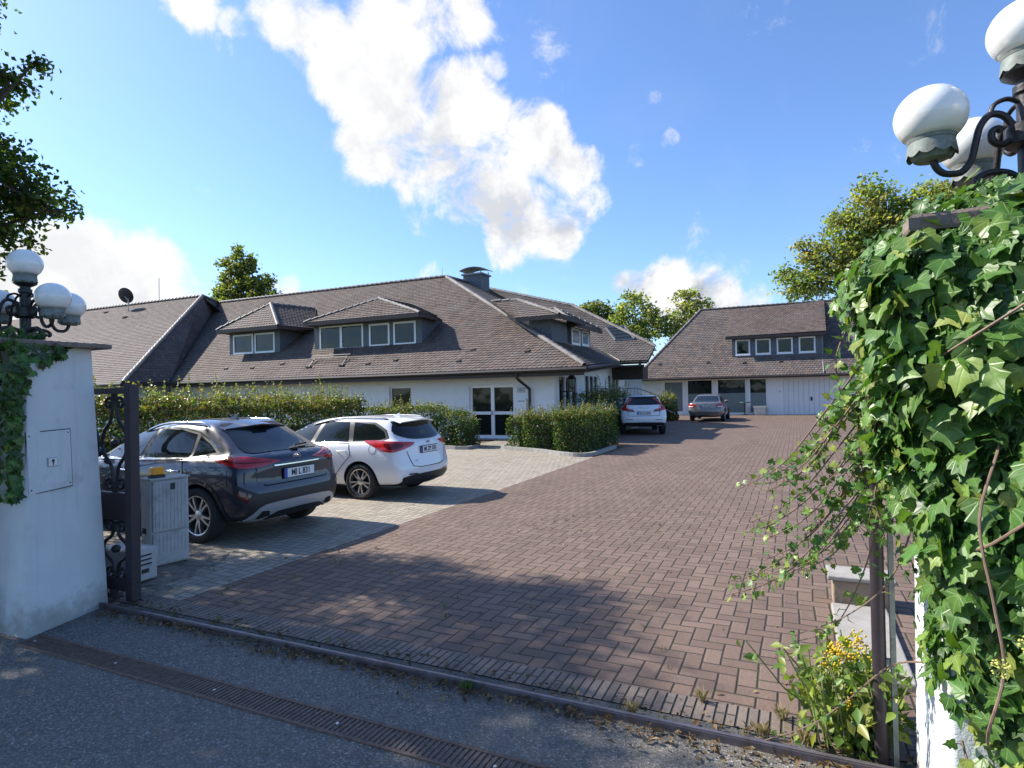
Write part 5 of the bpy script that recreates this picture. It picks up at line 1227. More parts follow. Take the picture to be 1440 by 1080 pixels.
def capstone(parent, x0, x1, y0, y1, z, th=1):
    c = MB(); random.seed(int(x0 * 10)); 
    pts = []
    nx = 12
    for k in range(nx + 1): pts.append((x0 + (x1 - x0) * k / nx, y0 + random.uniform(-.012, .012)))
    for k in range(1, 9): pts.append((x1 + random.uniform(-.012, .012), y0 + (y1 - y0) * k / 9))
    for k in range(nx + 1): pts.append((x1 - (x1 - x0) * k / nx, y1 + random.uniform(-.012, .012)))
    for k in range(1, 9): pts.append((x0 + random.uniform(-.012, .012), y1 - (y1 - y0) * k / 9))
    n = len(pts); cx, cy = (x0 + x1) / 2, (y0 + y1) / 2
    rings = [(1, 0), (1.006, .012), (1.006, .048), (.99, .06), (.5, .064)]
    vs = [(cx + (x - cx) * s_, cy + (y - cy) * s_, z + h * th + random.uniform(-.002, .002)) for s_, h in rings for x, y in pts]
    fs = [(r * n + k, r * n + (k + 1) % n, (r + 1) * n + (k + 1) % n, (r + 1) * n + k) for r in range(len(rings) - 1) for k in range(n)] + [tuple(range(n - 1, -1, -1)), tuple((len(rings) - 1) * n + k for k in range(n))]
    c.add(vs, fs); return c.build('capstone', M['stone_brown'], parent)
capstone(LP, -7.05, -5.60, 2.56, 3.44, 2.325, .7)
acc = MB(); pv = [lface(2.745, 1.12), lface(3.12, 1.14), lface(3.11, 1.62), lface(2.735, 1.61)]; o1 = Vector((.012, 0, 0))
acc.add([p + o1 for p in pv] + [p - o1 for p in pv], [(0, 1, 2, 3), (0, 4, 5, 1), (1, 5, 6, 2), (2, 6, 7, 3), (3, 7, 4, 0)])
ap_ = acc.build('access_panel', M['pillar_plaster'], LP)
MB().add([p + Vector((.004, dy, dz)) for p, dy, dz in zip(pv, (-.008, .008, .008, -.008), (-.008, -.008, .008, .008))], [(0, 1, 2, 3)]).build('panel_gap', M['plastic'], LP)
for y, z in ((2.765, 1.15), (3.10, 1.165), (3.09, 1.595), (2.755, 1.585)):
    MB().lathe([(.007, 0), (.006, .003), (0, .004)], n=8, M=Matrix.Translation(lface(y, z, .012)) @ Matrix.Rotation(R(90), 4, 'Y')).build('screw', M['plastic'], ap_)
Mk = Matrix.Translation(lface(2.94, 1.36, .012)) @ Matrix.Rotation(R(11), 4, 'Z')
kpo = MB().bbox(-.002, .014, -.042, .042, -.037, .037, .003, M=Mk).build('key_plate', M['alu_paint'], ap_)
MB().box(.0145, .0155, -.036, .036, -.031, .031, M=Mk).build('plate_paper', M['label_paper'], kpo)
MB().lathe([(0, .003), (.012, .002), (.013, 0)], n=14, M=Mk @ Matrix.Translation((.0158, 0, .010)) @ Matrix.Rotation(R(90), 4, 'Y')).box(.0157, .0185, -.004, .004, -.026, .008, M=Mk).build('key_slot', M['plate_ink'], kpo)

RP = thing('gate_pillar', 'white rendered gate pillar almost hidden under bright green ivy', 'gate pillar', (1.1, 3.05, 0))
batter('shaft', .47, 1.75, 2.66, 3.42, 2.40, .03, M['pillar_plaster'], RP)
capstone(RP, .38, 1.85, 2.56, 3.52, 2.405)

def scroll(cx, cz, r0, turns, a0, sgn=1, n=26, r1=.012):
    return [(cx + (r0 + (r1 - r0) * (k / n)) * math.cos(a0 + sgn * turns * 2 * math.pi * k / n), cz + (r0 + (r1 - r0) * (k / n)) * math.sin(a0 + sgn * turns * 2 * math.pi * k / n)) for k in range(n + 1)]

def globe_lamp(name, loc, rot, label, group=None):
    """column with four scrolled arms, each carrying an opal globe, and a fifth globe on top"""
    t = thing(name, label, 'lamp', loc, rot, group, world=False)
    col = MB(); col.lathe([(.09, 0), (.09, .03), (.05, .05), (.042, .07), (.042, .46), (.052, .47), (.052, .50), (.04, .505), (.04, .52), (.06, .53), (.09, .55)], n=16)
    col.lathe([(.055, .24), (.085, .255), (.085, .33), (.055, .345)], n=12)
    smooth_by_angle(col.build('column', M['iron'], t))
    def head(x, y, z, sc=1.0):
        z -= .0
        Mx = Matrix.Translation((x, y, z)) @ Matrix.Diagonal((sc, sc, sc, 1))
        g = MB(); prof = [(.088, -.098)]
        for k in range(15):
            a = -math.pi * .27 + (math.pi * .77) * k / 14; prof.append((.148 * math.cos(a), .136 * math.sin(a)))
        prof[-1] = (0, .136); g.lathe(prof, n=32, M=Mx)
        go = g.build('globe', M['opal'], t, smooth=True)
        c = MB(); c.lathe([(.096, -.092), (.10, -.098), (.097, -.106), (.094, -.118)], n=32, M=Mx); c.lathe([(.097, -.10), (.0965, -.107)], n=32, M=Mx)
        c.lathe([(.02, -.205), (.07, -.20), (.088, -.175), (.089, -.12), (.086, -.112), (.0, -.112)], n=32, M=Mx)
        # scalloped leaf skirt
        n = 40; vs = []
        for r_, zz, am in ((.093, -.12, 0), (.099, -.165, 0), (.101, -.19, .017)):
            for k in range(n):
                a = 2 * math.pi * k / n; vs.append(Mx @ Vector((r_ * math.cos(a), r_ * math.sin(a), zz + am * (1 - abs(math.sin(a * 5))))))
        c.add(vs, [(j * n + k, j * n + (k + 1) % n, (j + 1) * n + (k + 1) % n, (j + 1) * n + k) for j in range(2) for k in range(n)])
        smooth_by_angle(c.build('collar', M['verdigris'], go), 40)
    head(0, 0, .73, .92)
    for q in range(4):
        a = q * math.pi / 2; ca, sa = math.cos(a), math.sin(a)
        P = lambda pts: [(r * ca, r * sa, max(.05, z - .12 * min(1, z / .24)) + .035) for r, z in pts]
        arm = MB()
        arm.tube(P([(p.x, p.y) for p in crom([(.375, .355, 0), (.375, .315, 0), (.355, .262, 0), (.315, .235, 0), (.265, .24, 0), (.225, .285, 0), (.205, .36, 0), (.185, .43, 0), (.145, .475, 0), (.095, .465, 0), (.065, .42, 0), (.07, .37, 0), (.105, .345, 0), (.14, .365, 0), (.142, .40, 0), (.118, .415, 0), (.105, .40, 0)], 4)]), .0145, 8)
        arm.tube(P([(p.x, p.y) for p in crom([(.035, .08, 0), (.05, .16, 0), (.09, .215, 0), (.15, .225, 0), (.195, .19, 0), (.205, .145, 0), (.19, .12, 0)], 4)]), [.015] * 25, 8)
        arm.tube(P([(p.x, p.y) for p in crom([(.04, .52, 0), (.08, .535, 0), (.13, .515, 0), (.15, .465, 0)], 4)]), .010, 6)
        smooth_by_angle(arm.build('arm', M['iron'], t), 60)
        head(.375 * ca, .375 * sa, .40, .92)
    return t
globe_lamp('globe_lamp', (-6.2, 3.05, 2.365), R(4), 'black lamp with white globes on the shaded gate pillar with the flat capstone', 'globe lamps on the gate pillars')
globe_lamp('globe_lamp', (.90, 3.18, 2.59), R(17), 'black lamp with white globes on the ivy covered gate pillar', 'globe lamps on the gate pillars')

# sliding gate leaf, drawn back behind the pillar
GT = thing('sliding_gate', 'black wrought iron sliding gate drawn back behind the white pillar', 'gate', (-7, 3.6, 0))
gx1, gx0, gy_ = -5.56, -9.6, 3.58
pb = MB(); pb.bbox(gx1 - .045, gx1 + .045, gy_ - .045, gy_ + .045, .02, 2.0, .006); pb.build('end_post', M['iron_plum'], GT)
rl = MB(); rl.box(gx0, gx1 - .046, gy_ - .03, gy_ + .03, 1.92, 1.975); rl.build('top_rail', M['iron_plum'], GT)
rl = MB(); rl.box(gx0, gx1 - .046, gy_ - .035, gy_ + .035, .10, .22); rl.build('bottom_rail', M['iron_plum'], GT)
rl = MB(); rl.bbox(gx0, gx1 - .046, gy_ - .025, gy_ + .025, .74, 1.0, .01); rl.build('middle_panel', M['iron_plum'], GT)
def iron2(pts): return [(x, gy_, z) for x, z in pts]
for k in range(9):
    cx = gx1 - .25 - k * .44; s = MB()
    for zc, hh in ((1.46, .46), (.47, .26)):
        for sg in (1, -1):
            s.tube(iron2([(p.x, p.y) for p in crom([(cx + .02 * sg, zc - hh, 0), (cx + .05 * sg, zc - hh * .5, 0), (cx + .15 * sg, zc - hh * .25, 0), (cx + .19 * sg, zc, 0), (cx + .15 * sg, zc + hh * .25, 0), (cx + .05 * sg, zc + hh * .5, 0), (cx + .02 * sg, zc + hh, 0)], 4)]), .017, 6)
            for zz, dz in ((zc + hh * .80, 1), (zc - hh * .80, -1)):
                q = scroll(cx + .085 * sg, zz, .065, 1.25, math.pi if sg > 0 else 0, -sg * dz)
                s.tube(iron2(q), .015, 6)
        s.lathe([(0, -.04), (.03, -.03), (.045, 0), (.03, .03), (0, .04)], (cx, gy_, zc), n=10)
        for sg in (1, -1): s.lathe([(0, -.022), (.02, -.012), (.022, .012), (0, .022)], (cx + .19 * sg, gy_, zc), n=8)
    smooth_by_angle(s.build('scrollwork', M['iron'], GT), 60)
wl = MB(); wl.lathe([(0, -.02), (.07, -.02), (.07, .02), (0, .02)], n=16, M=Matrix.Translation((gx1 - .25, gy_, .075)) @ Matrix.Rotation(R(90), 4, 'X')); wl.build('roller', M['steel'], GT)
# concrete base of the gate stop, rail, receiver pole
rg = [(-7.2 + .1 * math.sin(k * 2.1), 3.66 + k * .3) for k in range(6)] + [(-6.6, 5.25), (-6.2, 5.15)] + [(-6.05 + .5 * f_ + .09 * math.sin(f_ * 17), 4.9 - 1.2 * f_ + .07 * math.cos(f_ * 23)) for f_ in [k / 9 for k in range(10)]] + [(-5.5, 3.64)]
tag(MB().slab([(x, y, .012) for x, y in rg[::-1]], .03).build('rough_ground', M['rough_ground']), kind='structure')
rr = MB(); rr.box(-11, 1.6, 3.352, 3.358, 0, .05); rr.box(-11, 1.6, 3.358, 3.40, 0, .008); rr.tube([(-11, 3.365, .04), (1.6, 3.365, .04)], .014, 6)
tag(rr.build('gate_track', M['steel']), 'rusty steel track of the sliding gate across the entrance', 'track')
RPole = thing('gate_post', 'dark steel receiver post in front of the ivy covered pillar', 'post', (.335, 3.45, 0))
pb = MB(); pb.tube([(.335, 3.45, -.02), (.335, 3.45, 2.02)], .031, 14); smooth_by_angle(pb.build('post', M['iron_plum'], RPole), 50)
pb = MB(); pb.box(.383, .405, 3.43, 3.47, 0, 1.98); pb.box(.36, .39, 3.44, 3.46, .5, .53); pb.box(.36, .39, 3.44, 3.46, 1.5, 1.53); pb.build('back_channel', M['verdigris'], RPole)

# motor cabinet, beacon, motor box
def rot_box(cx, cy, rz): return Matrix.Translation((cx, cy, 0)) @ Matrix.Rotation(rz, 4, 'Z')
CB = thing('gate_cabinet', 'weathered grey plastic control cabinet beside the dark crossover', 'cabinet', (-6.52, 4.56, 0))
Mc = rot_box(-6.52, 4.56, R(80))
c = MB(); c.bbox(-.21, .21, -.13, .09, .02, .97, .012, M=Mc); c.build('housing', M['grp'], CB)
c = MB(); c.bbox(-.19, .19, -.155, -.13, .40, .955, .008, M=Mc)
for k in range(9): c.box(-.165 + k * .04, -.158 + k * .04, -.158, -.154, .42, .93, M=Mc)
dr_ = c.build('door', M['grp'], CB)
c = MB(); c.bbox(-.19, .19, -.152, -.13, .04, .385, .008, M=Mc)
for k in range(9): c.box(-.165 + k * .04, -.158 + k * .04, -.155, -.151, .16, .37, M=Mc)
c.build('plinth_cover', M['grp'], CB)
MB().box(-.005, .045, -.162, -.156, .85, .92, M=Mc).build('lock', M['plastic'], dr_)
MB().bbox(-.215, .215, -.16, .095, .97, .988, .004, M=Mc).build('lid', M['grp'], CB)
MB().box(-.225, -.2, -.03, .03, .38, .44, M=Mc).tube([Mc @ Vector((-.22, 0, .41)), Mc @ Vector((-.25, 0, .41)), Mc @ Vector((-.25, 0, .36))], .008, 6).build('hasp', M['plastic'], CB)
BC = thing('warning_beacon', 'amber warning light standing on the grey control cabinet', 'warning light', (-6.5, 4.46, .989))
Mb = rot_box(-6.50, 4.46, R(80))
MB().bbox(-.075, .075, -.05, .05, 0.989, 1.018, .006, M=Mb).build('base', M['plastic'], BC)
c = MB(); c.bbox(-.065, .065, -.042, .042, 1.019, 1.108, .012, M=Mb)
for k in range(6): c.box(-.067, .067, -.0445, .0445, 1.028 + k * .012, 1.032 + k * .012, M=Mb)
c.build('lens', M['amber'], BC)
MO = thing('gate_motor', 'low grey gate motor box behind the sliding gate end post', 'gate motor', (-5.85, 4.05, 0))
c = MB(); Mm = rot_box(-6.22, 3.98, R(4)); c.bbox(-.28, .22, -.13, .13, .03, .36, .02, M=Mm); c.build('housing', M['grp'], MO)
c = MB()
for k in range(3): c.box(.222, .226, -.06, .06, .19 + k * .045, .205 + k * .045, M=Mm)
c.box(.222, .225, -.05, .03, .11, .15, M=Mm); c.build('vent', M['plastic'], MO)

# slot drain across the entrance
DR = thing('slot_drain', 'rusty slotted drain channel crossing the asphalt before the gate', 'drain', (-2, 2.7, 0))
MB().box(-5.5, 3, 2.625, 2.775, -.12, -.03).build('channel', M['black'], DR)
fr = MB(); fr.box(-5.5, 3, 2.60, 2.622, -.02, .009); fr.box(-5.5, 3, 2.778, 2.80, -.02, .009); fr.build('frame', M['rust'], DR)
br = MB()
x = -5.48; k = 0
while x < 3:
    br.box(x, x + .017, 2.623, 2.777, -.015, .006); x += .034; k += 1
br.build('grate', M['rust'], DR)
bl = MB()
for k in range(9): bl.lathe([(0, .009), (.008, .008), (.010, .004)], (-5.4 + k * 1.0, 2.70, 0), n=8)
bl.build('grate_bolts', M['alu'], DR)
# stepping slabs and the block beside the receiver post
tag(MB().bbox(.22, .62, 4.35, 5.75, -.01, .05, .012).build('stone_slab', M['slab']), 'long pale concrete slab lying beside the receiver post', 'slab')
tag(MB().bbox(.24, .66, 5.80, 6.10, -.01, .22, .012).build('stone_block', mat('sandstone', (.30, .22, .15), .9, var=.3, vscale=8, bscale=40, bdist=.005)), 'squared brown stone block standing at the end of the pale slab', 'block')
tag(MB().bbox(.20, .70, 5.78, 6.14, .222, .26, .01).build('stone_cover', M['slab']), 'pale flat cover stone lying on the brown block', 'slab')
# ------------------------------------------------------------------ vegetation
def unit(a): return a / np.maximum(np.linalg.norm(a, axis=-1, keepdims=True), 1e-9)
def leaf_cards(name, P, Nn, size, cols, m, parent=None, aspect=.62, droop=.3, fold=.22, kind=None):
    """a folded four-sided leaf at every point; P points, Nn facing, size per leaf, cols per leaf"""
    n = len(P); up = np.zeros((n, 3)); up[:, 2] = -droop
    r = RNG.normal(size=(n, 3)); t = unit(r - Nn * (r * Nn).sum(1, keepdims=True) + up); t = unit(t - Nn * (t * Nn).sum(1, keepdims=True))
    b = np.cross(Nn, t); s = size[:, None]
    w = s * aspect * .5
    v0 = P - t * s * .5; v1 = P + b * w + Nn * w * fold * 2 - t * s * .05; v2 = P + t * s * .5 - Nn * s * .08; v3 = P - b * w + Nn * w * fold * 2 - t * s * .05
    V = np.stack([v0, v1, v2, v3], 1).reshape(-1, 3)
    idx = np.arange(n)[:, None] * 4
    F = np.concatenate([idx + np.array([[0, 1, 2]]), idx + np.array([[0, 2, 3]])], 1).reshape(-1, 3)
    C = np.repeat(cols, 4, axis=0)
    return fast_mesh(name, V, F, C, m, parent)
def fast_mesh(name, V, F, C, m, parent=None):
    me = bpy.data.meshes.new(name); off = OFF.get(parent.name) if parent is not None else None
    if off is not None: V = V - np.array(off)
    nv, nf, k = len(V), len(F), F.shape[1]
    me.vertices.add(nv); me.vertices.foreach_set('co', V.astype(np.float32).ravel())
    me.loops.add(nf * k); me.loops.foreach_set('vertex_index', F.astype(np.int32).ravel())
    me.polygons.add(nf); me.polygons.foreach_set('loop_start', (np.arange(nf) * k).astype(np.int32))
    me.update(calc_edges=True); me.materials.append(m)
    at = me.color_attributes.new('Col', 'FLOAT_COLOR', 'POINT'); c = np.ones((nv, 4), np.float32); c[:, :3] = C; at.data.foreach_set('color', c.ravel())
    o = link(name, me, parent)
    if off is not None: OFF[o.name] = off
    return o
def pal(n, cols, w=None, jit=.18):
    cols = np.array(cols); i = RNG.choice(len(cols), n, p=w); c = cols[i] * (1 + RNG.uniform(-jit, jit, (n, 1))); return np.clip(c * (1 + RNG.uniform(-.06, .06, (n, 3))), 0, 1)
def vnoise(P, f, seed=0):
    """cheap smooth noise"""
    rs = np.random.default_rng(seed); o = np.zeros(len(P))
    for k in range(5):
        d = rs.normal(size=3) * f * (1 + k * .45); o += np.sin(P @ d + rs.uniform(0, 6.3)) / (1 + .5 * k)
    return o / 2.2

HEDGE_DARK = [(.035, .07, .016), (.055, .10, .024), (.08, .135, .03), (.045, .085, .022)]
HEDGE_NEW = [(.17, .205, .055), (.23, .225, .07), (.13, .175, .048), (.26, .20, .085)]
def hedge(name, label, boxes, n, size, top_wild=.25, new_top=.5, group='hedges around the parking bays', shoots=0, seed=1, bronze=.1):
    """clipped hedge: leaves in a shell over a twig core; fresh shoots on top. boxes (x0,x1,y0,y1,z1)"""
    t = thing(name, label, 'hedge', ((boxes[0][0] + boxes[0][1]) / 2, (boxes[0][2] + boxes[0][3]) / 2, 0), 0, group)
    core = MB()
    vol = [max(.1, 2 * (b[4]) * ((b[1] - b[0]) + (b[3] - b[2])) + (b[1] - b[0]) * (b[3] - b[2])) for b in boxes]; tot = sum(vol)
    PP, NN = [], []
    for b, v in zip(boxes, vol):
        x0, x1, y0, y1, z1 = b; k = int(n * v / tot)
        core.box(x0 + .36, x1 - .36, y0 + .36, y1 - .36, 0, z1 * .62)
        fA = [(y1 - y0) * z1, (y1 - y0) * z1, (x1 - x0) * z1, (x1 - x0) * z1, (x1 - x0) * (y1 - y0) * 1.7]; pr = np.array(fA) / sum(fA)
        face = RNG.choice(5, k, p=pr); a, c = RNG.uniform(0, 1, k), RNG.uniform(0, 1, k) 
        P = np.zeros((k, 3)); Q = np.zeros((k, 3))
        for f in range(5):
            m_ = face == f
            if f < 2: P[m_, 0] = x0 if f == 0 else x1; P[m_, 1] = y0 + (y1 - y0) * a[m_]; P[m_, 2] = z1 * c[m_]; Q[m_, 0] = -1 if f == 0 else 1
            elif f < 4: P[m_, 1] = y0 if f == 2 else y1; P[m_, 0] = x0 + (x1 - x0) * a[m_]; P[m_, 2] = z1 * c[m_]; Q[m_, 1] = -1 if f == 2 else 1
            else: P[m_, 0] = x0 + (x1 - x0) * a[m_]; P[m_, 1] = y0 + (y1 - y0) * c[m_]; P[m_, 2] = z1; Q[m_, 2] = 1
        dis = vnoise(P, 1.6, seed) * .10 + vnoise(P, 5, seed + 1) * .06
        dep = np.abs(RNG.normal(0, .16, k)); tp = (face == 4)
        dep[tp] -= np.abs(RNG.normal(0, top_wild * .4, tp.sum())) * (vnoise(P[tp], 3.1, seed + 2) > -.1)
        P += Q * (dis - dep)[:, None]
        # round off the edges
        ct = np.array([(x0 + x1) / 2, (y0 + y1) / 2, z1 * .55]); 
        P[:, 2] = np.maximum(P[:, 2], .03)
        PP.append(P); NN.append(Q)
    P = np.concatenate(PP); Q = np.concatenate(NN)
    Nn = unit(Q * .8 + RNG.normal(0, .65, P.shape) + np.array([0, 0, .25]))
    hi = P[:, 2] / max(b[4] for b in boxes)
    isnew = RNG.uniform(0, 1, len(P)) < np.clip((hi - .58) * 2.6, 0.03, 1) * new_top
    C = pal(len(P), HEDGE_DARK); cn = pal(len(P), HEDGE_NEW); C[isnew] = cn[isnew]
    br = RNG.uniform(0, 1, len(P)) < bronze * np.clip(hi, 0, 1); C[br] = pal(br.sum(), [(.14, .09, .035), (.17, .13, .04)])
    S_ = RNG.uniform(.75, 1.3, len(P)) * size
    if shoots:
        ps, ns, cs = [], [], []; tw = MB()
        for k in range(shoots):
            b = boxes[RNG.choice(len(boxes), p=np.array(vol) / tot)]; x, y = RNG.uniform(b[0] + .1, b[1] - .1), RNG.uniform(b[2] + .1, b[3] - .1)
            L = abs(RNG.normal(0, top_wild)) + .08; lean = RNG.normal(0, .16, 2); p0 = np.array([x, y, b[4] - .15]); p1 = p0 + np.array([lean[0] * L, lean[1] * L, L + .15])
            tw.tube([p0, (p0 + p1) / 2, p1], .0035, 3, caps=False)
            m_ = int(L / .035) + 4
            for j in range(m_):
                f = (j + 1) / m_; ps.append(p0 + (p1 - p0) * f + RNG.normal(0, .018, 3)); ns.append(RNG.normal(0, 1, 3) + np.array([0, 0, .5]))
        tw.build('shoot_stems', M['stem'], t)
        ps, ns = np.array(ps), unit(np.array(ns)); P = np.concatenate([P, ps]); Nn = np.concatenate([Nn, ns]); C = np.concatenate([C, pal(len(ps), HEDGE_NEW)]); S_ = np.concatenate([S_, RNG.uniform(.6, 1.0, len(ps)) * size])
    leaf_cards('foliage', P, Nn, S_, C, M['leaf'], t)
    core.build('twigs', M['twig_core'], t); return t
hedge('hedge', 'long tall hedge with yellow green shoots in front of the two near cars', [(-13.0, -11.4, 3.6, 14.3, 1.74)], 44000, .08, .22, .62, shoots=520, seed=3, bronze=.25)
hedge('hedge', 'low hedge sloping down towards the glazed door behind the white estate', [(-14.6, -11.4, 17.9, 19.1, 1.42), (-11.4, -10.5, 17.9, 19.0, 1.2), (-10.5, -10.05, 17.85, 18.9, .95)], 10500, .075, .16, .4, shoots=90, seed=5)
hedge('hedge', 'dark clipped hedge beside the glazed door along the curved kerb', [(-8.75, -7.9, 18.05, 19.4, 1.0), (-7.9, -6.7, 17.5, 19.4, 1.12), (-6.7, -5.5, 16.95, 20.4, 1.2)], 21000, .072, .16, .22, shoots=200, seed=7, bronze=.22)
hedge('shrub', 'rounded green shrub between the white suv and the taupe sedan', [(-8.0, -6.5, 36.0, 37.4, 1.35)], 3200, .12, .25, .7, group=None, shoots=40, seed=9)
tag(bpy.data.objects['shrub'], cat='shrub')
hedge('bush', 'loose leafy bush growing against the side wall under the lantern', [(-7.9, -6.6, 22.3, 25.5, 1.75), (-7.9, -7.0, 25.5, 28.0, 1.7)], 4200, .085, .3, .3, group=None, shoots=60, seed=12)
tag(bpy.data.objects['bush'], cat='bush')

# ---- trees ---------------------------------------------------------------
def tree(name, label, base, trunk, blobs, n, size, cols, group=None, w=None, limb_r=.06, clump=.35, per=16, trunk_r=.2):
    """tapered trunk, limbs to every leaf mass, leaves gathered in sprays through the masses"""
    t = thing(name, label, 'tree', base, 0, group)
    tm = MB(); B = Vector(base); T = Vector(trunk)
    tm.tube(crom([B - Vector((0, 0, .1)), B.lerp(T, .35) + Vector((random.uniform(-.1, .1), random.uniform(-.1, .1), 0)), B.lerp(T, .7), T], 4), [trunk_r * (1 - .055 * k) for k in range(13)], 10)
    tr = tm.build('trunk', M['bark'], t, smooth=True)
    lm = MB(); vol = np.array([b[3] * b[3] * (b[4] if len(b) > 4 else 1) for b in blobs]); vol = vol / vol.sum()
    PP, NN, CC = [], [], []
    for b, v in zip(blobs, vol):
        c = np.array(b[:3]); r = b[3]; fz = b[4] if len(b) > 4 else 1
        s0 = B.lerp(T, random.uniform(.6, 1)); mid = s0.lerp(Vector(c), .55) + Vector((0, 0, r * .2))
        lm.tube(crom([s0, mid, Vector(c)], 5), [limb_r * (1 - .07 * k) for k in range(11)], 6)
        ns = max(3, int(n * v / per)); d = unit(RNG.normal(size=(ns, 3))); rad = RNG.uniform(.35, 1.12, ns) ** .7
        sc = c + d * (rad * r)[:, None] * np.array([1, 1, fz])
        for k in range(min(ns, 26)):
            e = sc[k]; lm.tube([tuple(c), tuple((c + e) / 2 + RNG.normal(0, r * .06, 3)), tuple(e)], [limb_r * .4, limb_r * .28, limb_r * .12], 4, caps=False)
        g = clump * r ** .5
        q = np.repeat(sc, per, 0) + RNG.normal(0, 1, (ns * per, 3)) * np.array([g, g, g * .6]) * .55
        PP.append(q); NN.append(unit(np.repeat(d, per, 0) * .4 + RNG.normal(0, .7, (ns * per, 3)) + np.array([0, 0, .5])))
        cc = np.repeat(pal(ns, cols, w, .25), per, 0) * (1 + RNG.uniform(-.2, .2, (ns * per, 1))); CC.append(np.clip(cc, 0, 1))
    lm.build('limbs', M['bark'], t)
    P, Q, C = np.concatenate(PP), np.concatenate(NN), np.concatenate(CC)
    leaf_cards('crown', P, Q, RNG.uniform(.7, 1.3, len(P)) * size, C, M['tree_leaf'], t, .7, .4)
    return t
G1 = [(.09, .125, .042), (.13, .165, .055), (.165, .19, .065), (.20, .195, .08)]
G2 = [(.18, .23, .085), (.235, .275, .10), (.28, .285, .11), (.155, .205, .075)]
tree('roof_tree', 'dense green tree rising behind the left end of the main roof', (-47.6, 41, 0), (-47.6, 41, 9), [(-47.8, 41, 11.6, 1.5), (-49.4, 41, 13.0, .9), (-48.8, 41, 14.4, .8), (-47.4, 41, 13.4, 1.1), (-46.6, 41, 14.6, .9), (-47.8, 41, 15.6, .7), (-45.6, 41, 12.6, 1.0), (-45.9, 40.8, 13.7, .6), (-44.6, 40.6, 11.6, .9), (-50.4, 41, 11.4, .8), (-49.6, 41, 12.0, .7), (-43.4, 40.5, 12.4, .6), (-47.6, 42, 10, 2.2), (-51.6, 42, 10.2, .8), (-42.6, 40.5, 11.0, .7)], 7200, .32, G1, 'trees behind the houses', limb_r=.12, trunk_r=.35, clump=.5)
tree('roof_tree', 'pale green tree seen in the gap between the two houses', (-14.5, 62, 0), (-14.5, 62, 7), [(-15.2, 62, 9.6, 1.9), (-15.0, 62, 11.4, 1.1), (-13.6, 62, 8.8, 1.5), (-12.4, 61.5, 8.3, 1.4), (-16.6, 62, 8.6, 1.2), (-14.6, 62, 7, 1.8), (-13.2, 62, 10.0, .9), (-16.2, 62, 10.4, .7)], 3600, .32, G2, 'trees behind the houses', limb_r=.1, trunk_r=.25, clump=.45)
tree('roof_tree', 'thin yellowing tree just left of the garage roof ridge', (-10, 63, 0), (-10, 63, 7), [(-10.2, 63, 9.4, 1.7), (-9.8, 63, 11.0, 1.2), (-11.2, 63, 8.2, 1.3), (-8.6, 63, 9.0, 1.3), (-10, 63, 7, 1.8), (-8.2, 63, 10.4, .8)], 3000, .32, G2[1:] + [(.30, .26, .11)], 'trees behind the houses', limb_r=.1, trunk_r=.25, clump=.45)
tree('roof_tree', 'small green treetop showing above the skylight roof', (-20, 66, 0), (-20, 66, 8), [(-20, 66, 10.6, 1.4), (-21.4, 66, 11.0, .9), (-18.4, 66, 9.8, 1.3), (-20.6, 66, 9, 1.6)], 3000, .34, G1, 'trees behind the houses', limb_r=.1, trunk_r=.25, clump=.45)
tree('roof_tree', 'huge pale yellow green tree rising behind the garage house', (7, 64, 0), (6.5, 64, 11), [(5.5, 64, 16.5, 2.4), (6.6, 64, 19.2, 1.7), (7.8, 64, 17.6, 2.0), (3.2, 64, 14.2, 2.1), (1.2, 64, 14.6, 1.3), (4.2, 64, 17.4, 1.3), (.2, 64, 11.6, 1.5), (2.4, 64, 11.6, 2.1), (5.5, 64, 13, 2.6), (9.6, 64, 15.4, 2.4), (10, 64, 12, 3), (14, 64, 12, 3), (7.4, 64, 15.4, 2), (10.8, 64, 18.0, 1.9), (13, 64, 17.4, 2.2), (12, 64, 14, 2.6), (15.6, 64, 16.5, 2.4), (8.5, 64, 12.5, 2.6), (-.8, 64, 12.8, .9)], 22000, .36, G2 + [(.30, .265, .11)], 'trees behind the houses', limb_r=.14, trunk_r=.4, clump=.62)
# street trees: one reaches into the picture above the pillar, the others stand outside and throw the shade
LT = [(.055, .10, .028), (.075, .125, .034), (.04, .075, .024), (.12, .14, .04)]
tree('street_tree', 'dark green tree reaching in over the shaded gate pillar', (-12.2, 3.4, 0), (-11.9, 3.5, 3.6),
     [(-10.15, 4.55, 5.15, .62, .7), (-9.95, 4.95, 4.85, .55, .6), (-9.72, 5.08, 4.62, .34, .6), (-10.3, 4.7, 5.5, .42, .45), (-10.3, 4.7, 4.3, .5, .7), (-10.25, 4.4, 3.8, .3, .7), (-10.6, 4.9, 4.9, .6), (-10.05, 4.8, 6.5, .34, .5), (-9.8, 4.95, 6.72, .25, .4), (-10.5, 4.7, 6.4, .42, .5),
      (-11.2, 3.5, 5.2, 1.2), (-11.8, 2.5, 6.4, 1.6), (-11.2, 2.6, 8.0, 1.0), (-11.7, 4.6, 8.3, .7), (-11.3, 4.5, 7.6, .6), (-11.6, 5.1, 6.9, .5), (-11.6, 3.4, 8.2, .9), (-12.5, 4.2, 4.5, 1.3)], 34000, .085, LT, 'street trees by the entrance', clump=.30, per=12, limb_r=.05, trunk_r=.22)
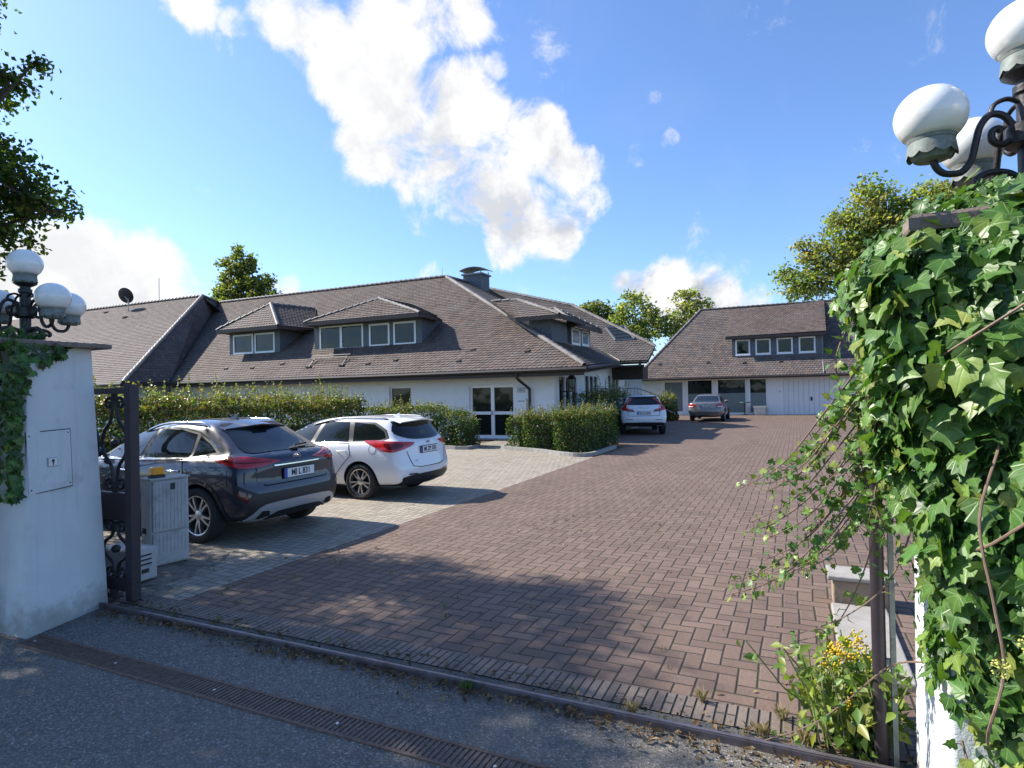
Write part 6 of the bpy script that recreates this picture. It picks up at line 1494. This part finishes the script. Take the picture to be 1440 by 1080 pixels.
tree('street_tree', 'tall dark green street tree standing outside beside the asphalt', (-11.0, .4, 0), (-10.8, .4, 4), [(-10.6, .6, 5.6, 1.7), (-10.0, 1.6, 6.6, 1.2), (-10.6, -.9, 5.8, 1.6), (-9.8, -.2, 6.8, 1.3), (-10, 1.4, 4.6, 1.2), (-9.0, .8, 5.8, .9), (-9.6, 2.3, 5.2, .8)], 13000, .13, LT, 'street trees by the entrance', clump=.35, per=12, trunk_r=.2)
tree('street_tree', 'broad dark green street tree standing farthest from the gate', (-9.0, -2.8, 0), (-8.9, -2.8, 4), [(-9.2, -2.6, 5.4, 1.9), (-8.8, -1.6, 6.2, 1.4), (-8.2, -3.4, 5.8, 1.6), (-9.8, -1.2, 5.0, 1.4), (-7.6, -2.4, 5.0, 1.2)], 10000, .14, LT, 'street trees by the entrance', clump=.35, per=12, trunk_r=.2)

# ---- ivy -----------------------------------------------------------------
def ivy_outline():
    # five-lobed leaf, base at origin, tip at (0,1)
    return [(0, 0), (.20, -.10), (.42, -.02), (.50, .20), (.36, .34), (.46, .55), (.30, .60), (.18, .66), (0, 1.0), (-.18, .66), (-.30, .60), (-.46, .55), (-.36, .34), (-.50, .20), (-.42, -.02), (-.20, -.10)]
IVO = np.array(ivy_outline()); IVM = np.array([(0, .12), (0, .42), (0, .70)])
def ivy_leaves(name, P, Nn, tip, size, cols, m, parent, cup=.12):
    """lobed leaves: P stalk points, Nn facing, tip direction"""
    n = len(P); t = unit(tip - Nn * (tip * Nn).sum(1, keepdims=True)); b = np.cross(t, Nn)
    pts = np.concatenate([IVO, IVM]); K = len(pts)
    sx = RNG.uniform(.85, 1.12, (n, 1)); skew = RNG.uniform(-.14, .14, (n, 1)); cu = RNG.uniform(-.5, 2.2, (n, 1)) * cup; bend = RNG.uniform(-.1, .6, (n, 1))
    x = pts[None, :, 0] * sx + skew * pts[None, :, 1] ** 2; y = np.repeat(pts[None, :, 1], n, 0)
    x = x + RNG.normal(0, .022, x.shape); 
    z = cu * np.abs(x) * 1.2 - bend * y * y * .6 + RNG.normal(0, .014, x.shape)
    s = size[:, None, None]
    V = P[:, None, :] + s * (b[:, None, :] * x[..., None] + t[:, None, :] * y[..., None] + Nn[:, None, :] * z[..., None])
    i0, i1, i2 = 16, 17, 18
    T = [(0, 1, i0), (1, 2, i0), (2, 3, i0), (3, 4, i0), (4, i1, i0), (4, 5, i1), (5, 6, i1), (6, 7, i1), (7, i2, i1), (7, 8, i2), (8, 9, i2), (9, i1, i2), (9, 10, i1), (10, 11, i1), (11, 12, i1), (12, i0, i1), (12, 13, i0), (13, 14, i0), (14, 15, i0), (15, 0, i0)]
    T = np.array(T); F = (np.arange(n)[:, None, None] * K + T[None]).reshape(-1, 3)
    C = np.repeat(cols[:, None, :], K, 1); C[:, 16:] = C[:, 16:] * 1.28 + .008; C[:, 0] *= 1.2
    o = fast_mesh(name, V.reshape(-1, 3), F, C.reshape(-1, 3), m, parent)
    la = o.data.attributes.new('Leaf', 'FLOAT_VECTOR', 'POINT'); lv = np.zeros((n, K, 3), np.float32); lv[:, :, :2] = pts[None]; la.data.foreach_set('vector', lv.ravel())
    o.data.polygons.foreach_set('use_smooth', np.ones(len(o.data.polygons), dtype=bool)); return o
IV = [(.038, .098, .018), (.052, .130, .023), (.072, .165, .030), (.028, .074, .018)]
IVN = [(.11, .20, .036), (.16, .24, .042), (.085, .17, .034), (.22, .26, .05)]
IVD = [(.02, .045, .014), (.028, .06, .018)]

# right pillar
ivy = thing('pillar_ivy', 'thick bright green ivy covering the pillar with the dark post', 'ivy', (1.0, 2.6, 0))
def xl(z): return np.interp(z, [0, .3, .62, .75, 1.2, 1.55, 1.85, 2.0, 2.2, 2.35, 2.5, 2.62], [.70, .64, .54, .46, .38, .27, .24, .22, .16, .20, .34, .55])
def ivy_shell(k, inset, z0=0, z1=2.62, lim=True):
    z = z0 + (z1 - z0) * RNG.uniform(0, 1, k) ** .9; ph = RNG.uniform(.0, 1.0, k) * math.pi / 2
    x_l = xl(z) + inset; yf = np.interp(z, [0, .5, 1.3, 2.0, 2.4, 2.62], [2.34, 2.30, 2.16, 2.2, 2.34, 2.6]) + inset
    ex = .42
    cx, cy = 1.75, 3.42; ca, sa = np.cos(ph), np.sin(ph)
    X = cx - (cx - x_l) * ca ** ex; Y = cy - (cy - yf) * sa ** ex
    P = np.stack([X, Y, z], 1); Nn = np.stack([-ca ** (2 - ex), -sa ** (2 - ex), np.zeros(k)], 1); Nn[:, 2] = np.clip((z - 2.2) * 1.6, 0, 1.2); Nn = unit(Nn)
    P += Nn * (vnoise(P, 4.5, 21) * .055 + vnoise(P, 10, 22) * .03)[:, None]
    if lim:   # the foot of the pillar stays bare on the yard side
        keep = ~((P[:, 2] < .72 + .12 * np.sin(P[:, 1] * 9)) & (P[:, 1] > 2.95) & (P[:, 0] < .75)); P, Nn = P[keep], Nn[keep]
    return P, Nn
def ivy_layer(k, inset, smin, smax, cols, w, name, spread, z0=0, z1=2.62):
    P, Nn = ivy_shell(k, inset, z0, z1); n = len(P)
    Nn = unit(Nn + RNG.normal(0, spread, (n, 3)) + np.array([-.28, -.1, .30]))
    tip = RNG.normal(0, .55, (n, 3)) + np.array([0, 0, -1.0])
    near = np.clip((3.1 - P[:, 1]) / .8, 0, 1); sz = (smin + (smax - smin) * near) * RNG.uniform(.55, 1.25, n)
    return ivy_leaves(name, P, Nn, tip, sz, pal(n, cols, w), M['ivy_leaf'], ivy)
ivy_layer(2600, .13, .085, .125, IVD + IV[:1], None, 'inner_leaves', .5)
ivy_layer(5600, .05, .046, .096, IV, None, 'outer_leaves', .55)
ivy_layer(1000, .0, .042, .094, IV[1:3] + IVN, [.2, .2, .2, .1, .2, .1], 'young_leaves', .6)
# crest on top of the capstone
k = 330; P = np.stack([RNG.uniform(.42, 1.7, k), RNG.uniform(2.5, 3.4, k), 2.46 + np.abs(RNG.normal(0, .045, k))], 1)
keep = (P[:, 0] > .62) | (P[:, 1] > 3.15) | (RNG.uniform(0, 1, k) < .45); P = P[keep]; k = len(P)
ivy_leaves('crest_leaves', P, unit(RNG.normal(0, .5, (k, 3)) + np.array([-.3, -.3, .9])), RNG.normal(0, 1, (k, 3)) + np.array([-.5, 0, -.2]), RNG.uniform(.06, .12, k), pal(k, IV + IVN[:2]), M['ivy_leaf'], ivy)
# dark mat of stems behind the leaves
cm_ = MB()
def shell_pt(z, ph, inset):
    ex = .42; x_l = float(xl(z)) + inset; yf = float(np.interp(z, [0, .5, 1.3, 2.0, 2.4, 2.62], [2.34, 2.30, 2.16, 2.2, 2.34, 2.6])) + inset
    return (1.75 - (1.75 - x_l) * math.cos(ph) ** ex, 3.42 - (3.42 - yf) * math.sin(ph) ** ex, z)
zs = [0.0, .3, .6, .75, .9, 1.2, 1.5, 1.8, 2.1, 2.3, 2.4]; phs = [math.pi / 2 * q / 10 for q in range(11)]
vs = [shell_pt(z, ph, .24) for z in zs for ph in phs]; fs = []
for i in range(len(zs) - 1):
    for j in range(10):
        if zs[i] < .75 and j < 5: continue
        fs.append((i * 11 + j, i * 11 + j + 1, (i + 1) * 11 + j + 1, (i + 1) * 11 + j))
cm_.add(vs, fs); cm_.build('stem_mat', M['twig_core'], ivy)
st = MB()
for q in range(12):
    ph = RNG.uniform(.1, 1.5); z = RNG.uniform(.8, 1.2); pts = []
    for s_ in range(9):
        pts.append(shell_pt(min(z, 2.5), min(max(ph, .05), 1.52), .10 + .02 * math.sin(s_))); z += RNG.uniform(.08, .2); ph += RNG.normal(0, .09)
    st.tube(crom(pts, 3), .006, 5)
for pts in ([(.64, 2.6, 1.82), (.57, 2.35, 1.68), (.50, 2.30, 1.44), (.52, 2.26, 1.2), (.54, 2.26, 1.0), (.50, 2.27, .81), (.55, 2.5, .65)], [(.95, 2.4, 1.6), (.8, 2.16, 1.56), (.62, 2.14, 1.5), (.5, 2.3, 1.35), (.46, 2.55, 1.3)], [(.85, 2.45, 2.3), (.75, 2.14, 2.2), (.55, 2.2, 2.05), (.38, 2.45, 1.9), (.28, 2.8, 1.72)], [(.85, 2.12, .75), (.66, 2.15, .62), (.52, 2.2, .58)]):
    st.tube(crom(pts, 5), .0045, 6)
st.build('stems', M['stem'], ivy)
# flower heads
for cx, cy, cz in ((.50, 2.12, 1.06), (.58, 2.08, 1.02), (.64, 2.05, 1.10), (.56, 2.1, 1.14), (.70, 2.04, .98)):
    fh = MB()
    for q in range(26):
        d = unit(RNG.normal(size=(1, 3)))[0]; p = np.array([cx, cy, cz]) + d * .024
        fh.tube([(cx, cy, cz), tuple(p)], .0012, 3, caps=False)
        fh.lathe([(0, -.0045), (.0045, 0), (0, .0045)], tuple(p), n=5)
    fh.build('flower_head', M['flower_ivy'], ivy)
# hanging tendrils
def tendril(pts, leaves, smin, smax, name='tendril', cols=IVN + IV[1:3], r=.0045, parent=ivy):
    c = crom(pts, 8); tb = MB(); tb.tube(c, [r * (1 - .6 * k / len(c)) for k in range(len(c))], 5)
    ps, ns, tp, ss = [], [], [], []; L = len(c)
    for k in range(leaves):
        f = (k + .5 + RNG.uniform(-.4, .4)) / leaves; p = np.array(c[min(L - 1, int(f * (L - 1)))]); d = RNG.normal(0, 1, 3); d /= np.linalg.norm(d); q = p + d * RNG.uniform(.015, .04)
        tb.tube([tuple(p), tuple(q)], .0018, 3, caps=False); ps.append(q); ns.append(RNG.normal(0, .6, 3) + np.array([-.5, -.4, .5])); tp.append(d + np.array([0, 0, -.4])); ss.append(RNG.uniform(smin, smax) * (1 - .35 * f))
    o = tb.build(name, M['stem'], parent)
    ivy_leaves('tendril_leaves', np.array(ps), unit(np.array(ns)), np.array(tp), np.array(ss), pal(len(ps), cols), M['ivy_leaf'], o)
for pts, lv in (([(.32, 3.1, 1.77), (.17, 3.1, 1.5), (-.01, 3.1, 1.3), (-.13, 3.1, 1.215), (-.23, 3.1, 1.17)], 26), ([(.33, 3.1, 1.71), (.21, 3.1, 1.45), (.1, 3.1, 1.26), (-.08, 3.1, 1.06), (-.20, 3.1, .975), (-.32, 3.1, .93)], 34),
                ([(.35, 3.1, 1.6), (.2, 3.1, 1.30), (.07, 3.1, 1.12), (-.14, 3.1, .94), (-.33, 3.1, .86)], 34), ([(.39, 3.05, 1.65), (.33, 3.05, 1.4), (.28, 3.08, 1.14), (.19, 3.1, .88), (.09, 3.1, .74), (-.1, 3.1, .66)], 26),
                ([(.46, 3.0, 1.4), (.35, 3.0, 1.06), (.18, 3.05, .85), (-.06, 3.1, .70)], 16), ([(.50, 2.9, .75), (.34, 3.0, .68), (.17, 3.1, .45), (.02, 3.1, .31), (-.18, 3.15, .17)], 20),
                ([(.5, 2.6, 1.75), (.36, 2.7, 1.5), (.33, 2.85, 1.28)], 24), ([(.30, 3.0, 1.95), (.24, 3.05, 1.7), (.26, 3.05, 1.45), (.31, 3.05, 1.28)], 34), ([(.25, 3.0, 2.2), (.16, 3.0, 1.98), (.19, 3.05, 1.75)], 20), ([(.5, 2.62, .60), (.52, 2.6, .42), (.46, 2.6, .25), (.40, 2.62, .12)], 14)):
    tendril(pts, lv, .035, .062)
for q in range(16):
    x0, z0_ = RNG.uniform(.24, .34), RNG.uniform(1.25, 2.05); L = RNG.uniform(.25, .6); y0_ = RNG.uniform(2.9, 3.25)
    tendril([(x0, y0_, z0_), (x0 - L * .25, y0_, z0_ - L * .35), (x0 - L * .55, y0_ + .02, z0_ - L * .75), (x0 - L * .9, y0_ + .03, z0_ - L * .98)], int(14 + L * 30), .03, .058)
for q in range(9):
    x0, z0_ = RNG.uniform(.28, .40), RNG.uniform(1.5, 2.1); L = RNG.uniform(.25, .42); y0_ = RNG.uniform(2.75, 3.1)
    tendril([(x0, y0_, z0_), (x0 - .05, y0_, z0_ - L * .5), (x0 - .04 + RNG.normal(0, .05), y0_ + .02, z0_ - L)], int(18 + L * 36), .035, .065)
# left pillar ivy
ivl = thing('pillar_ivy', 'dark ivy hanging down over the front edge of the shaded pillar', 'ivy', (-6.3, 2.6, 1.2))
k = 1500; z = 2.46 - 1.35 * RNG.uniform(0, 1, k) ** 1.3; a = RNG.uniform(0, 1, k); onf = RNG.uniform(0, 1, k) < .72
lim_y = np.interp(z, [.5, 1.0, 1.5, 1.75, 1.95, 2.08, 2.18, 2.26, 2.35, 2.46], [2.64, 2.64, 2.66, 2.68, 2.71, 2.76, 2.90, 3.08, 3.12, 2.95])
Y = np.where(onf, 2.65 - np.abs(RNG.normal(0, .07, k)), 2.6 + (lim_y - 2.6) * RNG.uniform(0, 1, k) ** 1.25); X = np.where(onf, -7.1 + 1.50 * a ** .7, -5.51 - .263 * (Y - 2.70) - .063 * z / 2.33 + np.abs(RNG.normal(0, .03, k)))
P = np.stack([X, Y, z], 1); Nn = np.where(onf[:, None], np.array([[0, -1, .2]]), np.array([[1, -.1, .25]])); top = z > 2.36; P[top, 0] = -7.0 + 1.35 * a[top]; P[top, 1] = 2.55 + .45 * RNG.uniform(0, 1, top.sum()); P[top, 2] = 2.40 + np.abs(RNG.normal(0, .04, top.sum()))
keep = ~((P[:, 1] > 2.62) & (P[:, 0] > -5.7) & (P[:, 1] > lim_y + .02)); P, Nn = P[keep], Nn[keep]; k = len(P)
ivy_leaves('leaves', P, unit(Nn + RNG.normal(0, .4, (k, 3))), RNG.normal(0, .5, (k, 3)) + np.array([.1, 0, -1.0]), RNG.uniform(.045, .085, k), pal(k, IV + IVD + [(.09, .14, .03)]), M['ivy_leaf'], ivl)
sm_ = MB()
for q in range(14):
    x = RNG.uniform(-6.9, -5.7); sm_.tube(crom([(x, 2.63, .0), (x + RNG.normal(0, .1), 2.60, .8), (x + RNG.normal(0, .15), 2.6, 1.6), (x + RNG.normal(0, .2), 2.58, 2.42)], 4), .011, 5)
sm_.build('stems', M['stem'], ivl)

# ---- small plants --------------------------------------------------------
fp = thing('berry_plant', 'leafy plant with yellow berry clusters at the foot of the receiver post', 'plant', (.24, 3.75, 0))
ps, ns, cs, ss = [], [], [], []; stm = MB()
for q in range(90):
    b0 = np.array([.25 + RNG.normal(0, .09), 3.7 + RNG.normal(0, .14), 0]); L = RNG.uniform(.12, .50); e = b0 + np.array([RNG.normal(0, .12) - .03, RNG.normal(0, .10), L])
    stm.tube([tuple(b0), tuple((b0 + e) / 2 + RNG.normal(0, .02, 3)), tuple(e)], .004, 4, caps=False)
    for j in range(12):
        f = (j + 1) / 12; ps.append(b0 + (e - b0) * f + RNG.normal(0, .03, 3)); ns.append(RNG.normal(0, .6, 3) + np.array([-.2, -.2, .7])); ss.append(RNG.uniform(.04, .10))
for (cx, cy, cz, kk) in ((.16, 3.62, .47, 60), (.20, 3.66, .42, 60), (.26, 3.7, .50, 40), (.12, 3.6, .40, 30), (.30, 3.62, .46, 26), (.22, 3.6, .22, 18), (.24, 3.58, .08, 10)):
    by = MB()
    for q in range(kk):
        p = np.array([cx, cy, cz]) + RNG.normal(0, .022, 3); by.lathe([(0, -.007), (.006, -.003), (.006, .003), (0, .007)], tuple(p), n=6)
    by.build('berry_cluster', M['flower'], fp)
stm.build('stems', M['stem_green'], fp)
ps, ns, ss = np.array(ps), unit(np.array(ns)), np.array(ss)
leaf_cards('foliage', ps, ns, ss, pal(len(ps), [(.15, .22, .04), (.21, .27, .05), (.10, .18, .035), (.28, .30, .07)]), M['leaf'], fp, .55, .3)
sp = thing('climbing_shrub', 'thin grey leaved shrub beside the garage door behind the ivy', 'shrub', (1.3, 13, 0))
# fallen leaves, litter and weeds
k = 1500; u_ = RNG.uniform(0, 1, k); x = -5.5 + 7.0 * u_; y = 3.34 - np.abs(RNG.normal(0, .055, k)) * (1 + .8 * np.sin(x * 2.1) ** 2)
m2 = RNG.uniform(0, 1, k) < .25; y[m2] = 3.42 + RNG.uniform(0, .18, m2.sum())
P = np.stack([x, y, np.full(k, .012) + RNG.uniform(0, .02, k)], 1)
o = leaf_cards('leaf_litter', P, unit(RNG.normal(0, .45, (k, 3)) + np.array([0, 0, 1])), RNG.uniform(.02, .055, k), pal(k, [(.20, .13, .06), (.14, .085, .04), (.26, .19, .10), (.09, .06, .035)], jit=.3), M['dry_leaf'], None, .5)
tag(o, 'dry brown leaf litter lying along the gate track', 'leaf litter', kind='stuff')
k = 420; P = np.stack([RNG.uniform(-6, 2, k), RNG.uniform(3.7, 16, k) ** 1, np.full(k, .008)], 1)
o = leaf_cards('fallen_leaves', P, unit(RNG.normal(0, .3, (k, 3)) + np.array([0, 0, 1])), RNG.uniform(.02, .05, k), pal(k, [(.30, .22, .10), (.22, .15, .07), (.34, .28, .14)], jit=.3), M['dry_leaf'], None, .5)
tag(o, 'dry leaves scattered over the brick yard', 'fallen leaves', kind='stuff')
gv, gf, gc = [], [], []
def tuft(x, y, n, h, col):
    for q in range(n):
        a = RNG.uniform(0, 6.28); L = h * RNG.uniform(.5, 1.1); b = len(gv); dx, dy = math.cos(a), math.sin(a); w_ = .0018
        o_ = (x + RNG.normal(0, .012), y + RNG.normal(0, .012))
        gv.extend([(o_[0] - dy * w_, o_[1] + dx * w_, 0), (o_[0] + dy * w_, o_[1] - dx * w_, 0), (o_[0] + dx * L * .16 + dy * w_ * .7, o_[1] + dy * L * .16 - dx * w_ * .7, L * .65), (o_[0] + dx * L * .42, o_[1] + dy * L * .42, L * .95)])
        gf.append((b, b + 1, b + 2)); gf.append((b, b + 2, b + 3)); gc.extend([np.array(col) * RNG.uniform(.7, 1.3)] * 4)
for q in range(110):
    r_ = RNG.uniform(0, 1)
    if r_ < .45: x, y = RNG.uniform(-5.4, 1.2), 3.5 + RNG.normal(0, .09)
    elif r_ < .6: x, y = RNG.uniform(-5.3, -4.6), RNG.uniform(3.9, 6.5)
    elif r_ < .8: x, y = RNG.uniform(-5.0, .1), 3.95 + abs(RNG.normal(0, .5))
    else: x, y = RNG.uniform(-4.2, -1), 8.2 + RNG.normal(0, .5)
    tuft(x, y, int(RNG.uniform(4, 12)), RNG.uniform(.02, .055), [(.09, .13, .03), (.16, .16, .05), (.26, .22, .10)][int(RNG.uniform(0, 3))])
for x, y in ((.0, 3.52), (-.12, 3.72), (-.55, 3.75), (.1, 3.6), (-.2, 3.5), (-.9, 3.45), (-1.9, 3.3)): tuft(x, y, 34, .09, (.30, .25, .11) if x > -1.5 else (.08, .14, .03))
o = fast_mesh('weeds', np.array(gv, dtype=float), np.array(gf), np.array(gc), M['dry_leaf']); tag(o, 'small grass tufts growing in the paving joints', 'weeds', kind='stuff')
bpy.data.objects.remove(sp)
